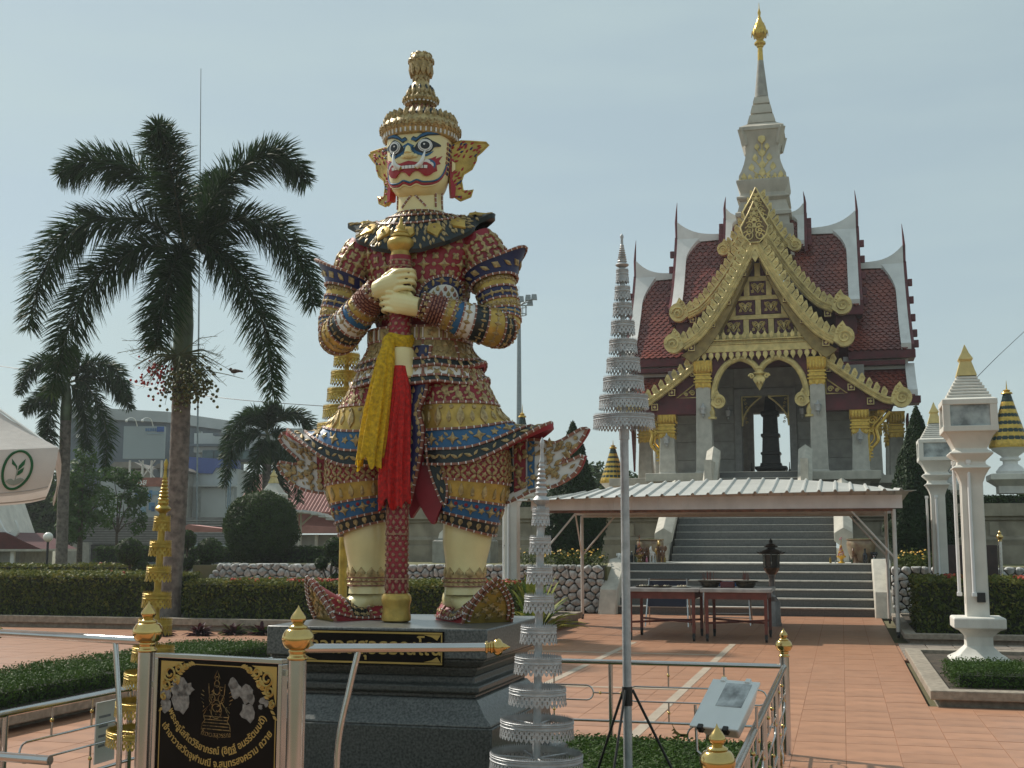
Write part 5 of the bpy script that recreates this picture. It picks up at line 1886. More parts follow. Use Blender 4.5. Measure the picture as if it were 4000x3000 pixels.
# ------------------------------------------------------------------ cloth tails and front flaps
def cloth_plate(name, outline, y, th, mats, fields, orn, bow=0., steps=5):
 out = smooth_closed(outline, steps)
 g = G()
 cxm = sum(p[0] for p in out) / len(out)
 g.prism(out, y, y + th, 'y', 0)
 g.prism([(cxm + (x - cxm) * 1.025, z - .004) for x, z in out], y + .012, y + th + .012, 'y', 1)
 o = B(name, g, [mats[0], M_red])
 g = G()
 for k, pts in enumerate(fields):
  g.prism(pts[1], y - .008 - .001 * k, y - .002, 'y', pts[0])
 beads(g, [(Vector((x * .985 + cxm * .015, y - .004, z)), Vector((0, -1, 0))) for x, z in out + out[:1]], .016, .012, .045, 1, 2)
 rq = random.Random(len(out))
 xs_, zs_ = [p[0] for p in out], [p[1] for p in out]
 for k in range(150):
  x, z = rq.uniform(min(xs_), max(xs_)), rq.uniform(min(zs_), max(zs_))
  c = False
  for i in range(len(out)):
   (xa, za), (xb, zb) = out[i], out[i - 1]
   if (za > z) != (zb > z) and x < (xb - xa) * (z - za) / (zb - za) + xa:
    c = not c
  if c:
   put(g, (O_leaf, O_dot, O_oval)[k % 3], Vector((x, y - .009, z)), Vector((0, -1, 0)), Vector((1, 0, 0)), rq.uniform(.028, .05), 3, (-1 if x > 0 else 1) * rq.uniform(.5, 1.3))
 for (x, z, s_, r_, tm) in orn:
  put(g, tm, Vector((x, y - .009, z)), Vector((0, -1, 0)), Vector((1, 0, 0)), s_, 3, r_)
 g.build(name + '_ornaments', [M_blk, M_strip, M_white, M_orn, M_blue, M_red], o, 25)
 return o
tR = [(.541, 1.105), (.632, 1.109), (.767, 1.121), (.887, 1.098), (.991, 1.145), (1.071, 1.187), (1.097, 1.177), (1.035, 1.08), (.925, .975), (.99, .986), (1.064, 1.019), (1.069, .999), (1.019, .907), (.885, .829), (.737, .796), (.556, .722), (.50, .80)]
rs_ = random.Random(3)
orn = [(.66 + .0 * k, .86 + .075 * k, .07, .3, O_star if k % 2 else O_leaf) for k in range(4)] + [(.735, .85 + .08 * k, .05, .6, O_leaf) for k in range(4)]
orn += [(.80 + .055 * k + .0, .875 + .05 * k + dz, .075, -.9, (O_leaf, O_flower)[k % 2]) for k in range(5) for dz in (0, .09, .17) if .86 + .05 * k + dz < 1.12 and not (k > 2 and dz == .09)]
orn += [(.59, .80 + .08 * k, .05, 0, O_leaf) for k in range(4)]
orn += [(.95, .885, .06, -.9, O_leaf), (1.0, .95, .05, -.9, O_leaf), (.88, .9, .06, -.9, O_flower)]
fieldsR = [(0, [(.555, 1.09), (.61, 1.10), (.625, .80), (.56, .76)]), (5, [(.625, 1.10), (.70, 1.108), (.70, .82), (.625, .79)]), (4, [(.712, 1.11), (.757, 1.11), (.757, .82), (.712, .81)])]
cloth_plate('cloth_tail', tR, .06, .045, [M_white], fieldsR, orn)
tL = [(-.62, 1.12), (-.88, 1.205), (-.99, 1.184), (-.951, 1.112), (-.842, 1.017), (-.874, .992), (-.998, 1.008), (-.956, .927), (-.854, .843), (-.672, .80), (-.56, .83), (-.55, 1.0)]
ornL = [(-.9, 1.13, .06, .9, O_leaf), (-.83, 1.08, .06, .9, O_flower), (-.78, 1.13, .05, .9, O_leaf), (-.9, .95, .06, .9, O_leaf), (-.83, .92, .06, .9, O_flower), (-.76, .97, .06, .9, O_leaf), (-.76, .88, .055, 0, O_leaf)]
ornL += [(-.69 + .05 * i, .86 + .06 * k, .045, 0, O_oval) for i in range(3) for k in range(4)]
cloth_plate('cloth_tail', tL, .06, .045, [M_white], [(5, [(-.72, 1.06), (-.58, 1.02), (-.58, .85), (-.70, .82)])], ornL)
# hanging front panel: navy, jewelled, over red lining tips
g = G()
sec = cubic([(0, (1.70, -.07, .17, -.235)), (1, (1.42, -.08, .15, -.255)), (2, (1.29, -.08, .10, -.25)), (3, (1.16, -.08, .125, -.24)), (4, (.93, -.07, .085, -.22)), (5, (.70, -.05, .025, -.21))])
FP = lambda u, v: Vector((sec(5 * (1 - v))[1] + (sec(5 * (1 - v))[2] - sec(5 * (1 - v))[1]) * u, sec(5 * (1 - v))[3] + .02 * math.sin(u * PI * 2), sec(5 * (1 - v))[0]))
g.surf(FP, 0, 1, 10, 0, 1, 24, 0)
g.surf(lambda u, v: FP(1 - u, v) + Vector((0, .03, 0)), 0, 1, 10, 0, 1, 24, 1)
g.surf(lambda u, v: FP(1, v) + Vector((0, .03 * u, 0)), 0, 1, 1, 0, 1, 24, 1)
g.surf(lambda u, v: FP(0, v) + Vector((0, .03 * (1 - u), 0)), 0, 1, 1, 0, 1, 24, 1)
fl = B('front_panel', g, [M_navy, M_red])
g = G()
for j in range(22):
 for i in range(4):
  on(g, FP, (O_leaf, O_lotus)[(i + j) % 2], (i + .5) / 4, (j + .5) / 22, .04, 0)
for u in (.02, .5, .98):
 beads(g, [(FP(u, v / 30), Vector((0, -1, 0))) for v in range(31)], .014, .012, .045, 1, 2)
g.build('front_panel_ornaments', [M_orn, M_strip, M_white], fl, 25, kind='stuff')
for (pts, y) in (([(.067, 1.115), (.128, 1.073), (.198, .884), (.236, .762), (.2, .657), (.168, .59), (.114, .65), (.06, .76), (.034, .936)], -.17), ([(.0, 1.1), (.09, .95), (.10, .78), (.04, .665), (.0, .655), (-.03, 1.0)], -.14)):
 g = G()
 g.prism(smooth_closed(pts, 4), y, y + .035, 'y', 0)
 B('cloth_lining', g, M_red)
g = G()
pts = smooth_closed([(.127, 1.126), (.188, 1.011), (.24, .929), (.268, .816), (.25, .704), (.198, .801), (.146, .947)], 4)
g.prism(pts, -.2, -.165, 'y', 0)
for (x, z) in ((.165, 1.04), (.185, .96), (.21, .88), (.232, .8)):
 put(g, O_leaf, Vector((x, -.203, z)), Vector((0, -1, 0)), Vector((1, 0, 0)), .05, 3, .4)
beads(g, [(Vector((x, -.2, z)), Vector((0, -1, 0))) for x, z in pts + pts[:1]], .012, .01, .04, 1, 2)
B('cloth_lappet', g, [M_blk, M_strip, M_white, M_orn])
# ------------------------------------------------------------------ sashes tied to the club
def sash(name, label, cat, mtl, path, seed, z_knot=None):
 t = thing(name, label, cat, (SX, SY, SZ))
 f_ = cubic([(i / (len(path) - 1), p) for i, p in enumerate(path)])
 r_ = random.Random(seed)
 ph = [r_.uniform(0, 6) for _ in range(4)]
 def S(u, v):
  x, y, z, rx, ry = f_(1 - v)
  a = 2 * PI * u
  w_ = 1 + (.12 * math.sin(9 * a + ph[0]) + .10 * math.sin(14 * a + ph[1] + 2 * v) + .05 * math.sin(5 * a + 6 * v)) * min(1, 2.2 * (1 - v))
  return Vector((x + rx * w_ * math.cos(a), y + ry * w_ * math.sin(a), z - (.03 * math.sin(3 * a + ph[2]) + .02 * math.sin(8 * a)) * (1 - v)))
 g = G()
 g.surf(S, 0, 1, 110, 0, 1, 40, closed=True, cap1=True)
 g.surf(lambda u, v: S(1 - u, v) * 1.0 - nrm(S, 1 - u, v) * .006, 0, 1, 110, 0, .3, 6, closed=True)
 g.build('drape', mtl, t, 60)
 if z_knot:
  g = G()
  KS = lambda u, v: Vector((CX + (.078 + .012 * math.sin(PI * v) + .006 * math.sin(7 * v + 11 * u * 2 * PI)) * math.cos(2 * PI * u), CY + (.078 + .012 * math.sin(PI * v)) * math.sin(2 * PI * u), z_knot - .04 + .08 * v + .01 * math.sin(4 * PI * u)))
  g.surf(KS, 0, 1, 40, 0, 1, 6, closed=True)
  g.ball((CX - .04, CY - .075, z_knot - .015), .048, 14, 10, sc_=(1, .8, 1.05))
  g.build('knot', mtl, t, 60)
 return t
M_ycl = mat('yellow_net_cloth', (.93, .58, .02), .6, var=.2, scale=45, bump=.5, bscale=120, transl=.35)
M_rcl = mat('red_net_cloth', (.66, .014, .010), .6, var=.2, scale=45, bump=.5, bscale=120, transl=.2)
sash('sash', 'bright yellow sash knotted round the giant\'s club', 'sash', M_ycl, [(-.07, CY - .085, 1.71, .035, .03), (-.085, CY - .095, 1.6, .055, .04), (-.11, CY - .1, 1.4, .075, .045), (-.14, CY - .1, 1.2, .085, .045), (-.16, CY - .105, 1.05, .088, .045), (-.17, CY - .105, .955, .088, .045)], 1, 1.725)
sash('sash', 'red sash hanging behind the yellow one on the giant\'s club', 'sash', M_rcl, [(-.0, CY - .07, 1.56, .035, .04), (.0, CY - .055, 1.4, .06, .06), (-.015, CY - .045, 1.2, .07, .07), (-.03, CY - .045, 1.0, .085, .08), (-.035, CY - .045, .85, .09, .083), (-.035, CY - .045, .71, .09, .085)], 5)
g = G()
g.lathe([(.07, 1.49), (.08, 1.5), (.082, 1.53), (.076, 1.6), (.08, 1.66), (.07, 1.68)], 20, (CX + .015, CY - .005, 0))
g.build('club_sleeve', M_cream, cl, 40)
# ================================================================== granite pedestal
PX, PY = -2.58, 7.32
M_gran = mat('polished_grey_granite', (.17, .18, .175), .28, var=.5, scale=75, spec=.4, detail=3, col2=(.06, .066, .065))
M_gran2 = mat('dark_granite', (.12, .128, .122), .34, var=.5, scale=75, spec=.3, detail=3, col2=(.04, .045, .043))
pe = thing('pedestal', 'stepped grey granite pedestal under the giant statue', 'pedestal', (PX, PY, 0))
for nm, prof, m in (('top_slab', [(.665, .965), (.665, 1.13)], M_gran), ('cornice', [(.56, .86), (.585, .90), (.585, .915), (.61, .92), (.645, .95), (.645, .965)], M_gran2), ('neck', [(.57, .74), (.57, .765), (.60, .775), (.60, .81), (.565, .82), (.56, .86)], M_gran2), ('base_flare', [(.70, .60), (.695, .615), (.64, .66), (.595, .72), (.58, .74)], M_gran), ('base_block', [(.705, .32), (.705, .60)], M_gran2), ('foot_step', [(.80, .10), (.80, .30), (.775, .32)], M_gran2), ('foot_step', [(.90, 0), (.90, .10)], M_gran2)):
 g = G()
 g.sq([(r_, z) for r_, z in prof])
 g.build(nm, m, pe, 25, bevel=.008)
# ------------------------------------------------------------------ lettering
def text_mesh(s_, size, bold=.0):
 cu = bpy.data.curves.new('lettering', 'FONT')
 cu.body = s_
 cu.size = size
 cu.extrude = .0012
 cu.offset = bold
 cu.resolution_u = 3
 cu.align_x = 'CENTER'
 ob = bpy.data.objects.new('lettering', cu)
 COL.objects.link(ob)
 bpy.context.view_layer.update()
 me = bpy.data.meshes.new_from_object(ob.evaluated_get(bpy.context.evaluated_depsgraph_get()))
 bpy.data.objects.remove(ob)
 bpy.data.curves.remove(cu)
 return me
def lettering(s_, size, m, parent, loc, arc=0., bold=.0, sx=1., rot=(PI / 2, 0, 0), name='lettering', mirror=False):
 me = text_mesh(s_, size, bold)
 n = len(me.vertices)
 co = np.zeros(n * 3, np.float32)
 me.vertices.foreach_get('co', co)
 co = co.reshape(-1, 3)
 co[:, 0] *= sx * (-1 if mirror else 1)
 if arc:
  th = co[:, 0] / arc
  r_ = arc - co[:, 1]
  co = np.stack([r_ * np.sin(th), arc - r_ * np.cos(th), co[:, 2]], 1)
 me.vertices.foreach_set('co', co.astype(np.float32).ravel())
 me.materials.clear()
 me.materials.append(m)
 me.update()
 o = obj(name, me, parent, loc)
 o.rotation_euler = rot
 return o
M_let = mat('gold_lettering', (.46, .32, .085), .45, metal=.2, var=.1)
M_plq = mat('black_polished_stone', (.008, .006, .005), .35, var=.2, spec=.08)
g = G()
g.box(-.46, .42, -.676, -.666, .925, 1.115)
pl = g.build('name_plaque', M_plq, pe, 0, bevel=.002)
g = G()
for (x0, x1, z0, z1) in ((-.45, .41, 1.098, 1.108), (-.45, .41, .932, .942), (-.45, -.443, .945, 1.096), (.403, .41, .945, 1.096)):
 g.box(x0, x1, -.6785, -.676, z0, z1)
for sx_, x in ((1, -.44), (-1, .40)):
 for sz_, z in ((1, .945), (-1, 1.095)):
  g.prism([(x, z), (x + sx_ * .10, z), (x + sx_ * .05, z + sz_ * .012), (x + sx_ * .02, z + sz_ * .03)], -.6787, -.6762)
g.build('plaque_border', M_let, pl, 0)
lettering('ท้าวเวสสุวรรณโณ', .125, M_let, pl, (-.02, -.6765, .985), bold=.001, sx=.98)
# ================================================================== stainless railings with brass ornaments
def finial(g, c, s_=1., mi=0):
 pr = [(.036, 0), (.041, .003), (.043, .008), (.041, .013), (.035, .017), (.032, .025), (.035, .031), (.038, .036), (.036, .042), (.033, .046)]
 pr += [(.018 + .047 * math.sin(PI * (.18 + .64 * i / 14)) ** .7, .048 + .076 * i / 14) for i in range(15)]
 pr += [(.036, .127), (.039, .131), (.037, .136), (.026, .141), (.021, .146), (.026, .152), (.031, .160), (.032, .168), (.028, .178), (.020, .189), (.011, .200), (.004, .211), (.001, .220)]
 g.lathe([(r_ * s_, z * s_) for r_, z in pr], 28, c, mi)
def post(parent, p, h, r_=.036, fs=1.):
 g = G()
 g.tube([(p[0], p[1], 0), (p[0], p[1], h)], r_, 20)
 o = g.build('corner_post', M_steel, parent, 40)
 g = G()
 finial(g, (p[0], p[1], h - .002), fs)
 g.build('brass_finial', M_brass, o, 50)
 return o
def racetrack(a, b, z0, z1, n=8):
 r_ = (z1 - z0) / 2
 zc = (z0 + z1) / 2
 pts = []
 for i in range(n + 1):
  q = PI / 2 + PI * i / n
  pts.append((a + r_ + r_ * math.cos(q), zc + r_ * math.sin(q)))
 for i in range(n + 1):
  q = -PI / 2 + PI * i / n
  pts.append((b - r_ + r_ * math.cos(q), zc + r_ * math.sin(q)))
 return pts + pts[:1]
def railing(label, p, q, bays, ends=(0, 0), top=.66, group='railings round the statue'):
 d = Vector((q[0] - p[0], q[1] - p[1], 0))
 L = d.length
 t = thing('railing', label, 'railing', (p[0], p[1], 0), math.atan2(d.y, d.x), group)
 g = G()
 g.tube([(0, 0, top), (L, 0, top)], .021, 14)
 g.build('top_rail', M_steel, t, 40)
 g = G()
 g.tube([(0, 0, .2), (L, 0, .2)], .011, 10)
 g.build('bottom_rail', M_steel, t, 40)
 bw = L / bays
 for k in range(bays + 1):
  if k in (0, bays) and ends[0 if k == 0 else 1]:
   post(t, (k * bw, 0), .735)
  elif 0 < k < bays:
   g = G()
   g.tube([(k * bw, 0, 0), (k * bw, 0, top - .015)], .019, 12)
   g.build('bay_post', M_steel, t, 40)
 for k in range(bays):
  x0, x1 = k * bw, (k + 1) * bw
  m = (x0 + x1) / 2
  g = G()
  g.tube([(x, 0, z) for x, z in racetrack(x0 + .14, x1 - .14, .36, .475)], .0065, 8)
  g.build('loop', M_steel, t, 40)
  for (a, b, bx) in ((x0 + .019, x0 + .142, x0 + .085), (x1 - .142, x1 - .019, x1 - .085)):
   g = G()
   g.tube([(a, 0, .418), (b, 0, .418)], .006, 8)
   o = g.build('stay', M_steel, t, 40)
   g = G()
   g.ball((bx, 0, .418), .013, 10, 8)
   g.build('brass_bead', M_brass, o, 50)
  for xx in ((x0 * .66 + x1 * .34), (x0 * .34 + x1 * .66)) if bw > 1 else (m,):
   for (a, b) in ((.475, top), (.2, .36)):
    g = G()
    g.tube([(xx, 0, a), (xx, 0, b)], .0065, 8)
    o = g.build('stay', M_steel, t, 40)
    g = G()
    g.ball((xx, 0, (a + b) / 2), .013, 10, 8)
    g.build('brass_bead', M_brass, o, 50)
  g = G()
  g.tube([(m + .075 * math.cos(2 * PI * i / 20), 0, .112 + .075 * math.sin(2 * PI * i / 20)) for i in range(21)], .008, 8)
  g.build('ring', M_steel, t, 40)
  for sgn in (-1, 1):
   for up in (-1, 1):
    g = G()
    pts = [(0, .0), (.05, .008), (.085, .032), (.12, .085), (.105, .05), (.125, .03), (.10, .035), (.12, .005), (.095, .012), (.06, -.012), (0, -.012)]
    g.prism([(m + sgn * (.078 + x), .112 + up * z) for x, z in pts], -.006, .006)
    g.build('brass_leaf', mat('dull_brass', (.36, .24, .08), .4, metal=.7, var=.2, scale=30), t, 0)
 return t
EX0, EX1, EY0, EY1 = -4.55, -.46, 4.62, 9.92
railing('steel railing with brass leaves behind the statue, in front of the stairs', (EX0, EY1), (EX1, EY1), 3, (1, 1))
railing('steel railing with the brass-capped posts at the right of the statue', (EX1, EY0), (EX1, EY1 - .04), 4, (1, 0))
railing('steel railing at the left of the statue beside the low hedge', (EX0, EY0 + .2), (EX0, EY1 - .04), 4, (0, 0))
railing('short front steel railing at the bottom left corner', (EX0 + .02, 4.98), (-3.38, 4.84), 1, (0, 0))
# gate wings: a high rail with a bowed strut on each side of the sign board
P1, P2 = (-2.935, 4.859), (-2.146, 4.686)
for lab, p, q in (('high steel rail with a brass knob reaching right from the sign board', P2, (-1.35, 4.97)), ('high steel rail with a bowed strut reaching left from the sign board', P1, (-3.97, 5.15))):
 d = Vector((q[0] - p[0], q[1] - p[1], 0))
 L = d.length
 t = thing('gate_rail', lab, 'rail', (p[0], p[1], 0), math.atan2(d.y, d.x), 'gate rails')
 g = G()
 g.tube([(.03, 0, 1.18), (L - .08, 0, 1.18)], .019, 16)
 g.build('rail', M_steel, t, 40)
 g = G()
 g.lathe([(.02, 0), (.027, .004), (.027, .01), (.02, .014), (.02, .02), (.026, .024), (.026, .03), (.022, .033), (.028, .037), (.034, .044), (.036, .053), (.034, .062), (.028, .069), (.018, .074), (.016, .078), (.015, .082), (.008, .092), (.002, .104)], 18, M=Matrix.Translation((L - .085, 0, 1.18)) @ Matrix.Rotation(PI / 2, 4, 'Y'))
 g.build('brass_knob', M_brass, t, 50)
 g = G()
 x0 = .245 if q[0] > p[0] else .2
 bow = -.075 if q[0] > p[0] else -.05
 f_ = cubic([(0, (x0, 1.17)), (1, (x0 + bow * .45, 1.02)), (2, (x0 + bow, .8)), (3, (x0 + bow * .95, .55)), (4, (x0 + bow * .3, .25)), (5, (x0 + .0, 0))])
 g.tube([(f_(i / 5)[0], 0, f_(i / 5)[1]) for i in range(26)], .0125, 12)
 g.build('bowed_strut', M_steel, t, 40)
# ------------------------------------------------------------------ sign board between two tall posts
d = Vector((P2[0] - P1[0], P2[1] - P1[1], 0))
LS = d.length
sg = thing('sign_board', 'black donor sign with gold Thai lettering framed between two steel posts', 'sign', (P1[0], P1[1], 0), math.atan2(d.y, d.x))
for x in (0, LS):
 g = G()
 g.tube([(x, 0, 0), (x, 0, 1.135)], .037, 24)
 o = g.build('post', M_steel, sg, 40)
 g = G()
 finial(g, (x, 0, 1.133), 1.0)
 g.build('brass_finial', M_brass, o, 50)
X0, X1, Z0, Z1 = .062, LS - .062, .30, 1.115
for (a, b, c, e) in ((X0, X1, Z1, Z1 + .02), (X0, X1, Z0 - .02, Z0), (X0, X0 + .02, Z0, Z1), (X1 - .02, X1, Z0, Z1)):
 g = G()
 g.box(a, b, -.02, .02, c, e)
 g.build('frame_bar', M_steel, sg, 0, bevel=.003)
for x, z in ((.045, 1.0), (.045, .45), (LS - .045, 1.08), (LS - .045, .45)):
 g = G()
 g.box(x - .02, x + .02, -.006, .006, z - .012, z + .012)
 g.build('hinge', M_steel, sg, 0)
g = G()
g.box(X0 + .02, X1 - .02, -.010, .010, Z0, Z1)
pn = g.build('panel', M_plq, sg, 0)
W2 = (X1 - X0) / 2 - .02
xm = (X0 + X1) / 2
yf = -.0112
g = G()
for (a, b, c, e) in ((-W2 + .16, W2 - .16, Z1 - .022, Z1 - .018), (-W2 + .012, -W2 + .016, Z0 + .02, Z1 - .21), (W2 - .016, W2 - .012, Z0 + .02, Z1 - .21)):
 g.box(xm + a, xm + b, yf, -.0102, c, e)
for s_ in (-1, 1):
 cx, cz = xm + s_ * (W2 - .012), Z1 - .012
 for (dx, dz, r_) in ((.05, -.05, .035), (.10, -.03, .022), (.035, -.10, .024), (.085, -.075, .02), (.02, -.15, .014), (.14, -.018, .013)):
  x, z = cx - s_ * dx, cz + dz
  pts = [(x + r_ * (1 - i / 26) * math.cos(i * .5 + dx * 60), yf, z + r_ * (1 - i / 26) * math.sin(i * .5 + dx * 60)) for i in range(20)]
  g.tube(pts, .0055, 4)
 for k in range(16):
  a = k / 15
  x, z = cx - s_ * (.005 + .17 * a), cz - (.2 * (1 - a) ** 1.6) - .004
  put(g, O_leaf, Vector((x, yf + .001, z)), Vector((0, -1, 0)), Vector((1, 0, 0)), .032, 0, rot=s_ * (-2.2 + a * 1.2), hz=.2)
 g.prism([(cx, cz), (cx - s_ * .13, cz), (cx - s_ * .05, cz - .03), (cx - s_ * .03, cz - .05), (cx, cz - .16)], yf + .0002, -.0103)
g.build('gold_corner_scrolls', M_let, pn, 0)
# engraved emblem: seated crowned figure on a stepped throne between two staves
M_let2 = mat('worn_gold_engraving', (.30, .19, .06), .5, metal=.2, var=.5, scale=60)
g = G()
ez = .80
for (w_, z) in ((.095, .64), (.09, .658), (.082, .676), (.075, .694), (.083, .712)):
 g.box(xm - w_, xm + w_, yf, -.0102, z, z + .004)
for s_ in (-1, 1):
 g.tube([(xm + s_ * .097, yf, .636), (xm + s_ * .092, yf, .67), (xm + s_ * .075, yf, .69), (xm + s_ * .085, yf, .72), (xm + s_ * .06, yf, .76)], .0022, 4)
 g.tube([(xm + s_ * .055, yf, .90), (xm + s_ * .05, yf, .84), (xm + s_ * .03, yf, .8), (xm + s_ * .05, yf, .775), (xm + s_ * .09, yf, .74)], .0022, 4)
 for k in range(5):
  g.tube([(xm + s_ * (.095 + .012 * math.sin(k)), yf, .86 - k * .022), (xm + s_ * .085, yf, .85 - k * .022)], .002, 4)
 g.tube([(xm + s_ * (.03 + .02 * math.cos(q)), yf, .815 + .025 * math.sin(q)) for q in [i * .5 for i in range(13)]], .002, 4)
for (r_, z) in ((.022, .865), (.016, .90), (.010, .93), (.035, .745), (.028, .775)):
 g.tube([(xm + r_ * math.cos(q), yf, z + r_ * 1.2 * math.sin(q)) for q in [i * .45 for i in range(15)]], .0022, 4)
g.tube([(xm - .02, yf, .93), (xm, yf, .975), (xm + .02, yf, .93)], .002, 4)
for k in range(40):
 x, z = rnd.uniform(-.07, .07), rnd.uniform(.70, .9)
 put(g, O_dot, Vector((xm + x * (1.0 if z < .78 else .6), yf, z)), Vector((0, -1, 0)), Vector((1, 0, 0)), .007, 0, hz=.1)
for i_, p_ in enumerate(g.v):
 g.v[i_] = (xm + (p_[0] - xm) * .8, p_[1], .83 + (p_[2] - .636) * .72)
g.build('engraved_emblem', M_let2, pn, 0)
lettering('พระครูโสภิตวิริยาภรณ์ (อิฏฐ์ อมรรัตนบดี)', .040, M_let, pn, (xm, yf + .0012, .735), arc=.29, bold=.0007, sx=1.0)
lettering('เจ้าอาวาสวัดจุฬามณี จ.สมุทรสงคราม ถวาย', .040, M_let, pn, (xm, yf + .0012, .683), arc=.36, bold=.0007, sx=1.03)
lettering('ท้าวเวสสุวรรณ', .028, M_let2, pn, (xm, yf + .0012, .803), arc=.5)
# torn paper scraps stuck on the stone
M_scrap = mat('torn_paper_scraps', (.28, .27, .25), .9, var=.5, scale=60, col2=(.14, .13, .12), bump=.3)
for k, (x, z, r_) in enumerate(((-.20, 1.005, .036), (-.225, .985, .022), (-.155, .99, .026), (-.275, .965, .026), (-.275, .92, .03), (-.195, .935, .042), (.085, 1.025, .022), (.155, .99, .036), (.18, .97, .022), (.165, .915, .036), (.24, .965, .014), (.26, .955, .012), (.1, 1.0, .03), (.23, .94, .01))):
 g = G()
 r_ *= 1.25
 r2 = random.Random(k)
 g.prism([(xm + x + r_ * r2.uniform(.6, 1.1) * math.cos(a), z + r_ * r2.uniform(.6, 1.1) * math.sin(a)) for a in [2 * PI * i / 11 for i in range(11)]], yf - .0005, yf + .001)
 g.build('paper_scrap', M_scrap, pn, 0)
# ================================================================== tiered ceremonial umbrellas
def tiered(name, label, loc, m, tiers, spire, pole_r, lean=0., group='tiered ceremonial umbrellas', pole_r2=None, foot=None):
 t = thing(name, label, 'umbrella', loc, group=group)
 if lean:
  t.rotation_euler = (0, math.atan(lean), 0)
 g = G()
 zt = tiers[-1][0]
 if pole_r2:
  zb = tiers[0][0]
  g.tube([(0, 0, 0), (0, 0, zb - .12)], pole_r, 18)
  g.tube([(0, 0, zb - .12), (0, 0, zb - .05)], pole_r * 1.2, 18)
  g.tube([(0, 0, zb - .1), (0, 0, zt + .1)], pole_r2, 16)
 else:
  g.tube([(0, 0, 0), (0, 0, zt + .1)], pole_r, 18)
 g.build('pole', m, t, 40)
 for k, (z, r_) in enumerate(tiers):
  h = .098
  n = max(14, int(2 * PI * r_ / .026))
  g = G()
  # solid band
  zb0, zb1, zt1 = z - h * .5, z + h * .08, z + h * .42
  seg = n * 2
  for (za, ra, zc, rc) in ((zb1, r_ * 1.0, zt1, r_ * .985), (zt1, r_ * .97, zb1, r_ * .985)):
   v = [(ra * math.cos(2 * PI * i / seg), ra * math.sin(2 * PI * i / seg), za) for i in range(seg)] + [(rc * math.cos(2 * PI * i / seg), rc * math.sin(2 * PI * i / seg), zc) for i in range(seg)]
   g.add(v, [(i, (i + 1) % seg, seg + (i + 1) % seg, seg + i) for i in range(seg)])
  for zz in (zb1, zt1 - .006, (zb1 + zt1) / 2):
   g.tube([(r_ * 1.005 * math.cos(2 * PI * i / seg), r_ * 1.005 * math.sin(2 * PI * i / seg), zz) for i in range(seg + 1)], .0028, 5, cap=False)
  # saw-tooth crest
  for i in range(seg):
   a0, a1 = 2 * PI * i / seg, 2 * PI * (i + .78) / seg
   am = (a0 + a1) / 2
   g.add([(r_ * math.cos(a0), r_ * math.sin(a0), zt1 - .002), (r_ * math.cos(a1), r_ * math.sin(a1), zt1 - .002), (r_ * math.cos(am), r_ * math.sin(am), zt1 + .013)], [(0, 1, 2)])
  g.build('band', m, t, 40)
  # pierced lace skirt: crossing straps, beads, hanging points
  g = G()
  wd = .0052
  def cp(a, zz, rr):
   return (rr * math.cos(a), rr * math.sin(a), zz)
  zmid = (zb0 + zb1) / 2
  da = 2 * PI / n
  for i in range(n):
   a = i * da
   for (aa, ab, za, zb) in ((a, a + da, zb1, zmid), (a + da, a, zb1, zmid), (a, a + da * .5, zmid, zb0), (a + da, a + da * .5, zmid, zb0)):
    ra = r_ * 1.0 + (zb1 - za) * .10
    rb = r_ * 1.0 + (zb1 - zb) * .10
    dw = wd / r_
    g.add([cp(aa - dw, za, ra), cp(aa + dw, za, ra), cp(ab + dw, zb, rb), cp(ab - dw, zb, rb)], [(0, 1, 2, 3)])
   am = a + da * .5
   for (aq, zq, sz) in ((am, (zb1 + zmid) / 2, .011), (a, zmid - .001, .012), (am, zb0 + .006, .010)):
    rr = r_ + (zb1 - zq) * .10 + .001
    dq = sz / r_
    g.add([cp(aq - dq, zq, rr), cp(aq, zq - sz, rr), cp(aq + dq, zq, rr), cp(aq, zq + sz, rr)], [(0, 1, 2, 3)])
  g.build('lace_skirt', m, t, 0)
  # spokes and rim hoop inside
  if r_ > .06:
   g = G()
   for i in range(6):
    a = i * PI / 3 + k * .4
    g.tube([(0, 0, z + .012), (r_ * .985 * math.cos(a), r_ * .985 * math.sin(a), z + .012)], .006, 6)
   g.build('spoke_frame', m, t, 40)
 g = G()
 z0, z1, w_ = spire
 H_ = z1 - z0
 pr = [(pole_r2 or pole_r, 0), (w_ * .8, .02), (w_ * 1.3, .05), (w_ * 1.55, .09), (w_ * 1.3, .12), (w_ * .9, .15), (w_ * 1.1, .19), (w_ * .95, .22)]
 for k in range(7):
  q = .24 + .065 * k
  rr = w_ * (1.0 - .09 * k)
  pr += [(rr, q), (rr * 1.08, q + .02), (rr * .72, q + .05)]
 pr += [(w_ * .32, .72), (w_ * .28, .84), (w_ * .42, .9), (w_ * .4, .94), (w_ * .05, 1.0)]
 g.lathe([(r_, z0 + q * H_) for r_, q in pr], 16)
 g.build('spire', m, t, 40)
 return t
near = list(zip((.48, .65, .816, .974, 1.13, 1.29, 1.44, 1.596, 1.747), (.24, .19, .148, .122, .094, .078, .067, .056, .045)))
nearg = list(zip((.44, .61, .78, .935, 1.1, 1.26, 1.42, 1.575, 1.73), (.24, .20, .162, .125, .100, .086, .074, .065, .050)))
tall = [(1.6 + (2125 - y) / 585, w_ / 2 / 585) for y, w_ in ((1650, 237), (1574, 190), (1501, 158), (1427, 130), (1352, 108), (1278, 92), (1205, 75), (1137, 60), (1068, 48))]
M_gumb = mat('gold_umbrella_paint', (.50, .36, .075), .36, metal=.5, var=.15, scale=20, bump=.15, bscale=90)
tiered('tiered_umbrella', 'nearest silver nine-tiered umbrella beside the right of the pedestal', (-1.585, 6.41, .0), M_silver, near, (1.80, 2.17, .03), .021, .022)
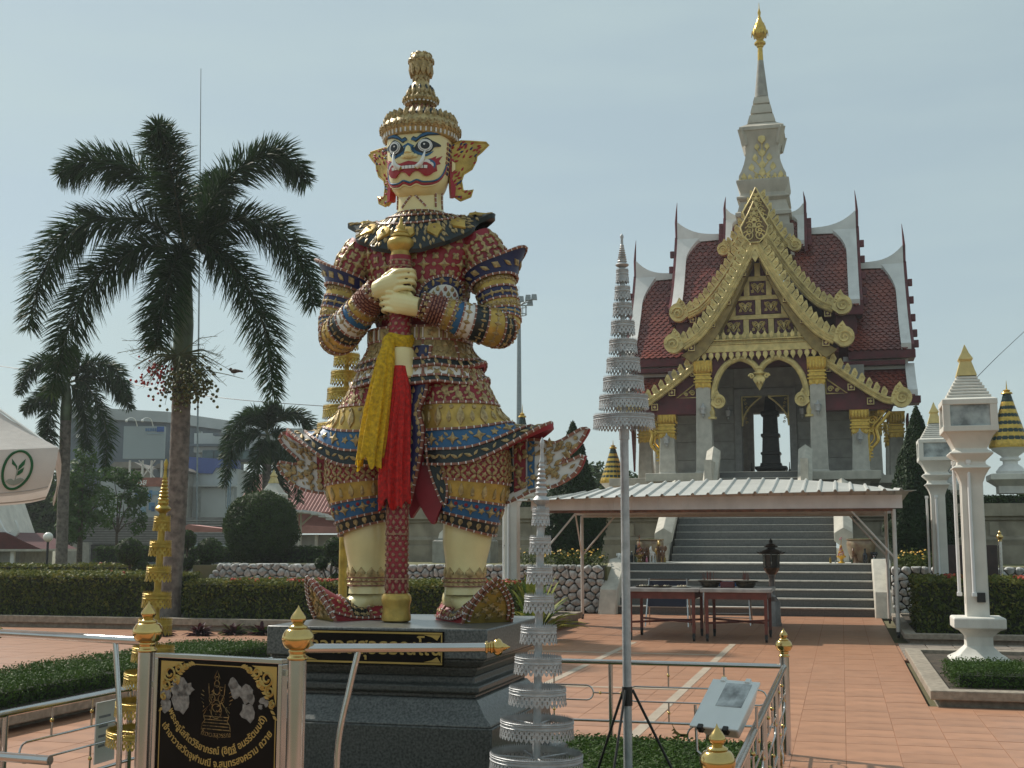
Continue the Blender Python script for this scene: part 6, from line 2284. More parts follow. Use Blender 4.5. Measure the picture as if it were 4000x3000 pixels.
tiered('tiered_umbrella', 'tall silver nine-tiered umbrella on a pole between statue and shrine', (-1.38, 8.1, 0), M_silver, tall, (3.46, 3.70, .03), .029, 0, pole_r2=.017)
tiered('tiered_umbrella', 'gold nine-tiered umbrella rising at the left behind the sign board', (-4.14, 6.87, 0), M_gumb, nearg, (1.79, 2.13, .032), .022, .035)
tiered('tiered_umbrella', 'tall gold umbrella half hidden behind the giant\'s raised arm', (-3.42, 8.2, 0), M_gumb, tall, (3.46, 3.70, .03), .031, 0, pole_r2=.018)
for x, y, lab in ((-1.38, 8.1, 'black iron tripod clamped to the tall silver umbrella pole'), (-3.42, 8.2, 'black iron tripod clamped to the tall gold umbrella pole')):
 t = thing('tripod', lab, 'tripod', (x, y, 0), group='umbrella tripods')
 g = G()
 g.tube([(0, 0, .56), (0, 0, .68)], .034, 12)
 g.build('clamp', M_dark, t, 40)
 for k in range(3):
  a = k * 2 * PI / 3 + .35
  g = G()
  g.tube([(.035 * math.cos(a), .035 * math.sin(a), .66), (.34 * math.cos(a), .34 * math.sin(a), .05)], .009, 8)
  g.build('leg', M_dark, t, 40)
# ------------------------------------------------------------------ floodlight clamped inside the right railing
fl_ = thing('floodlight', 'white box floodlight with a glass front aimed up at the statue', 'floodlight', (-.6, 6.5, .78), R(-14))
fl_.rotation_euler = (R(38), 0, R(-22))
M_fw = mat('white_powder_coat', (.72, .75, .74), .4, var=.03)
g = G()
g.add([(-.125, -.16, 0), (.125, -.16, 0), (.125, .16, 0), (-.125, .16, 0), (-.09, -.12, -.10), (.09, -.12, -.10), (.09, .12, -.10), (-.09, .12, -.10)], [(0, 1, 2, 3), (7, 6, 5, 4), (0, 4, 5, 1), (1, 5, 6, 2), (2, 6, 7, 3), (3, 7, 4, 0)])
g.build('housing', M_fw, fl_, 20, bevel=.01)
g = G()
g.box(-.135, .135, -.17, .17, .001, .016)
g.build('front_frame', M_fw, fl_, 0, bevel=.004)
g = G()
g.box(-.045, .10, -.02, .145, .0165, .0185)
g.build('glass_window', mat('lamp_glass', (.42, .45, .45), .15, var=.3, scale=14, metal=.3), fl_, 0)
for x in (-.07, .07):
 for y, m in ((-.17, M_dark), (.168, M_fw)):
  g = G()
  g.box(x - .014, x + .014, y - .016, y + .012, -.012, .026)
  g.build('clip', m, fl_, 0, bevel=.003)
fs = thing('floodlight_bracket', 'bent steel bracket that holds the white floodlight', 'bracket', (-.6, 6.5, 0))
g = G()
for s_ in (-1, 1):
 g.tube([(s_ * .02, 0, 0), (s_ * .02, 0, .45), (s_ * .15, .0, .55), (s_ * .155, 0, .78)], .008, 8)
g.build('yoke', M_steel, fs, 40)
# white notice plate on the left railing
nt = thing('notice_plate', 'small white notice plate tied to the left railing', 'notice', (-4.60, 7.15, 0))
g = G()
g.box(-.004, .004, -.11, .11, .22, .60)
g.build('plate', M_fw, nt, 0)
for k in range(4):
 g = G()
 g.box(.0042, .0052, -.08, .05 - .03 * (k % 2), .50 - .06 * k, .515 - .06 * k)
 g.build('printed_line', mat('grey_print', (.25, .27, .3), .6), nt, 0)
# ================================================================== clipped hedges
RNG = np.random.default_rng(11)
def hedge(label, x0, x1, y0, y1, z0, z1, dens=900, size=.035, leaf=None, tip=None, bloom=0, group='clipped hedges', name='hedge', faces='tfblr', rough=.05, fade=True):
 leaf, tip = leaf or L_hedge, tip or L_hedge_tip
 cx, cy = (x0 + x1) / 2, (y0 + y1) / 2
 t = thing(name, label, 'hedge', (cx, cy, z0), group=group)
 a, b, h = (x1 - x0) / 2, (y1 - y0) / 2, z1 - z0
 g = G()
 g.box(-a + .06, a - .06, -b + .06, b - .06, 0, h - .05)
 g.build('twig_core', M_core, t, 0)
 Ps, Ns, tops = [], [], []
 for f, (ar, nv) in dict(t=(4 * a * b, (0, 0, 1)), f=(2 * a * h, (0, -1, 0)), b=(2 * a * h, (0, 1, 0)), l=(2 * b * h, (-1, 0, 0)), r=(2 * b * h, (1, 0, 0))).items():
  if f not in faces:
   continue
  n = int(ar * dens * (1 if f in 'tfr' else .4))
  u, v = RNG.uniform(-1, 1, n), RNG.uniform(-1, 1, n)
  if f == 't':
   p = np.stack([u * a, v * b, np.full(n, h)], 1)
  elif f in 'fb':
   p = np.stack([u * a, np.full(n, -b if f == 'f' else b), (v + 1) / 2 * h], 1)
  else:
   p = np.stack([np.full(n, -a if f == 'l' else a), u * b, (v + 1) / 2 * h], 1)
  wob = np.array([noise.noise((q[0] * 1.7 + cx, q[1] * 1.7 + cy, q[2] * 2.2)) for q in p]) * rough
  dj = RNG.normal(-.012, .022, n) + wob
  nv = np.array(nv, float)
  Ps.append(p + nv[None] * dj[:, None] + RNG.normal(0, .012, (n, 3)))
  Ns.append(np.repeat(nv[None], n, 0))
  tops.append(np.clip((p[:, 2] / h - .72) / .25, 0, 1) * .8 + .16)  # tip leaves gather upward: fresh shoots plus top light painted by colour
 Pp, Nn, tp = np.concatenate(Ps), np.concatenate(Ns), np.concatenate(tops)
 V = leaf_quads(Pp, Nn, size, RNG, .5, .75)
 mi = (RNG.uniform(0, 1, len(Pp)) < tp * .7).astype(np.int32)
 obj('foliage', quads_mesh('foliage', V, [leaf, tip], mi), t)
 if bloom:
  V, F = [], []
  bl = G()
  for k in range(bloom):
   x = RNG.uniform(-a, a)
   if noise.noise((x * .9 + cx, 3.1, 0)) < -.08:
    continue
   y = -b + abs(RNG.normal(0, b * .6))
   for q in range(7):
    d = Vector(RNG.normal(0, 1, 3)).normalized()
    d.z = abs(d.z)
    put(bl, O_flower, Vector((x, min(b, y), h + .035)) + d * .04, d, Vector((1, .3, 0)), .05, 0, hz=.3)
  if bl.v:
   bl.build('blossoms', M_bloom, t, 0, kind='stuff')
 return t
hedge('long clipped hedge left of the palm trunk', -24, -13.05, 21.35, 23.6, .18, 1.0, 1050, .036, bloom=10)
hedge('clipped red-flowering hedge between the palm and the statue', -12.15, -5.6, 21.35, 23.0, .18, .88, 1150, .036, bloom=110)
hedge('far clipped hedge in front of the round topiaries at left', -26, -16.2, 27.2, 28.2, .0, 1.07, 420, .05, bloom=8)
hedge('red-flowering hedge behind the tall white lamp post at right', 1.2, 7.5, 21.95, 24.4, .1, 1.0, 1150, .036, bloom=260)
hedge('low clipped hedge in the near right planter', 1.09, 5.0, 13.9, 15.28, .1, .28, 5000, .0145, L_low, L_low, rough=.02)
hedge('low clipped hedge along the left fence', -8.65, -7.45, 3.2, 15.5, .1, .29, 4200, .0155, L_low, L_low, rough=.02)
hedge('short low clipped hedge behind the left of the pedestal', -6.7, -4.6, 14.2, 15.5, .1, .29, 4200, .0155, L_low, L_low, rough=.02)
hedge('thin hedge on top of the left terrace wall', -13.6, -4.9, 36.05, 36.7, 2.68, 2.9, 500, .05, L_topi, L_topi)
hedge('thin hedge on top of the right terrace wall', .6, 9, 36.05, 36.7, 2.68, 2.9, 500, .05, L_topi, L_topi)
hedge('low hedge in front of the pink-roofed pavilion', -22, -14.5, 33.2, 34.0, 1.06, 1.5, 400, .05, L_topi, L_topi)
# turf inside the railing
V = []
n = 70000
xs, ys = RNG.uniform(EX0 + .12, EX1 - .1, n), RNG.uniform(EY0 + .8, EY1 - .12, n)
keep = ~((abs(xs - PX) < .93) & (abs(ys - PY) < .93))
P3 = np.stack([xs, ys, np.full(n, .10) + RNG.normal(0, .012, n)], 1)[keep]
tf = obj('turf', quads_mesh('turf', leaf_quads(P3, np.repeat(np.array([[0, 0, 1.]]), len(P3), 0), .017, RNG, .5, .6), L_low))
tf['kind'] = 'stuff'
tf['label'] = 'green ground cover inside the railing'
g = G()
g.box(EX0 + .1, EX1 - .08, EY0 + .75, EY1 - .1, -.03, .085)
struct('turf_bed', g, mat('turf_soil', (.03, .045, .012), .95, var=.3, scale=8), 0)
# ================================================================== topiaries
def leafball(g_pts, c, r_, dens, sq=(1, 1, 1), rough=.08):
 n = int(4 * PI * r_ * r_ * dens)
 d = RNG.normal(0, 1, (n, 3))
 d /= np.linalg.norm(d, axis=1)[:, None]
 k = np.array([noise.noise((q[0] * 2.3 + c[0], q[1] * 2.3 + c[1], q[2] * 2.3 + c[2])) for q in d]) * rough
 rr = r_ * (1 + k + RNG.normal(-.03, .03, n))
 g_pts.append((np.array(c)[None] + d * rr[:, None] * np.array(sq)[None], d))
def ball_shrub(name, label, base, balls, leaf, dens=420, size=.05, stem=None, group=None, cat='topiary'):
 t = thing(name, label, cat, base, group=group)
 for (c, r_) in balls:
  pts = []
  leafball(pts, c, r_, dens)
  V = leaf_quads(pts[0][0], pts[0][1], size, RNG, .45, .6)
  o = obj('foliage_ball', quads_mesh('foliage_ball', V, leaf), t)
  g = G()
  g.ball(c, r_ * .9, 16, 10)
  g.build('twig_core', M_core, o, 60)
 if stem:
  for pts, r_ in stem:
   g = G()
   g.tube(pts, r_, 8)
   g.build('stem', mat('bark', (.09, .07, .05), .9, var=.3, scale=12, bump=.5), t, 50)
 return t
ball_shrub('round_topiary', 'big round clipped evergreen ball between the palm and the statue', (-16.35, 33, 1.06), [((0, 0, 1.0), 1.07)], L_topi, 1500, .042, [([(0, 0, 0), (0, 0, .4)], .1)])
for k, (lab, x, y, z, r_) in enumerate((('ball-clipped shrub on a stem beside the gold umbrella', -16.9, 27.0, 1.42, .33), ('ball-clipped shrub just right of the palm trunk', -16.08, 29.5, 1.42, .34), ('small clipped ball half hidden behind the palm trunk', -16.6, 29.2, 1.72, .25))):
 ball_shrub('ball_topiary', lab, (x, y, 0), [((0, 0, z), r_), ((.28 * (-1) ** k, .1, z - .42), r_ * .62)] if k < 2 else [((0, 0, z), r_), ((-.05, .1, z - .62), r_ * .9)], L_topi, 900, .035, [([(0, 0, 0), (.03, 0, z)], .03)], 'ball topiaries')
ball_shrub('cloud_topiary', 'cloud-pruned bush of small balls on bent stems behind the left shin', (-10.65, 25.0, 0), [((0, 0, 1.53), .21), ((-.28, 0, 1.18), .15), ((.1, 0, 1.25), .15), ((.27, 0, .98), .12), ((.08, -.05, .84), .13)], L_topi, 1300, .028,
   [([(.1, 0, 0), (.02, 0, .6), (-.06, 0, 1.0), (0, 0, 1.5)], .03), ([(.02, 0, .6), (-.16, 0, .85), (-.28, 0, 1.15)], .022), ([(.02, 0, .6), (.2, 0, .75), (.27, 0, .95)], .02), ([(-.04, 0, .9), (.06, 0, 1.0), (.1, 0, 1.2)], .02)])
def cone_tree(label, base, h, r_, seed, prof):
 t = thing('conical_cypress', label, 'tree', base, group='conical clipped cypresses')
 f_ = cubic([(q, (v,)) for q, v in prof])
 rg = np.random.default_rng(seed)
 n = 17000
 q = rg.uniform(0, 1, n * 2)
 rr = np.array([max(0.01, f_(a)[0]) for a in q])
 kp = rg.uniform(0, 1, n * 2) < rr / rr.max()
 q, rr = q[kp], rr[kp]
 a = rg.uniform(0, 2 * PI, len(q))
 wob = np.array([noise.noise((math.cos(b) * 1.6 + seed, math.sin(b) * 1.6, c * 7)) for b, c in zip(a, q)])
 rad = rr * r_ * (1 + wob * .16 + rg.normal(-.03, .045, len(q)))
 P_ = np.stack([rad * np.cos(a), rad * np.sin(a), q * h], 1)
 N_ = np.stack([np.cos(a), np.sin(a), np.full(len(a), .5)], 1)
 obj('foliage', quads_mesh('foliage', leaf_quads(P_, N_, .055, rg, .35, .55), L_cone), t)
 g = G()
 g.lathe([(max(.01, f_(i / 14)[0] * r_ * .87), i / 14 * h) for i in range(15)], 14)
 g.build('twig_core', M_core, t, 60)
 g = G()
 g.tube([(0, 0, -.05), (0, 0, .5)], .06, 8)
 g.build('trunk', MATS['bark'], t, 50)
CP = [(0, .45), (.08, .8), (.22, 1.0), (.36, .93), (.5, .74), (.65, .54), (.8, .34), (.92, .17), (1, .03)]
cone_tree('conical clipped cypress behind the canopy at the left', (-6.62, 31, 1.06), 3.68, .80, 1, CP)
cone_tree('conical clipped cypress between the lamp posts at the right', (1.85, 31.2, 1.06), 3.85, .82, 2, CP)
# ================================================================== palms
def palm(label, base, top, lean_mid, tr, fronds, leaf, nl=520, ll=.5, fruit=False, size_w=.02, name='foxtail_palm', seed=1, shaft=1.5):
 t = thing(name, label, 'palm tree', base, group='foxtail palms')
 rg = random.Random(seed)
 top = Vector(top)
 g = G()
 pts, rs = [], []
 for i in range(60):
  q = i / 59
  c = Vector((0, 0, 0)).lerp(top - Vector((0, 0, shaft)), q) + Vector(lean_mid) * math.sin(PI * q)
  pts.append(c)
  rs.append((tr * (1.08 - .12 * q) + tr * .22 * max(0, 1 - q * 9)) * (1 + (.03 if i % 2 else -.01)))
 g.tube(pts, rs, 16)
 g.build('trunk', mat('palm_bark', (.17, .145, .125), .9, var=.25, scale=9, bump=.5, bscale=30, stain=.3), t, 60)
 g = G()
 p0 = top - Vector((0, 0, shaft))
 g.tube([p0, p0 + Vector((0, 0, shaft * .35)), p0 + Vector((0, 0, shaft * .8)), top], [tr * 1.0, tr * 1.05, tr * .7, tr * .35], 14)
 g.build('crownshaft', mat('crownshaft_green', (.07, .10, .04), .5, var=.2, scale=3), t, 60)
 for fi, fr in enumerate(fronds):
  ctrl = [Vector((0, 0, 0))] + [Vector(p) for p in fr]
  f_ = cubic([(i / (len(ctrl) - 1), tuple(c)) for i, c in enumerate(ctrl)])
  C = [top + Vector(f_(i / 40)) for i in range(41)]
  g = G()
  g.tube(C, [tr * .16 * (1 - .85 * i / 40) for i in range(41)], 6)
  ra = g.build('rachis', mat('palm_rachis', (.10, .11, .05), .6), t, 60)
  V = []
  for k in range(nl):
   q = .10 + .9 * (k + rg.random()) / nl
   i = min(39, int(q * 40))
   c = C[i].lerp(C[i + 1], q * 40 - i)
   tg = (C[i + 1] - C[i]).normalized()
   a = tg.orthogonal().normalized()
   b = tg.cross(a)
   th = rg.uniform(0, 2 * PI)
   side = a * math.cos(th) + b * math.sin(th)
   L = ll * (1.0 - .55 * max(0, (q - .72) / .28)) * (.45 + .55 * min(1, q / .25)) * rg.uniform(.75, 1.1)
   d = (side * .86 + tg * rg.uniform(.35, .75)).normalized()
   m = c + d * L * .55 - Vector((0, 0, .03 * L))
   e = c + d * L - Vector((0, 0, .20 * L))
   wv = d.cross(Vector((rg.uniform(-1, 1), rg.uniform(-1, 1), rg.uniform(-1, 1)))).normalized() * size_w * .5
   V += [c - wv * .5, m - wv, m + wv, c + wv * .5, m - wv, e, e, m + wv]
   V[-3] = e - wv * .1
   V[-2] = e + wv * .1
  obj('leaflets', quads_mesh('leaflets', [tuple(v) for v in V], leaf), ra)
 return t
def cam_off(dx, up, fw, s_):
 return (dx / s_ * math.cos(YAW) - fw * math.sin(YAW), dx / s_ * math.sin(YAW) + fw * math.cos(YAW), up / s_)
S1 = 199
c0 = (742, 985)
F1 = []
for (ps, dep) in (([(675, 790), (540, 640), (422, 600), (300, 590), (205, 640)], .3), ([(600, 860), (422, 850), (300, 905), (205, 1060), (160, 1297)], -.4), ([(620, 960), (506, 1020), (400, 1140), (335, 1330), (300, 1560)], -.9), ([(738, 1010), (728, 1090), (722, 1240), (720, 1400)], -1.5), ([(820, 950), (900, 1010), (1010, 1140), (1085, 1330), (1122, 1560)], -.5), ([(830, 880), (960, 835), (1090, 880), (1190, 1010), (1245, 1180)], .3), ([(810, 800), (900, 650), (1010, 570), (1110, 560), (1195, 655)], .5), ([(742, 860), (738, 740), (735, 650), (738, 610)], -2.2), ([(770, 850), (790, 700), (800, 580)], 1.4)):
 fr = []
 for k, (x, y) in enumerate(ps):
  q = (k + 1) / len(ps)
  fr.append(cam_off(x - c0[0], c0[1] - y, dep * q, S1))
 F1.append(fr)
pb = Vector((-12.59, 21.55, 0))
pt = Vector((.10, .02, 7.35))
main_palm = palm('tall foxtail palm at the left with a plumed crown of drooping fronds', pb, pt, (.05, 0, 0), .185, F1, L_palm, 1250, .68, size_w=.027, seed=3, shaft=2.2)
# fruit bunches and bare flower branches under the crown
g = G()
fr = G()
rg = random.Random(8)
for (cx, cz, n, mi) in ((.42, 4.75, 420, 0), (-.42, 4.95, 70, 1), (.1, 4.7, 160, 0)):
 o = Vector((.1 + cx * .2, -.2, 5.25))
 for k in range(26):
  e = Vector((.1 + cx + rg.gauss(0, .26), -.25 + rg.gauss(0, .2), cz + rg.gauss(0, .22)))
  g.tube([o, o.lerp(e, .5) + Vector((0, 0, .12)), e], [.012, .009, .004], 4)
 for k in range(n):
  p = Vector((.1 + cx + rg.gauss(0, .2), -.28 + rg.gauss(0, .15), cz - .08 + rg.gauss(0, .2)))
  fr.ball(p, rg.uniform(.022, .034), 7, 5, mi)
for k in range(46):
 s_ = rg.choice((-1, -1, 1))
 o = Vector((.1, -.15, 5.3))
 e = Vector((.1 + s_ * rg.uniform(.4, 1.15), -.2 + rg.gauss(0, .25), 5.0 + rg.uniform(-.35, .7)))
 m = o.lerp(e, .55) + Vector((0, 0, .12))
 g.tube([o, m, e], [.012, .008, .004], 4)
 for q in range(5):
  p = m.lerp(e, q / 5)
  g.tube([p, p + Vector((s_ * rg.uniform(.05, .22), rg.gauss(0, .08), rg.uniform(-.14, .16)))], [.004, .002], 3)
g.build('fruit_stalks', mat('fruit_stalk', (.10, .12, .05), .8), main_palm, 40)
fr.build('fruit_bunch', [mat('green_fruit', (.10, .11, .03), .5, var=.4, scale=9), mat('red_fruit', (.35, .02, .02), .4)], main_palm, 60, kind='stuff')
S2 = 126
F2 = []
for (ps, dep) in (([(215, 1430), (150, 1415), (90, 1450), (60, 1540)], .1), ([(290, 1440), (370, 1420), (440, 1460), (485, 1560)], .2), ([(230, 1510), (170, 1560), (110, 1620)], -.5), ([(320, 1500), (380, 1590), (425, 1700), (430, 1830)], -.4), ([(260, 1440), (270, 1400), (300, 1390)], -.6), ([(200, 1560), (210, 1680), (225, 1800)], -.8), ([(290, 1540), (310, 1640), (318, 1760)], .5), ([(330, 1470), (420, 1500), (470, 1590)], .8)):
 F2.append([cam_off(x - 250, 1500 - y, dep * (k + 1) / len(ps), S2) for k, (x, y) in enumerate(ps)])
palm('smaller foxtail palm behind the parasol at the left edge', (-23.1, 33.2, .0), (-.1, 0, 6.6), (0, 0, 0), .17, F2, L_palm, 560, .5, size_w=.04, seed=5, shaft=1.2)
S3 = 114
F3 = []
for (ps, dep) in (([(1000, 1640), (950, 1630), (900, 1690), (868, 1790)], 0), ([(970, 1700), (910, 1760), (885, 1900)], -.4), ([(1080, 1630), (1130, 1615), (1190, 1640), (1235, 1720)], .2), ([(1090, 1700), (1150, 1800), (1180, 1960)], -.5), ([(1040, 1640), (1050, 1600), (1080, 1590)], -.3), ([(1020, 1750), (1000, 1850), (990, 1950)], -.6), ([(1060, 1760), (1090, 1880), (1110, 2000)], .4), ([(1020, 1650), (980, 1610), (940, 1620)], .5)):
 F3.append([cam_off(x - 1040, 1700 - y, dep * (k + 1) / len(ps), S3) for k, (x, y) in enumerate(ps)])
palm('foxtail palm standing behind the round topiary', (-18.85, 38.45, .0), (-.05, 0, 5.3), (0, 0, 0), .16, F3, L_palm, 560, .5, size_w=.04, seed=6, shaft=1.0)
# ================================================================== broad-leaved trees
def tree(label, base, h, crown, leaf, n, size, seed, trunk=.12, group='trees at the left', lean=0.):
 t = thing('leafy_tree', label, 'tree', base, group=group)
 rg = np.random.default_rng(seed)
 r2 = random.Random(seed)
 g = G()
 fork = Vector((lean * .4, 0, h * .45))
 g.tube([(0, 0, 0), (lean * .2, 0, h * .25), fork], [trunk, trunk * .8, trunk * .65], 8)
 for (dx, dy, dz, rx, rz) in crown:
  e = Vector((dx, dy, dz))
  g.tube([fork, fork.lerp(e, .5) + Vector((r2.uniform(-.1, .1), 0, .1)), e], [trunk * .5, trunk * .3, trunk * .1], 6)
 g.build('trunk', MATS['bark'], t, 60)
 tot = sum(c[3] ** 2 * c[4] for c in crown)
 Ps, Ns = [], []
 for (dx, dy, dz, rx, rz) in crown:
  m = int(n * rx * rx * rz / tot)
  d = rg.normal(0, 1, (m, 3))
  d /= np.linalg.norm(d, axis=1)[:, None]
  rr = rg.uniform(.25, 1, m) ** .5
  q = d * rr[:, None] * np.array([rx, rx, rz])
  k = np.array([noise.noise((a[0] * 2.2 + seed, a[1] * 2.2 + dx, a[2] * 2.2 + dz)) for a in q])
  kp = k > -.12
  Ps.append((q + np.array([dx, dy, dz]))[kp])
  Ns.append((d + np.array([0, 0, .6]))[kp])
 P_, N_ = np.concatenate(Ps), np.concatenate(Ns)
 obj('crown', quads_mesh('crown', leaf_quads(P_, N_, size, rg, .5, .6), leaf), t)
 return t
tree('slender bright green tree beside the left palm trunk', cam_pt(312, 2125, 42) * Vector((1, 1, 0)), 5.2, [(0, 0, 3.9, .7, .65), (-.4, 0, 3.1, .65, .65), (.45, .2, 2.9, .65, .75), (0, -.3, 2.2, .65, .55), (.1, 0, 4.6, .45, .45)], L_tree, 5200, .075, 21)
tree('forked small tree in front of the orange banner', cam_pt(455, 2125, 44) * Vector((1, 1, 0)), 4.4, [(-.25, 0, 4.1, .55, .35), (.35, 0, 3.9, .55, .4), (.75, 0, 3.3, .5, .45), (.1, .2, 3.0, .48, .5), (-.6, 0, 3.3, .4, .4), (.7, .1, 2.4, .4, .5), (-.4, 0, 2.5, .36, .4)], L_tree, 4800, .072, 22, .07)
tree('dark broad tree at the left edge behind the small temple roof', cam_pt(-40, 2125, 62) * Vector((1, 1, 0)), 7, [(0, 0, 4.6, 2.2, 1.5), (2.0, .3, 3.8, 1.8, 1.3), (-2, 0, 4, 2, 1.5), (3.2, 0, 3.0, 1.5, 1.1), (.8, 0, 2.6, 2.2, 1.2)], L_cone, 13000, .16, 23, .2)
tree('dark leafy tree behind the left palm', cam_pt(170, 2125, 60) * Vector((1, 1, 0)), 6, [(0, 0, 4.4, 1.6, 1.0), (1.2, 0, 3.4, 1.5, 1.1), (-1, 0, 3.2, 1.5, 1.2), (.4, 0, 2.2, 1.6, .9)], L_topi, 9000, .14, 24, .16)
tree('distant dark tree showing between cypress and shrine', (-12.5, 62, 0), 6.4, [(0, 0, 4.4, 1.8, 1.5), (1.6, 0, 4.2, 1.5, 1.3), (-1.6, 0, 3.6, 1.4, 1.2), (3.0, 0, 3.4, 1.3, 1.1)], L_topi, 6500, .17, 25, .2, group='distant trees')
tree('distant bush behind the right terrace', (11.5, 66, 0), 6.5, [(0, 0, 4.2, 1.6, 1.3), (2.2, 0, 3.7, 1.6, 1.2), (-1.8, 0, 3.5, 1.4, 1.1)], L_topi, 5000, .17, 26, .2, group='distant trees')
# flowering plants on the stone walls
def flower_bed(label, x0, x1, y, z, n, seed):
 t = thing('flower_bed', label, 'flowers', ((x0 + x1) / 2, y, z))
 rg = np.random.default_rng(seed)
 a = (x1 - x0) / 2
 P_ = np.stack([rg.uniform(-a, a, n * 22), rg.normal(0, .22, n * 22), np.abs(rg.normal(.16, .11, n * 22))], 1)
 obj('foliage', quads_mesh('foliage', leaf_quads(P_, np.repeat(np.array([[0, -.4, 1.]]), len(P_), 0), .045, rg, .4, .9), L_hedge), t)
 g = G()
 for k in range(n):
  p = Vector((rg.uniform(-a, a), rg.normal(-.08, .2), rg.uniform(.2, .42)))
  d = Vector((rg.normal(0, .4), -.6, .8)).normalized()
  put(g, O_flower, p, d, Vector((1, 0, 0)), rg.uniform(.05, .085), 0, hz=.4)
 g.build('blossoms', M_bloomy, t, 0, kind='stuff')
flower_bed('yellow flowers on the rubble wall under the left cypress', -7.6, -5.5, 29.3, 1.06, 55, 3)
flower_bed('yellow flowers on the rubble wall right of the stairs', 1.1, 2.8, 29.0, 1.06, 50, 4)
def blade_plant(label, base, n, ln, wd, m1, m2, name, seed, cat='plant', up=.9):
 t = thing(name, label, cat, base)
 rg = random.Random(seed)
 for k in range(n):
  a = rg.uniform(0, 2 * PI)
  L = ln * rg.uniform(.7, 1.1)
  el = rg.uniform(.35, 1) * up
  d = Vector((math.cos(a), math.sin(a), 0))
  pts = [d * (L * q * (1 - el * .55)) + Vector((0, 0, L * (q * el * 1.1 - .45 * q * q))) for q in (0, .3, .6, .85, 1)]
  sd = Vector((-d.y, d.x, 0))
  ws = [wd * .5, wd, wd * .9, wd * .5, .002]
  v = []
  for p, w_ in zip(pts, ws):
   v += [p - sd * w_ / 2, p + Vector((0, 0, -w_ * .25)), p + sd * w_ / 2]
  g = G()
  g.add(v, [(j * 3, j * 3 + 1, j * 3 + 4, j * 3 + 3) for j in range(4)] + [(j * 3 + 1, j * 3 + 2, j * 3 + 5, j * 3 + 4) for j in range(4)])
  g.build('leaf', rg.choice((m1, m1, m2)), t, 60)
 return t
L_aga = leafmat('variegated_leaf', (.34, .33, .07), col2=(.14, .20, .03), scale=14)
L_aga2 = leafmat('green_strap_leaf', (.10, .16, .03), scale=10)
blade_plant('yellow-green strap-leaved plant behind the giant\'s right-hand boot', (-5.05, 20.5, .0), 64, 1.25, .10, L_aga, L_aga2, 'strap_plant', 5, up=1.3)
L_pur = leafmat('purple_leaf', (.065, .018, .025), col2=(.03, .012, .014), scale=8)
for k, (x, y) in enumerate(((-11.6, 19.6), (-11.0, 19.9), (-10.5, 20.2), (-10.0, 20.3))):
 blade_plant(('leftmost', 'second', 'third', 'rightmost')[k] + ' of four dark purple leafy clumps in front of the hedge', (x, y, 0), 60, .42, .07, L_pur, L_aga2 if k > 1 else L_pur, 'purple_plant', 30 + k)
# magenta cockscomb at the bottom left corner
ck = thing('cockscomb_flower', 'dark magenta cockscomb flower at the bottom left corner', 'flower', (-3.36, 4.15, 0))
g = G()
g.tube([(0, 0, 0), (.01, 0, .35), (.0, 0, .62)], .008, 6)
g.build('stem', L_aga2, ck, 50)
bl = G()
for k in range(170):
 d = Vector((rnd.gauss(0, 1), rnd.gauss(0, 1), abs(rnd.gauss(0, 1)))).normalized()
 put(bl, O_lotus, Vector((0, 0, .64)) + Vector((d.x * .085, d.y * .07, d.z * .05)), d, Vector((1, 0, .2)), .028, 0, hz=1.2)
bl.build('bloom', mat('magenta_bloom', (.22, .01, .045), .7, var=.3, scale=40), ck, 0, kind='stuff')
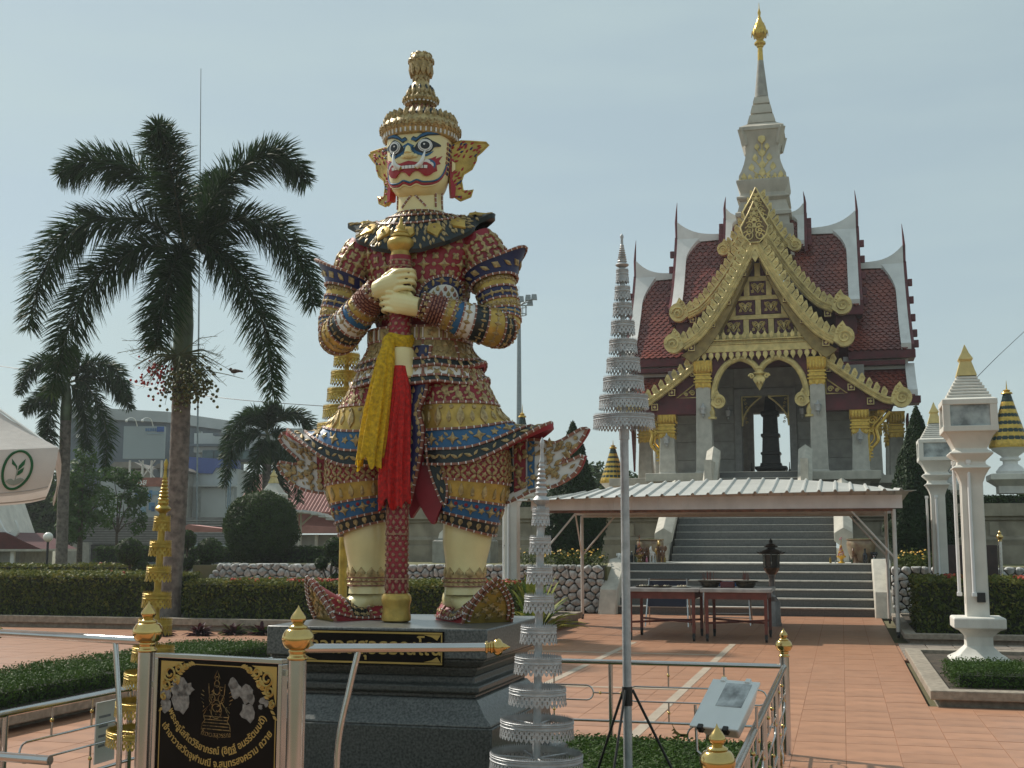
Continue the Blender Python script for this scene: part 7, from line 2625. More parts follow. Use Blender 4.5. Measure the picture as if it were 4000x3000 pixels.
# ================================================================== white lamp posts with lantern heads
M_lampw = mat('cream_white_lamp_stucco', (.68, .66, .60), .6, var=.05, scale=3, bump=.08, stain=.3)
M_glassl = mat('frosted_lamp_pane', (.36, .40, .40), .15, var=.3, scale=6)
M_tubew = mat('white_tube_lamp', (.75, .76, .76), .3, var=.03)
def lamp_post(label, loc, h=4.4, detail=True, base=True):
 t = thing('lamp_post', label, 'lamp post', loc, group='white lantern-headed lamp posts')
 z0 = 0
 if base:
  g = G()
  g.sq([(.36, 0), (.36, .02), (.26, .08), (.19, .15), (.16, .18), (.16, .30), (.19, .33), (.24, .38), (.31, .41), (.31, .53), (.295, .545), (.17, .55)])
  g.build('pedestal', M_lampw, t, 25, bevel=.012)
  z0 = .55
 zh = h - 1.42
 g = G()
 g.sq([(.138, z0 - .02), (.132, zh - .45), (.132, zh - .4), (.165, zh - .3), (.21, zh - .22), (.235, zh - .2), (.18, zh - .16), (.17, zh - .12), (.26, zh - .03), (.27, zh - .01), (.20, zh + .03), (.2, zh + .05), (.27, zh + .20), (.322, zh + .26)])
 g.build('shaft', M_lampw, t, 25, bevel=.012)
 # lantern head: four corner piers and rails leave the panes open
 hd_ = G()
 a, zb, zt = .33, zh + .26, zh + .66
 for sx_ in (-1, 1):
  for sy_ in (-1, 1):
   x0, x1 = sorted((sx_ * (a - .09), sx_ * a))
   y0, y1 = sorted((sy_ * (a - .09), sy_ * a))
   hd_.box(x0, x1, y0, y1, zb, zt)
 hd_.sq([(a - .005, zb - .01), (a + .004, zb), (a + .004, zb + .07)])
 hd_.sq([(a + .004, zt - .06), (a + .004, zt + .01), (a - .06, zt + .04)])
 hd = hd_.build('lantern_head', M_lampw, t, 25, bevel=.01)
 for k in range(4):
  M = Matrix.Rotation(k * PI / 2, 4, 'Z')
  g = G()
  g.box(-a + .09, a - .09, -a + .035, -a + .045, zb + .07, zt - .06, M=M)
  g.build('pane', M_glassl, hd, 0)
 for k in (-1, 1):
  g = G()
  g.ball((k * .09, 0, (zb + zt) / 2), .085, 10, 8, sc_=(1, 1, 1.5))
  g.build('bulb', M_white, hd, 60)
 for k in range(7):
  w_ = .27 - .023 * k
  g = G()
  zz = zt + .045 + k * .042
  g.sq([(w_ - .02, zz - .008), (w_, zz), (w_, zz + .022), (w_ - .028, zz + .036)])
  g.build('roof_tier', M_lampw, t, 25)
 g = G()
 zz = zt + .34
 g.sq([(.125, zz), (.12, zz + .02), (.075, zz + .17), (.07, zz + .19), (.09, zz + .22), (.085, zz + .235), (.045, zz + .31), (.004, zz + .42)])
 g.build('gilded_finial', M_leafgold, t, 25)
 if detail:
  for (x, y) in ((-.04, -.17), (-.2, .02)):
   g = G()
   g.tube([(x, y, z0 + .28), (x, y, z0 + 1.95)], .022, 10)
   o = g.build('tube_light', M_tubew, t, 40)
   for zz in (z0 + .25, z0 + 1.93):
    g = G()
    g.box(x - .03, x + .03, y - .03, y + .03, zz, zz + .05)
    g.build('tube_socket', M_tubew, o, 0, bevel=.005)
   g = G()
   xx = x * .9
   g.box(min(xx, x) - .012, max(xx, x) + .012, -.14 if y < -.1 else y - .01, y + .02, z0 + 1.0, z0 + 1.03)
   g.build('clip', M_dark, o, 0)
  g = G()
  g.box(-.01, .09, -.185, -.13, z0 + .18, z0 + .30)
  g.build('junction_box', M_dark, t, 0, bevel=.005)
 return t
lamp_post('tall white lamp post on a moulded pedestal, nearest at right', (1.64, 16.9, .14), 4.05)
lamp_post('second white lamp post behind the red-flowering hedge', (1.83, 25.3, .0), 4.36)
lamp_post('white lamp post half hidden behind the giant\'s jewelled tail', (-6.63, 24.95, 0), 4.2)
lamp_post('far white lamp post peeping over the round topiary', cam_pt(1063, 2125, 38) * Vector((1, 1, 0)), 3.88, False)
# ================================================================== green and gold spired jars
def spired_jar(label, base, h, r_, plinth=True):
 t = thing('spired_jar', label, 'finial jar', base, group='green and gold spired jars on the terrace')
 if plinth:
  g = G()
  g.sq([(.62 * r_, -.2), (.62 * r_, .0), (1.0 * r_, .18), (1.0 * r_, .32), (.95 * r_, .34), (.55 * r_, .36)])
  g.build('plinth', M_white_w, t, 25)
  g = G()
  g.lathe([(.62 * r_, .36), (.66 * r_, .42), (.5 * r_, .55), (.34 * r_, .62), (.33 * r_, .7), (.46 * r_, .74), (.46 * r_, .79), (.36 * r_, .82), (.4 * r_, .86), (.78 * r_, 1.02), (.86 * r_, 1.1)], 24)
  g.build('foot', M_white, t, 40)
 z0 = 1.08
 g = G()
 g.lathe([(.9 * r_, z0), (.9 * r_, z0 + .1), (.86 * r_, z0 + .11)], 28)
 for i in range(26):
  a = 2 * PI * i / 26
  d = Vector((math.cos(a), math.sin(a), 0))
  put(g, O_dot, d * .9 * r_ + Vector((0, 0, z0 + .05)), d, Vector((-d.y, d.x, 0)), .06, 0)
 g.build('studded_ring', M_goldbright, t, 40)
 H = h - z0 - .1
 K = 13
 f_ = lambda q: r_ * (.86 * (1 - q) ** 1.15 + .03)
 for k in range(K):
  q0, q1 = k / K * .78, (k + 1) / K * .78
  m = M_goldbright if k % 2 == 0 else mat('dark_green_mosaic', (.008, .035, .03), .3, var=.3, scale=30)
  if k >= K - 2:
   m = MATS['dark_green_mosaic']
  g = G()
  z_a, z_b = z0 + .1 + q0 * H, z0 + .1 + q1 * H
  g.lathe([(f_(q0), z_a), (f_(q0) * .99 + .004, z_a + .01), (f_(q1), z_b)], 28)
  if m is M_goldbright:
   n = 18
   for i in range(n):
    a = 2 * PI * i / n
    d = Vector((math.cos(a), math.sin(a), .35))
    put(g, O_leaf, Vector((d.x * f_(q1), d.y * f_(q1), z_b)), d, Vector((-d.y, d.x, 0)), .07 * (f_(q1) / r_ + .5), 0, hz=.6)
    put(g, O_leaf, Vector((d.x * f_(q0), d.y * f_(q0), z_a)), d, Vector((-d.y, d.x, 0)), .07 * (f_(q0) / r_ + .5), 0, rot=PI, hz=.6)
  g.build('cone_ring', m, t, 40)
 g = G()
 zt = z0 + .1 + .78 * H
 g.lathe([(f_(.78), zt), (f_(.78) * 1.5, zt + .02), (f_(.78) * 1.3, zt + .06), (f_(.78) * .7, zt + .08), (f_(.78) * .95, zt + .12), (.02, zt + .17 * H / 2), (.004, zt + .22 * H)], 14)
 g.build('gold_spike', M_goldbright, t, 40)
 return t
spired_jar('green and gold spired jar on a white foot at the right edge', (4.66, 37.0, 3.2), 3.0, .60)
spired_jar('green and gold spired jar partly behind the nearest lamp post', (3.43, 40.2, 3.05), 2.2, .48)
spired_jar('green and gold spired jar left of the shrine, beside the tall silver umbrella', (-7.19, 40, 2.5), 2.5, .48)
spired_jar('slender green and gold spire behind the giant\'s hip', (-9.77, 38, 2.9), 3.15, .50)
# ================================================================== metal-roofed canopy
cn = thing('canopy', 'white ribbed-metal canopy on thin posts in front of the stairs', 'canopy', (AX - .08, 24.3, 0))
M_sheet = mat('white_roof_sheet', (.55, .55, .52), .42, var=.06, scale=2, metal=.15, stain=.2)
M_val = mat('pinkish_white_valance', (.80, .79, .80), .6, var=.06, scale=3, stain=.15)
M_frame = mat('white_painted_frame', (.60, .57, .53), .55, var=.05, stain=.15)
M_rust = mat('rusty_beam', (.20, .085, .05), .8, var=.25, scale=12)
hx, y0, y1 = 3.52, -2.45, 2.6
def rz(x, y):
 k = 1 - min(1, abs(x) / hx) ** 2.4
 return 2.44 + .06 * (x / hx) + .40 * (1 - abs(y - .0) / 2.6) * (.18 + .82 * k)
for k in range(26):
 g = G()
 xa, xb = -hx + 2 * hx * k / 26, -hx + 2 * hx * (k + 1) / 26
 sec = [(xa, 0), (xa + .02, .035), (xa + .05, .035), (xa + .07, 0), (xb + .012, .0)]
 ys = [y0, y0 / 2, 0, y1 / 2, y1]
 v = []
 for y in ys:
  v += [(x, y, rz(x, y) + dz) for x, dz in sec]
  v += [(x, y, rz(x, y) + dz - .006) for x, dz in sec]
 m = len(sec)
 f = []
 for j in range(len(ys) - 1):
  o_ = j * 2 * m
  for i in range(m - 1):
   f.append((o_ + i, o_ + i + 1, o_ + 2 * m + i + 1, o_ + 2 * m + i))
   f.append((o_ + m + i + 1, o_ + m + i, o_ + 3 * m + i, o_ + 3 * m + i + 1))
 for o_ in (0, (len(ys) - 1) * 2 * m):
  f += [(o_ + i, o_ + m + i, o_ + m + i + 1, o_ + i + 1) for i in range(m - 1)]
 g.add(v, f)
 g.build('roof_sheet', M_sheet, cn, 20)
PXs = 3.17
for yy in (-1.85, 2.1):
 g = G()
 g.box(-PXs - .15, PXs + .15, yy - .02, yy + .02, 2.22, 2.45)
 o = g.build('valance', M_val, cn, 0)
 for k in range(15):
  x = -PXs + 2 * PXs * k / 14
  for dx in (-.045, .045):
   g = G()
   g.box(x + dx - .013, x + dx + .013, yy - .034, yy - .02, 2.221, 2.449)
   g.build('valance_rib', M_val, o, 0)
 g = G()
 g.box(-PXs, PXs, yy - .03, yy + .03, 2.17, 2.218)
 g.build('beam', M_rust if yy < 0 else M_frame, cn, 0)
for s_ in (-1, 1):
 g = G()
 g.box(s_ * PXs - .03, s_ * PXs + .03, -1.815, 2.075, 2.25, 2.40)
 g.build('side_beam', M_val, cn, 0)
 for yy in (-1.85, 2.1):
  g = G()
  g.tube([(s_ * PXs, yy, .1), (s_ * PXs, yy, 2.2)], .035, 12)
  o = g.build('post', M_frame, cn, 40)
  g = G()
  g.tube([(s_ * PXs - .02, yy, .05), (s_ * PXs + .02, yy, .05)], .05, 14)
  g.box(s_ * PXs - .03, s_ * PXs + .03, yy - .03, yy + .03, .06, .11)
  g.build('caster', M_rubber, o, 40)
  g = G()
  g.tube([(s_ * PXs, yy, 1.35), (s_ * (PXs - .72), yy, 2.19)], .018, 8)
  g.build('brace', M_frame, cn, 40)
  sg_ = 1 if yy < 0 else -1
  g = G()
  g.tube([(s_ * PXs, yy, 1.35), (s_ * PXs, yy + sg_ * .7, 2.27)], .018, 8)
  g.build('brace', M_frame, cn, 40)
# ================================================================== altar tables under the canopy
M_leg = mat('red_oxide_steel', (.14, .032, .022), .55, var=.15, scale=8)
M_top = mat('grey_marble_top', (.34, .33, .32), .3, var=.15, scale=5)
def table(label, x0, x1):
 t = thing('altar_table', label, 'table', ((x0 + x1) / 2, 21.45, 0), group='altar tables')
 a, b = (x1 - x0) / 2, .68
 g = G()
 g.box(-a, a, -b, b, .805, .865)
 g.build('table_top', M_top, t, 0, bevel=.008)
 g = G()
 for (p, q, r_, s_) in ((-a + .08, a - .08, -b + .06, -b + .1), (-a + .08, a - .08, b - .1, b - .06), (-a + .08, -a + .12, -b + .1, b - .1), (a - .12, a - .08, -b + .1, b - .1)):
  g.box(p, q, r_, s_, .69, .803)
 g.build('apron', M_leg, t, 0)
 for sx_ in (-1, 1):
  for sy_ in (-1, 1):
   x, y = sx_ * (a - .1), sy_ * (b - .08)
   g = G()
   g.box(x - .025, x + .025, y - .025, y + .025, .13, .80)
   o = g.build('leg', M_leg, t, 0)
   g = G()
   g.tube([(x - .018, y, .055), (x + .018, y, .055)], .055, 14)
   g.box(x - .024, x + .024, y - .024, y + .024, .06, .13)
   g.build('caster', M_rubber, o, 40)
 for k in (-1, 1):
  g = G()
  g.tube([(-(a - .1), k * (b - .08), .30), (a - .1, -k * (b - .08), .30 + .012 * k)], .018, 8)
  g.build('cross_brace', M_leg, t, 40)
 return t
table('left steel-legged altar table on casters under the canopy edge', -3.58, -2.32)
table('right steel-legged altar table carrying the incense bowls', -2.30, -1.14)
M_bowl = mat('dark_bronze_bowl', (.055, .038, .022), .4, metal=.5, var=.3, scale=14)
for k, x in enumerate((-2.19, -1.59)):
 t = thing('incense_bowl', ('left' if k == 0 else 'right') + ' of two wide bronze incense bowls on the altar table', 'incense bowl', (x, 21.35, .866))
 g = G()
 g.lathe([(.12, 0), (.14, .02), (.165, .055), (.17, .08), (.205, .105), (.21, .118), (.19, .118), (.17, .1)], 24)
 g.build('bowl', M_bowl, t, 40)
 g = G()
 g.lathe([(.165, .09), (.165, .1), (.1, .115), (.01, .12)], 20)
 g.build('ash', mat('incense_ash', (.22, .18, .14), .95), t, 40)
 for q in range(14):
  g = G()
  a, r_ = rnd.uniform(0, 6.3), rnd.uniform(0, .12)
  g.tube([(r_ * math.cos(a), r_ * math.sin(a), .13), (r_ * math.cos(a) * 1.15, r_ * math.sin(a) * 1.15, rnd.uniform(.2, .28))], .0035, 5)
  g.build('incense_stick', M_leg, t, 0)
t = thing('offering_box', 'small dark red box between the two incense bowls', 'box', (-1.89, 21.3, .866))
g = G()
g.box(-.115, .115, -.08, .08, 0, .085)
g.build('body', M_dkred, t, 0, bevel=.006)
g = G()
g.box(-.12, .12, -.085, .085, .086, .10)
g.build('lid', M_dkred, t, 0)
for k, (x, w_, m, cl_) in enumerate(((-3.3, .16, M_bowl, 'dark'), (-3.0, .2, M_bowl, 'wide dark'), (-2.66, .17, M_white_w, 'pale'))):
 t = thing('offering_tray', f'{cl_} flat offering tray on the left altar table', 'tray', (x, 21.2, .866))
 g = G()
 g.lathe([(w_ * .8, 0), (w_, .022), (w_ * .96, .022), (w_ * .7, .008)], 16)
 g.build('dish', m, t, 40)
 g = G()
 for q in range(7):
  g.ball((rnd.uniform(-w_, w_) * .55, rnd.uniform(-w_, w_) * .5, .022), .022, 7, 5)
 g.build('petals', mat('pale_petals', (.5, .42, .3), .8, var=.4, scale=30), t, 50, kind='stuff')
# folding stands behind the tables
for k, (x, y, lab) in enumerate(((-3.35, 24.6, 'dark blue board on folding steel legs behind the left table'), (-2.27, 25.3, 'folding steel frame with a blue cloth behind the right table'))):
 t = thing('folding_stand', lab, 'stand', (x, y, 0))
 w_ = .42 if k == 0 else .48
 for sx_ in (-1, 1):
  for sy_ in (-1, 1):
   g = G()
   g.tube([(sx_ * w_, sy_ * .28, 0), (sx_ * (w_ - .05), sy_ * .02, .92)], .014, 8)
   g.build('leg', M_steel, t, 40)
 for zz in (.12, .2, .9):
  g = G()
  yy = .28 - .26 * zz / .92
  g.tube([(-w_, yy, zz), (w_, yy, zz)], .010, 8)
  g.build('rung', M_steel, t, 40)
 g = G()
 if k == 0:
  g.add([(-w_ + .04, -.19, .38), (w_ - .04, -.19, .38), (w_ - .06, -.05, .88), (-w_ + .06, -.05, .88), (-w_ + .04, -.17, .38), (w_ - .04, -.17, .38), (w_ - .06, -.03, .88), (-w_ + .06, -.03, .88)], [(0, 1, 2, 3), (7, 6, 5, 4), (0, 4, 5, 1), (1, 5, 6, 2), (2, 6, 7, 3), (3, 7, 4, 0)])
  g.build('board', mat('navy_board', (.015, .018, .05), .5), t, 0)
 else:
  for i in range(10):
   q = i / 9
   x0_ = -.2 + .4 * q
   g.box(x0_, x0_ + .0445, -.06 + .012 * math.sin(q * 14), -.04 + .012 * math.sin(q * 14), .56 + .02 * math.sin(q * 9), .86)
  g.build('blue_cloth', mat('blue_cloth', (.02, .10, .32), .8), t, 30)
# candle lantern on an octagonal steel pedestal
t = cl_t = thing('candle_lantern', 'dark candle lantern with a pagoda cap on an octagonal steel pedestal', 'lantern', (-1.36, 25.1, 0))
M_st2 = mat('dull_steel_sheet', (.30, .30, .30), .38, metal=.8, var=.15, scale=5)
g = G()
g.lathe([(.25, 0), (.25, .05), (.235, .06), (.21, .48), (.10, .57), (.085, .60)], 8, rot=PI / 8)
g.build('pedestal', M_st2, t, 20)
g = G()
g.lathe([(.085, .60), (.075, .93), (.09, .95), (.10, 1.0)], 12)
g.build('column', M_st2, t, 40)
g = G()
g.lathe([(.09, .99), (.13, 1.02), (.19, 1.08), (.215, 1.13), (.2, 1.135)], 8)
g.build('basin', mat('copper_basin', (.16, .09, .05), .4, metal=.5, var=.3), t, 20)
for k in range(8):
 a = k * PI / 4
 g = G()
 g.tube([(.205 * math.cos(a), .205 * math.sin(a), 1.13), (.22 * math.cos(a), .22 * math.sin(a), 1.4)], .009, 6)
 g.build('cage_bar', M_dark, t, 40)
 g = G()
 b = a + PI / 4
 v = [(.204 * math.cos(q), .204 * math.sin(q), z) for z, q in ((1.14, a + .08), (1.14, b - .08))] + [(.218 * math.cos(q), .218 * math.sin(q), z) for z, q in ((1.39, b - .08), (1.39, a + .08))]
 v += [(x * .97, y * .97, z) for x, y, z in v]
 g.add(v, [(0, 1, 2, 3), (7, 6, 5, 4), (0, 4, 5, 1), (1, 5, 6, 2), (2, 6, 7, 3), (3, 7, 4, 0)])
 g.build('pane', mat('smoked_glass', (.05, .045, .04), .15, var=.2), t, 0)
g = G()
g.lathe([(.22, 1.395), (.32, 1.40), (.34, 1.42), (.26, 1.46), (.12, 1.50), (.10, 1.53), (.17, 1.535), (.18, 1.55), (.12, 1.585), (.05, 1.61), (.045, 1.63), (.055, 1.65), (.01, 1.71)], 8)
for k in range(8):
 a = k * PI / 4
 g.tube([(.30 * math.cos(a), .30 * math.sin(a), 1.425), (.36 * math.cos(a), .36 * math.sin(a), 1.43), (.38 * math.cos(a), .38 * math.sin(a), 1.47)], [.014, .012, .004], 5)
g.build('pagoda_cap', M_dark, t, 20)
cl_t.scale = (.74, .74, 1)
# ================================================================== urns and offerings on the stair landing
M_urn = mat('glazed_stoneware', (.20, .12, .075), .35, var=.35, scale=7, col2=(.30, .24, .15))
LZ = 6 * RISE + .002
for x, lab in ((.45, 'big glazed stoneware urn on the landing right of the stairs'), (-4.72, 'big glazed stoneware urn on the landing left of the stairs')):
 t = thing('urn', lab, 'urn', (x, 31.45 if x < 0 else 30.75, LZ), group='stoneware urns')
 g = G()
 g.lathe([(.2, 0), (.25, .08), (.31, .26), (.345, .42), (.335, .5), (.315, .53), (.35, .545), (.355, .565), (.32, .57), (.30, .54)], 28)
 g.build('jar', M_urn, t, 50)
 g = G()
 g.lathe([(.30, .53), (.3, .545), (.01, .55)], 20)
 g.build('water', mat('dark_water', (.02, .03, .02), .08), t, 40)
 for k in range(16):
  a, r_ = rnd.uniform(0, 6.3), rnd.uniform(.05, .27)
  g = G()
  g.lathe([(.01, .562), (.05, .556), (.055, .566), (.01, .57)], 8, (r_ * math.cos(a), r_ * math.sin(a), rnd.uniform(0, .015)))
  g.build('lily_pad', L_tree, t, 40)
def bottle(label, x, y, h, m, cap):
 t = thing('bottle', label, 'bottle', (x, y, LZ), group='offering bottles on the landing')
 r_ = h * .16
 g = G()
 g.lathe([(r_, 0), (r_ * 1.02, h * .55), (r_ * .9, h * .62), (r_ * .38, h * .74), (r_ * .36, h * .94)], 12)
 g.build('glass', m, t, 40)
 g = G()
 g.lathe([(r_ * .42, h * .93), (r_ * .42, h)], 10)
 g.build('cap', cap, t, 40)
M_gb = mat('green_bottle_glass', (.03, .06, .02), .12)
M_kb = mat('black_bottle_glass', (.01, .01, .012), .12)
M_ck = mat('clear_bottle_glass', (.3, .33, .33), .12)
M_yb = mat('amber_bottle_glass', (.22, .15, .02), .15)
bottle('small amber bottle in front of the left newel', -4.18, 30.2, .17, M_yb, M_kb)
bottle('small amber bottle in front of the right newel', -.27, 30.2, .17, M_yb, M_gb)
bottle('tall black bottle beside the right urn', .52, 30.2, .34, M_kb, M_kb)
bottle('green bottle between tray and urn at right', .22, 30.2, .13, M_gb, M_white)
bottle('red-capped bottle near the end of the right landing', .72, 30.2, .17, M_ck, M_lip)
bottle('clear bottle standing alone near the right cheek wall', .93, 30.22, .15, M_ck, M_lip)
bottle('clear small bottle beside the amber one at right', -.16, 30.16, .07, M_ck, M_white)
bottle('dark bottle at the far left of the landing', -5.02, 30.35, .27, M_kb, M_white)
bottle('pink bottle in front of the horse figures', -4.62, 30.17, .15, mat('pink_bottle', (.5, .16, .22), .3), M_white)
bottle('green bottle at the left of the row of figures', -4.88, 30.17, .13, M_gb, M_white)
bottle('clear bottle in front of the brown elephant', -4.42, 30.16, .10, M_ck, M_white)
bottle('pink-capped bottle behind the tray at right', -.02, 30.5, .33, M_ck, mat('pink_cap', (.55, .18, .2), .5))
def figure(kind, label, x, y, s_, m, m2=None):
 t = thing(kind + '_figurine', label, 'figurine', (x, y, LZ), rnd.uniform(-.3, .3), 'votive animal figurines')
 g = G()
 if kind == 'elephant':
  g.ball((0, .05, .62), .3, 14, 10, sc_=(.85, 1.15, .85))
 else:
  g.ball((0, .05, .6), .22, 14, 10, sc_=(.8, 1.4, .85))
 for sx_ in (-1, 1):
  for yy in (-.14, .25):
   r_ = .095 if kind == 'elephant' else .05
   g.tube([(sx_ * .14, yy, 0), (sx_ * .135, yy, .3), (sx_ * .12, yy, .58)], [r_ * .9, r_ * .8, r_ * 1.1], 10)
 if kind == 'elephant':
  g.ball((0, -.28, .82), .19, 12, 10, sc_=(.95, .9, 1.1))
  g.tube([(0, -.42, .8), (0, -.5, .6), (0, -.5, .38), (0, -.44, .28)], [.08, .06, .045, .03], 10)
  for sx_ in (-1, 1):
   g.ball((sx_ * .22, -.22, .84), .15, 10, 8, sc_=(.75, .25, 1.15))
 else:
  g.tube([(0, -.2, .68), (0, -.32, .9), (0, -.34, 1.05)], [.13, .10, .08], 10)
  g.tube([(0, -.3, 1.1), (0, -.42, 1.02), (0, -.5, .92)], [.075, .065, .05], 10)
  for sx_ in (-1, 1):
   g.tube([(sx_ * .045, -.3, 1.12), (sx_ * .055, -.3, 1.24)], [.03, .006], 6)
 me = g
 for i, p in enumerate(me.v):
  me.v[i] = tuple(c * s_ for c in p)
 me.build('body', m, t, 60)
 for sx_ in (-1, 1):
  g = G()
  if kind == 'elephant':
   g.tube([(sx_ * .08 * s_, -.42 * s_, .7 * s_), (sx_ * .1 * s_, -.52 * s_, .62 * s_), (sx_ * .09 * s_, -.6 * s_, .66 * s_)], [.022 * s_, .018 * s_, .004 * s_], 6)
   g.build('tusk', M_white, t, 50)
  else:
   g.ball((sx_ * .06 * s_, -.36 * s_, 1.08 * s_), .018 * s_, 6, 5)
   g.build('eye', M_kb, t, 50)
 if m2:
  g = G()
  g.ball((0, .06 * s_, .66 * s_), .3 * s_, 12, 8, sc_=(.8, .7, .85))
  g.build('saddle_cloth', m2, t, 50)
 return t
M_figb = mat('brown_wood_figure', (.16, .075, .035), .45, var=.3, scale=20)
M_figg = mat('gilt_figure', (.38, .25, .07), .4, metal=.4, var=.3, scale=20)
figure('horse', 'white horse figurine in the left row of offerings', -4.51, 30.42, .33, M_white)
figure('elephant', 'brown elephant figurine next to the left newel', -4.30, 30.45, .40, M_figb, M_figg)
figure('elephant', 'smaller brown elephant figurine behind the pink bottle', -4.70, 30.5, .36, M_figb, M_lip)
figure('horse', 'gilt horse figurine behind the white one', -4.42, 30.75, .46, M_figg)
figure('elephant', 'white elephant figurine on the left cheek wall', -5.28, 30.1, .22, M_white)
figure('horse', 'dark horse figurine beside the left urn', -4.93, 30.6, .36, M_kb)
figure('elephant', 'black elephant figurine at the right of the urn', .72, 30.45, .26, M_kb)
figure('horse', 'brown horse figurine between tray and urn at right', .28, 30.45, .30, M_figb)
def tray(label, x, y, s_, m, garland):
 t = thing('pedestal_tray', label, 'offering tray', (x, y, LZ), group='pedestal trays')
 g = G()
 g.lathe([(.16 * s_, 0), (.17 * s_, .02 * s_), (.06 * s_, .09 * s_), (.05 * s_, .14 * s_), (.09 * s_, .2 * s_), (.2 * s_, .27 * s_), (.22 * s_, .34 * s_), (.2 * s_, .34 * s_)], 18)
 g.build('tray', m, t, 40)
 g = G()
 for k in range(46):
  a, z = k * 2.4, .33 + .011 * k
  r_ = .15 * (1 - k / 50)
  g.ball((r_ * s_ * math.cos(a), r_ * s_ * math.sin(a), z * s_), .032 * s_, 6, 5, k % 3)
 g.tube([(0, 0, .8 * s_), (.01, 0, 1.1 * s_)], .008, 5, 0)
 for k in range(6):
  g.ball((rnd.gauss(0, .03) * s_, rnd.gauss(0, .03) * s_, (1.1 + .02 * k) * s_), .028 * s_, 6, 5, 1)
 g.build('flower_garland', garland, t, 60)
M_ytr = mat('yellow_plastic_tray', (.62, .36, .03), .4)
M_orf = mat('orange_garland', (.45, .16, .03), .7, var=.3, scale=30)
M_pkf = mat('pink_garland', (.5, .2, .22), .7)
tray('yellow pedestal tray with a flower cone right of the stairs', -.02, 30.25, .5, M_ytr, [M_orf, M_pkf, M_ytr])
tray('gilt pedestal tray with a flower cone left of the stairs', -4.83, 30.35, .55, M_figg, [M_orf, M_figb, M_pkf])
# brown information board behind the right hedge
t = thing('information_board', 'dark brown information board on steel posts behind the right hedge', 'board', (2.62, 27.5, 0))
g = G()
g.box(-.5, .5, -.03, .03, .7, 1.58)
g.build('board', mat('dark_brown_board', (.045, .022, .018), .4, var=.2), t, 0, bevel=.006)
for s_ in (-1, 1):
 g = G()
 g.tube([(s_ * .56, 0, 0), (s_ * .56, 0, 1.66)], .04, 14)
 o = g.build('post', M_steel, t, 40)
 g = G()
 finial(g, (s_ * .56, 0, 1.65), 1.1)
 g.build('brass_finial', M_brass, o, 50)
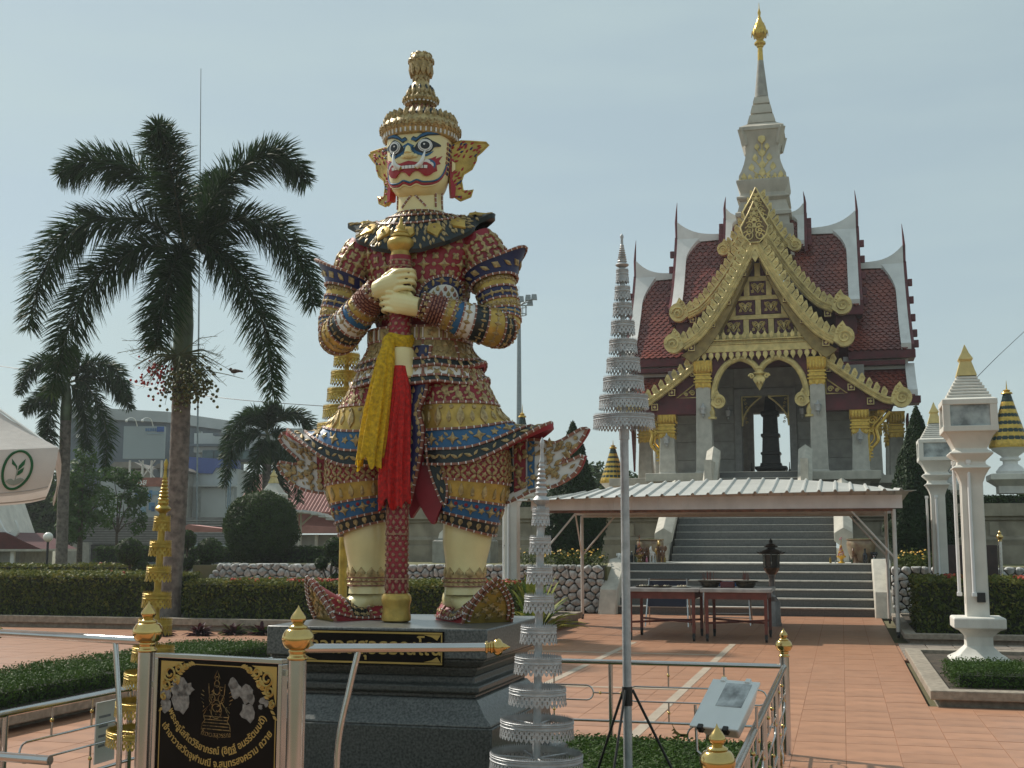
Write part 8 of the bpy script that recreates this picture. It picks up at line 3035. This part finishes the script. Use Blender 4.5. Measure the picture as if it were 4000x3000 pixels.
# ================================================================== left edge: parasol, globe lamp, small temple roof
pa = cam_pt(228, 1748, 6.3)
pr = thing('parasol', 'white parasol with a green leaf emblem at the left edge', 'parasol', (pa.x, pa.y, 0), YAW + R(21))
M_par = mat('parasol_canvas', (.70, .67, .64), .8, var=.06, scale=5, bump=.1, transl=.3)
zt, hv, S_ = pa.z, .24, 1.5
def par_side(k):
 c = [(0, 0), (-S_, 0), (-S_, S_), (0, S_)]
 return c[k], c[(k + 1) % 4]
apex = Vector((-S_ / 2, S_ / 2, zt + .62))
for k in range(4):
 (xa, ya), (xb, yb) = par_side(k)
 g = G()
 N = 18
 v = []
 for i in range(N + 1):
  q = i / N
  e = Vector((xa + (xb - xa) * q, ya + (yb - ya) * q, zt - .035 * math.sin(PI * q)))
  for j in range(7):
   w_ = j / 6
   v.append(e.lerp(apex, w_) - Vector((0, 0, .06 * math.sin(PI * w_) * (1 - .5 * w_))))
 g.add(v, [(i * 7 + j, i * 7 + j + 1, (i + 1) * 7 + j + 1, (i + 1) * 7 + j) for i in range(N) for j in range(6)])
 g.build('canopy_panel', M_par, pr, 60)
 g = G()
 nx, ny = (yb - ya) / S_, -(xb - xa) / S_
 def vp(q, w_, off=0.):
  rr = 1 - .10 * (2 * q - 1) ** 8
  bulge = .02 * math.sin(PI * w_) + off
  return Vector((xa + (xb - xa) * (.5 + (q - .5) * (1 - .06 * w_ * w_)) - nx * bulge, ya + (yb - ya) * (.5 + (q - .5) * (1 - .06 * w_ * w_)) - ny * bulge, zt - .035 * math.sin(PI * q) - w_ * hv * rr))
 v = [vp(i / N, j / 5) for i in range(N + 1) for j in range(6)]
 g.add(v, [(i * 6 + j, (i + 1) * 6 + j, (i + 1) * 6 + j + 1, i * 6 + j + 1) for i in range(N) for j in range(5)])
 vo = g.build('valance', M_par, pr, 60)
 g = G()
 g.tube([vp(i / N, .93) for i in range(N + 1)], .0025, 5)
 g.build('hem_stitch', mat('grey_stitch', (.45, .43, .42), .8), vo, 40)
 if k == 0:
  M_grn = mat('green_print', (.015, .11, .035), .7, var=.1)
  M_grn2 = mat('pale_green_print', (.33, .36, .31), .7, var=.1)
  qc, wc, ew, eh = .122, .45, .068, .098
  def em(x, z, off=-.002):
   return vp(qc - x / S_, wc - z / hv, -off if False else 0) + Vector((0, -.003, 0)) * 1
  def shape(pts, m, name, o_=.0):
   g = G()
   n = len(pts)
   a_ = [em(x, z) + Vector((0, -o_, 0)) for x, z in pts]
   b_ = [p + Vector((0, .004, 0)) for p in a_]
   g.add(a_ + b_, [tuple(range(n)), tuple(range(2 * n - 1, n - 1, -1))] + [(i, n + i, n + (i + 1) % n, (i + 1) % n) for i in range(n)])
   g.build(name, m, vo, 0)
  g = G()
  g.tube([em(ew * math.cos(q), eh * math.sin(q)) for q in [2 * PI * i / 40 for i in range(41)]], .0065, 6)
  g.build('emblem_ring', M_grn, vo, 40)
  shape([(-.001, -.005), (-.012, .018), (-.03, .032), (-.033, .06), (-.022, .045), (-.004, .02)], M_grn, 'emblem_leaf')
  shape([(.002, -.004), (.004, .02), (.018, .04), (.032, .055), (.03, .025), (.016, .008)], M_grn, 'emblem_leaf')
  shape([(.003, -.03), (.005, -.008), (.02, .004), (.031, .012), (.028, -.014), (.014, -.026)], M_grn, 'emblem_leaf')
  shape([(-.003, -.055), (.003, -.055), (.002, -.005), (-.002, -.005)], M_grn2, 'emblem_stem')
  shape([(-.044, -.055), (-.034, -.045), (-.02, -.044), (-.005, -.054), (.008, -.046), (.022, -.042), (.036, -.047), (.044, -.054), (.025, -.072), (0, -.08), (-.025, -.072)], M_grn2, 'emblem_ground', .001)
g = G()
g.tube([(-S_ / 2, S_ / 2, 0), (-S_ / 2, S_ / 2, zt + .6)], .024, 14)
g.build('pole', M_white, pr, 40)
for k in range(4):
 g = G()
 c = par_side(k)[0]
 g.tube([(-S_ / 2, S_ / 2, zt + .57), (c[0] * .99, c[1] * .99 + .005, zt - .02)], .008, 6)
 g.build('rib', M_white, pr, 40)
b = cam_pt(188, 2098, 32)
t = thing('globe_lamp', 'white globe lamp on a thin pole behind the left hedge', 'lamp', (b.x, b.y, 0))
g = G()
g.ball((0, 0, b.z), .125, 20, 14)
g.build('globe', mat('opal_globe', (.78, .78, .72), .25, var=.02), t, 60)
g = G()
g.tube([(0, 0, 0), (0, 0, b.z - .11)], .03, 8)
g.build('pole', M_dark, t, 40)
# small temple hall
b = cam_pt(-40, 2195, 45)
th = thing('temple_hall', 'small temple hall with a maroon roof and white curled gable at the left edge', 'pavilion', (b.x, b.y, 0), YAW)
g = G()
g.box(-1.6, 1.15, -.2, 3, 0, 1.35)
g.build('wall', M_conc, th, 0)
for x in (-.4, .35, 1.0):
 g = G()
 g.box(x - .07, x + .07, -.5, -.36, 0, 1.4)
 g.build('column', M_white, th, 0)
g = G()
g.prism([(-3, 1.42), (2.1, 1.42), (.75, 2.02), (-3, 2.02)], -.7, 3, 'y')
g.build('lower_roof', M_roofbase, th, 0)
g = G()
g.prism([(-3, 1.34), (2.15, 1.34), (2.15, 1.418), (-3, 1.418)], -.72, 3, 'y')
g.build('fascia', M_conc_l, th, 0)
g = G()
g.prism([(-1.2, 2.02), (.62, 2.02), (.0, 3.6), (-.6, 4.2)], -.4, 2.5, 'y')
g.build('gable_wall', M_white_w, th, 0)
g = G()
g.prism(smooth_closed([(-.6, 4.35), (-.2, 3.9), (.25, 3.0), (.62, 2.2), (.85, 2.0), (1.05, 2.12), (1.02, 2.45), (1.12, 2.3), (1.18, 2.0), (.95, 1.78), (.6, 1.88), (.3, 2.4), (-.1, 3.3), (-.6, 4.1)], 4), -.55, -.4, 'y')
g.build('bargeboard', M_whitetrim, th, 30)
g = G()
g.prism([(-.34, 2.62), (-.16, 2.62), (-.1, 3.0), (-.28, 2.82)], -.42, -.4, 'y')
g.build('gable_relief', mat('grey_relief', (.1, .1, .1), .7), th, 0)
# ================================================================== pavilion with pink roof
b = cam_pt(1150, 2185, 47)
pv_ = thing('pink_roofed_pavilion', 'white pavilion with a pink corrugated roof behind the round topiary', 'pavilion', (b.x, b.y, 0), YAW - R(8))
M_pink = mat('pink_roof_sheet', (.46, .21, .18), .55, var=.1, scale=2)
g = G()
g.box(-2.2, 2.6, 0, 4, 0, 1.95)
g.build('wall', mat('pale_grey_wall', (.42, .42, .41), .8, var=.08, stain=.2), pv_, 0)
for k in range(34):
 g = G()
 x = -2.0 + .14 * k
 q = (x + 2) / 4.8
 g.tube([(x - .35, -.3, 2.75), (x, 1.4, 4.3)], .075, 6)
 g.build('roof_rib', M_pink, pv_, 30)
g = G()
g.add([(-2.4, -.3, 2.73), (2.7, -.3, 2.73), (3.0, 1.4, 4.28), (-2.0, 1.4, 4.28), (-2.4, 3.4, 2.2), (2.9, 3.4, 2.2)], [(0, 1, 2, 3), (3, 2, 5, 4)])
g.build('roof', M_pink, pv_, 0)
for (x0, x1, zz) in ((-4.4, -2.5, 2.05), (.2, 3.2, 2.0)):
 g = G()
 g.prism([(x0, zz), (x1, zz), (x1, zz + .12), (x0 + .5, zz + .28)], -.9, .2, 'y')
 g.build('lean_to_roof', M_pink, pv_, 0)
for x in (-.8, -.35, .2, .9):
 g = G()
 g.box(x - .06, x + .06, -.2, -.08, 0, 1.95)
 g.build('column', M_white, pv_, 0)
for x in (-1.25, -.58, 1.4):
 g = G()
 g.box(x - .12, x + .12, -.02, -.001, .5, 1.3)
 g.build('window', M_glassl, pv_, 0)
b = cam_pt(1165, 2190, 41)
t = thing('metal_awning', 'small white metal awning on one Y-shaped post near the pink roof', 'awning', (b.x, b.y, 0), YAW)
g = G()
g.tube([(-.06, 0, 1.0), (-.06, 0, 2.6)], .045, 8)
g.tube([(.06, 0, 1.0), (.06, 0, 2.6)], .035, 8)
g.build('post', M_frame, t, 40)
for s_ in (-1, 1):
 g = G()
 g.tube([(0, 0, 2.15), (s_ * .45, 0, 2.58)], .03, 8)
 g.build('brace', M_frame, t, 40)
for k in range(10):
 g = G()
 x = -1.1 + .24 * k
 zz = 2.62 - .010 * (k - 4) ** 2
 g.box(x, x + .235, -1.2, 1.2, zz, zz + .05)
 g.box(x + .16, x + .22, -1.2, 1.2, zz + .05, zz + .085)
 g.build('roof_sheet', M_sheet, t, 0)
# ================================================================== town beyond
M_bgrey = mat('grey_cladding', (.34, .36, .36), .6, var=.06, scale=.6)
M_bdark = mat('slate_cladding', (.10, .125, .15), .6, var=.06, scale=.6)
M_bwhite = mat('white_cladding', (.44, .47, .47), .6, var=.05, scale=.6, stain=.1)
M_bblue = mat('blue_fascia', (.035, .075, .27), .5, var=.05)
M_bgl = mat('green_glazing', (.05, .10, .10), .15, var=.2, scale=2)
def block(name, m, parent, x0, x1, y0, y1, z0, z1):
 g = G()
 g.box(x0, x1, y0, y1, z0, z1)
 return g.build(name, m, parent, 0)
def px_frame(px, Z):
 return cam_pt(px, 2125, Z)
K1 = 95 / 4800
def bx(parent, name, m, c0, Z, xa, xb, ya, yb, d0, d1):
 k = Z / 4800
 return block(name, m, parent, (xa - c0) * k, (xb - c0) * k, d0, d1, 1.6 + (2125 - yb) * k, 1.6 + (2125 - ya) * k)
def place(name, label, cat, c0, Z, group=None):
 p = px_frame(c0, Z)
 return thing(name, label, cat, (p.x, p.y, 0), YAW, group)
A = place('cinema_block', 'large slate and grey windowless block behind the palms', 'building', 575, 95, 'town buildings')
g = G()
k = 95 / 4800
zz = lambda y: 1.6 + (2125 - y) * k
g.prism([((250 - 575) * k, 0), (0, 4.2), ((810 - 575) * k * .9, 14), ((250 - 575) * k, 14)], 0, zz(1634), 'z')
g.build('wall', M_bdark, A, 0)
g = G()
g.prism([((240 - 575) * k, -.4), (.2, 3.6), ((815 - 575) * k, 13.6), ((815 - 575) * k, 14.2), ((240 - 575) * k, 14.2)], zz(1634), zz(1590), 'z')
g.build('parapet', M_bgrey, A, 0)
bx(A, 'vent', M_white, 575, 95, 280, 296, 1698, 1712, .0, .4)
for (xa, xb) in ((650, 810),):
 bx(A, 'side_wall', M_bwhite, 575, 95, 652, 668, 1650, 1760, 8, 9)
Bd = place('showroom', 'white and blue modern showroom right of the palm trunk', 'building', 800, 88, 'town buildings')
bx(Bd, 'upper_wall', M_bwhite, 800, 88, 660, 900, 1665, 1745, 6, 20)
bx(Bd, 'upper_wall', M_bwhite, 800, 88, 800, 1130, 1655, 1750, 4, 20)
bx(Bd, 'shade_slot', M_bdark, 800, 88, 770, 1060, 1676, 1686, 3.6, 4.5)
bx(Bd, 'shade_slot', M_bdark, 800, 88, 640, 800, 1712, 1722, 5.4, 6.5)
for i in range(8):
 bx(Bd, 'window', M_bgl, 800, 88, 735 + 48 * i, 735 + 48 * i + 45, 1750, 1785, 3.2, 4)
bx(Bd, 'window_band', M_bdark, 800, 88, 730, 1130, 1745, 1792, 3.6, 4.6)
g = G()
k = 88 / 4800
q = lambda x, y: ((x - 800) * k, 1.6 + (2125 - y) * k)
g.prism([q(690, 1778), q(890, 1792), q(890, 1826), q(805, 1822), q(790, 1846), q(690, 1842)], 2.2, 3.4, 'y')
g.build('blue_fascia', M_bblue, Bd, 0)
g = G()
g.prism([q(690, 1842), q(790, 1846), q(805, 1822), q(890, 1826), q(890, 2040), q(690, 2040)], 2.4, 16, 'y')
g.build('front_wall', M_bwhite, Bd, 0)
bx(Bd, 'portal', mat('portal_grey', (.40, .43, .43), .6), 800, 88, 742, 880, 1895, 2030, 1.9, 2.3)
bx(Bd, 'portal_panel', M_bwhite, 800, 88, 756, 852, 1905, 2024, 1.7, 1.89)
bx(Bd, 'portal_top', M_bwhite, 800, 88, 730, 895, 1893, 1900, 1.2, 2.2)
for i, (x, z0_, lab) in enumerate(((885, 2030, 'left'), (893, 2030, 'right'))):
 t = place('steel_pole', f'{lab} of two thin blue-grey poles beside the showroom', 'pole', x, 84)
 g = G()
 kk = 84 / 4800
 g.tube([(0, 0, 0), (0, 0, 1.6 + (2125 - 1835) * kk)], .045, 6)
 g.build('shaft', mat('blue_grey_steel', (.12, .2, .26), .5), t, 40)
bb = place('billboard', 'pale blank billboard with a small blue corner logo and two arm lamps', 'billboard', 550, 80)
bx(bb, 'panel', mat('pale_billboard', (.30, .345, .36), .6, var=.05, scale=.4), 550, 80, 470, 628, 1668, 1795, -.2, .2)
bx(bb, 'logo_box', mat('logo_blue', (.03, .09, .30), .6), 550, 80, 600, 628, 1670, 1690, -.26, -.201)
for i in range(5):
 bx(bb, 'logo_mark', mat('logo_pale_blue', (.10, .18, .32), .6), 550, 80, 555 + 9 * i, 562 + 9 * i, 1676, 1688, -.24, -.201)
bx(bb, 'logo_strip', mat('logo_strip_blue', (.25, .32, .38), .6), 550, 80, 562, 626, 1695, 1699, -.24, -.201)
kk = 80 / 4800
for xx in (496, 558):
 g = G()
 pts = [((xx + 26 * 1.0 - 550) * kk, -.2, 1.6 + (2125 - 1668) * kk)]
 for i in range(9):
  a = PI * i / 8
  pts.append(((xx + 13 + 13 * math.cos(a) - 550) * kk, -.5 - .6 * i / 8, 1.6 + (2125 - 1652 + 14 * math.sin(a)) * kk))
 g.tube(pts, .03, 6)
 g.ball(pts[-1], .09, 8, 6)
 g.build('arm_lamp', M_white, bb, 40)
for xx in (490, 540, 575, 615):
 g = G()
 g.tube([((xx - 550) * kk, .3, 0), ((xx - 550) * kk, .3, 1.6 + (2125 - 1800) * kk)], .07, 6)
 g.build('strut', M_frame, bb, 40)
for (xa, xb) in ((525, 590), (590, 540)):
 g = G()
 g.tube([((xa - 550) * kk, .25, 1.6 + (2125 - 1800) * kk), ((xb - 550) * kk, .25, 1.6 + (2125 - 1868) * kk)], .04, 6)
 g.build('cross_strut', M_frame, bb, 40)
hs = place('tin_roofed_house', 'shabby house with grey tin roof below the billboard', 'house', 520, 84, 'town buildings')
bx(hs, 'wall', M_conc, 520, 84, 400, 650, 1835, 2060, 1, 8)
for (xa, xb) in ((400, 492), (555, 640)):
 bx(hs, 'window', M_bdark, 520, 84, xa + 20, xb, 1832, 1868, .8, 1.2)
for (xa, xb, y) in ((410, 560, 1808), (590, 680, 1815)):
 g = G()
 kk = 84 / 4800
 w_ = (xb - xa) * kk
 x0_ = (xa - 520) * kk
 g.prism([(x0_, 1.6 + (2125 - 1832) * kk), (x0_ + w_, 1.6 + (2125 - 1832) * kk), (x0_ + w_ * .7, 1.6 + (2125 - y) * kk), (x0_ + w_ * .2, 1.6 + (2125 - y) * kk)], -.3, 8.5, 'y')
 g.build('tin_roof', mat('old_tin_roof', (.20, .175, .15), .6, var=.2, scale=1), hs, 0)
bn = place('banner', 'orange street banner with white Thai letters and blue pictures', 'banner', 570, 78)
bx(bn, 'cloth', mat('banner_white', (.34, .36, .36), .7, var=.1, scale=1), 570, 78, 380, 650, 1875, 2025, 0, .15)
bx(bn, 'orange_band', mat('banner_orange', (.30, .10, .06), .7), 570, 78, 505, 650, 1868, 1903, -.06, -.001)
kk = 78 / 4800
lettering('ปวส', .50, M_white, bn, ((540 - 570) * kk, -.062, 1.6 + (2125 - 1897) * kk), bold=.012)
rb = random.Random(5)
for i in range(9):
 xa, ya = rb.uniform(520, 610), rb.uniform(1908, 1985)
 bx(bn, 'picture_patch', mat('banner_blue_%d' % (i % 3), ((.08, .2, .35), (.05, .1, .2), (.2, .32, .4))[i % 3], .7), 570, 78, xa, xa + rb.uniform(12, 26), ya, ya + rb.uniform(12, 30), -.05 - .004 * i, -.001)
wl_ = place('louvred_wall', 'long grey louvred wall behind the left trees', 'wall', 600, 70, 'town buildings')
bx(wl_, 'wall', mat('louvre_grey', (.17, .165, .155), .8, var=.1, scale=1), 600, 70, 240, 900, 2022, 2135, 0, 1)
for i in range(10):
 bx(wl_, 'louvre', mat('louvre_light', (.26, .255, .24), .8, var=.1), 600, 70, 300, 900, 2032 + 9.5 * i, 2037 + 9.5 * i, -.12, -.001)
bx(wl_, 'lower_wall', M_conc, 600, 70, 280, 365, 2118, 2230, -.6, .4)
bx(wl_, 'doorway', M_dark, 600, 70, 365, 560, 2128, 2230, -.3, -.001)
bx(wl_, 'canopy_strip', mat('pale_blue_sheet', (.36, .43, .46), .6), 600, 70, 720, 900, 2128, 2140, -1.4, .2)
bx(wl_, 'lower_wall', M_bgrey, 600, 70, 720, 900, 2142, 2230, -.5, .5)
for i in range(3):
 bx(wl_, 'window', M_bdark, 600, 70, 740 + 50 * i, 765 + 50 * i, 2160, 2215, -.56, -.501)
# floodlight mast, antenna rod, wires, bird
p = cam_pt(2028, 2125, 120)
t = thing('floodlight_mast', 'tall grey floodlight mast far behind the giant\'s elbow', 'mast', (p.x, p.y, 0), YAW)
M_mast = mat('galvanised_mast', (.20, .235, .25), .5, metal=.3)
kk = 120 / 4800
ztop = 1.6 + (2125 - 1205) * kk * 1.02
g = G()
g.tube([(0, 0, 0), (0, 0, ztop * .5), (0, 0, ztop)], [.33, .26, .17], 10)
g.build('shaft', M_mast, t, 40)
g = G()
for zz_ in (ztop - .9, ztop - .1):
 g.tube([(.75 * math.cos(2 * PI * i / 12), .75 * math.sin(2 * PI * i / 12), zz_) for i in range(13)], .05, 5)
for i in range(12):
 a = 2 * PI * i / 12
 g.tube([(.75 * math.cos(a), .75 * math.sin(a), ztop - .9), (.75 * math.cos(a), .75 * math.sin(a), ztop - .1)], .03, 4)
g.build('basket', M_mast, t, 40)
for (x, y, z) in ((-.9, 0, .7), (-.5, -.5, .9), (.2, -.5, .6), (.9, -.2, .8), (1.5, 0, .9), (1.1, .4, .4)):
 g = G()
 g.box(x - .3, x + .3, y - .2, y + .2, ztop + z - .3, ztop + z + .25, t=.06)
 g.build('lamp_head', M_mast, t, 0)
 g = G()
 g.tube([(0, 0, ztop), (x, y, ztop + z - .25)], .06, 5)
 g.build('arm', M_mast, t, 40)
g = G()
g.tube([(0, 0, ztop), (0, 0, ztop + 2)], .02, 4)
g.build('rod', M_mast, t, 40)
p = cam_pt(770, 2125, 70)
t = thing('antenna_rod', 'tall thin antenna rod rising behind the palm crown', 'antenna', (p.x, p.y, 0))
kk = 70 / 4800
ztop = cam_pt(785, 268, 70).z
q = cam_pt(785, 268, 70) - p
q.z = 0
g = G()
g.tube([(0, 0, 0), Vector((q.x * .6, q.y * .6, ztop * .62)), Vector((q.x, q.y, ztop))], [.06, .05, .02], 6)
g.build('rod', M_mast, t, 40)
for k, (pts, lab) in enumerate(((((-60, 1422, 60), (500, 1500, 56), (900, 1558, 52), (1345, 1592, 50)), 'thin power line sagging behind the palms'), (((4060, 1240, 30), (3900, 1390, 26), (3800, 1490, 25.3)), 'thin wire running from the second lamp post to the right edge'))):
 g = G()
 P_ = [cam_pt(*q) for q in pts]
 o = P_[0].copy()
 f_ = cubic([(i, tuple(p - o)) for i, p in enumerate(P_)])
 n = 24
 g.tube([f_(i * (len(P_) - 1) / n) for i in range(n + 1)], .014 if k == 0 else .008, 4)
 ob = g.build('overhead_wire', M_dark, None, 40, loc=o)
 tag(ob, lab, 'wire')
b = cam_pt(915, 1450, 23.6)
t = thing('bird', 'small brown bird perched on the bare palm twigs', 'bird', b, R(170))
g = G()
g.ball((0, 0, 0), .05, 12, 8, sc_=(1.7, .9, .9))
g.ball((.085, 0, .04), .034, 10, 8)
g.tube([(-.06, 0, 0), (-.13, 0, -.005), (-.2, 0, -.02)], [.035, .022, .016], 6)
g.build('body', mat('brown_feathers', (.05, .035, .025), .7, var=.3, scale=30), t, 60)
g = G()
g.tube([(.11, 0, .042), (.15, 0, .035)], [.010, .001], 5)
g.build('beak', M_kb, t, 40)
for s_ in (-1, 1):
 g = G()
 g.tube([(0, s_ * .02, -.035), (.0, s_ * .02, -.09)], .004, 4)
 g.build('leg', M_kb, t, 40)
tw = G()
tw.tube([main_palm.location + Vector((.5, -.25, 5.0)), Vector((b.x - .15, b.y, b.z - .06)), Vector((b.x + .22, b.y, b.z - .16))], [.012, .008, .004], 5)
for i, p in enumerate(tw.v):
 tw.v[i] = tuple(Vector(p) - main_palm.location)
tw.build('bare_twig', MATS['fruit_stalk'], main_palm, 40)
# ================================================================== warm-season haze in the air
hm = bpy.data.materials.new('haze_air')
hm.use_nodes = True
n_ = hm.node_tree.nodes
n_.remove(n_['Principled BSDF'])
vol = n_.new('ShaderNodeVolumePrincipled')
vol.inputs['Color'].default_value = (.86, .92, .95, 1)
vol.inputs['Density'].default_value = .0007
vol.inputs['Anisotropy'].default_value = .3
hm.node_tree.links.new(vol.outputs[0], n_['Material Output'].inputs['Volume'])
g = G()
g.box(-330, 330, -50, 530, -1.6, 36)
hz_ = g.build('haze', hm, None, 0)
hz_['kind'] = 'stuff'
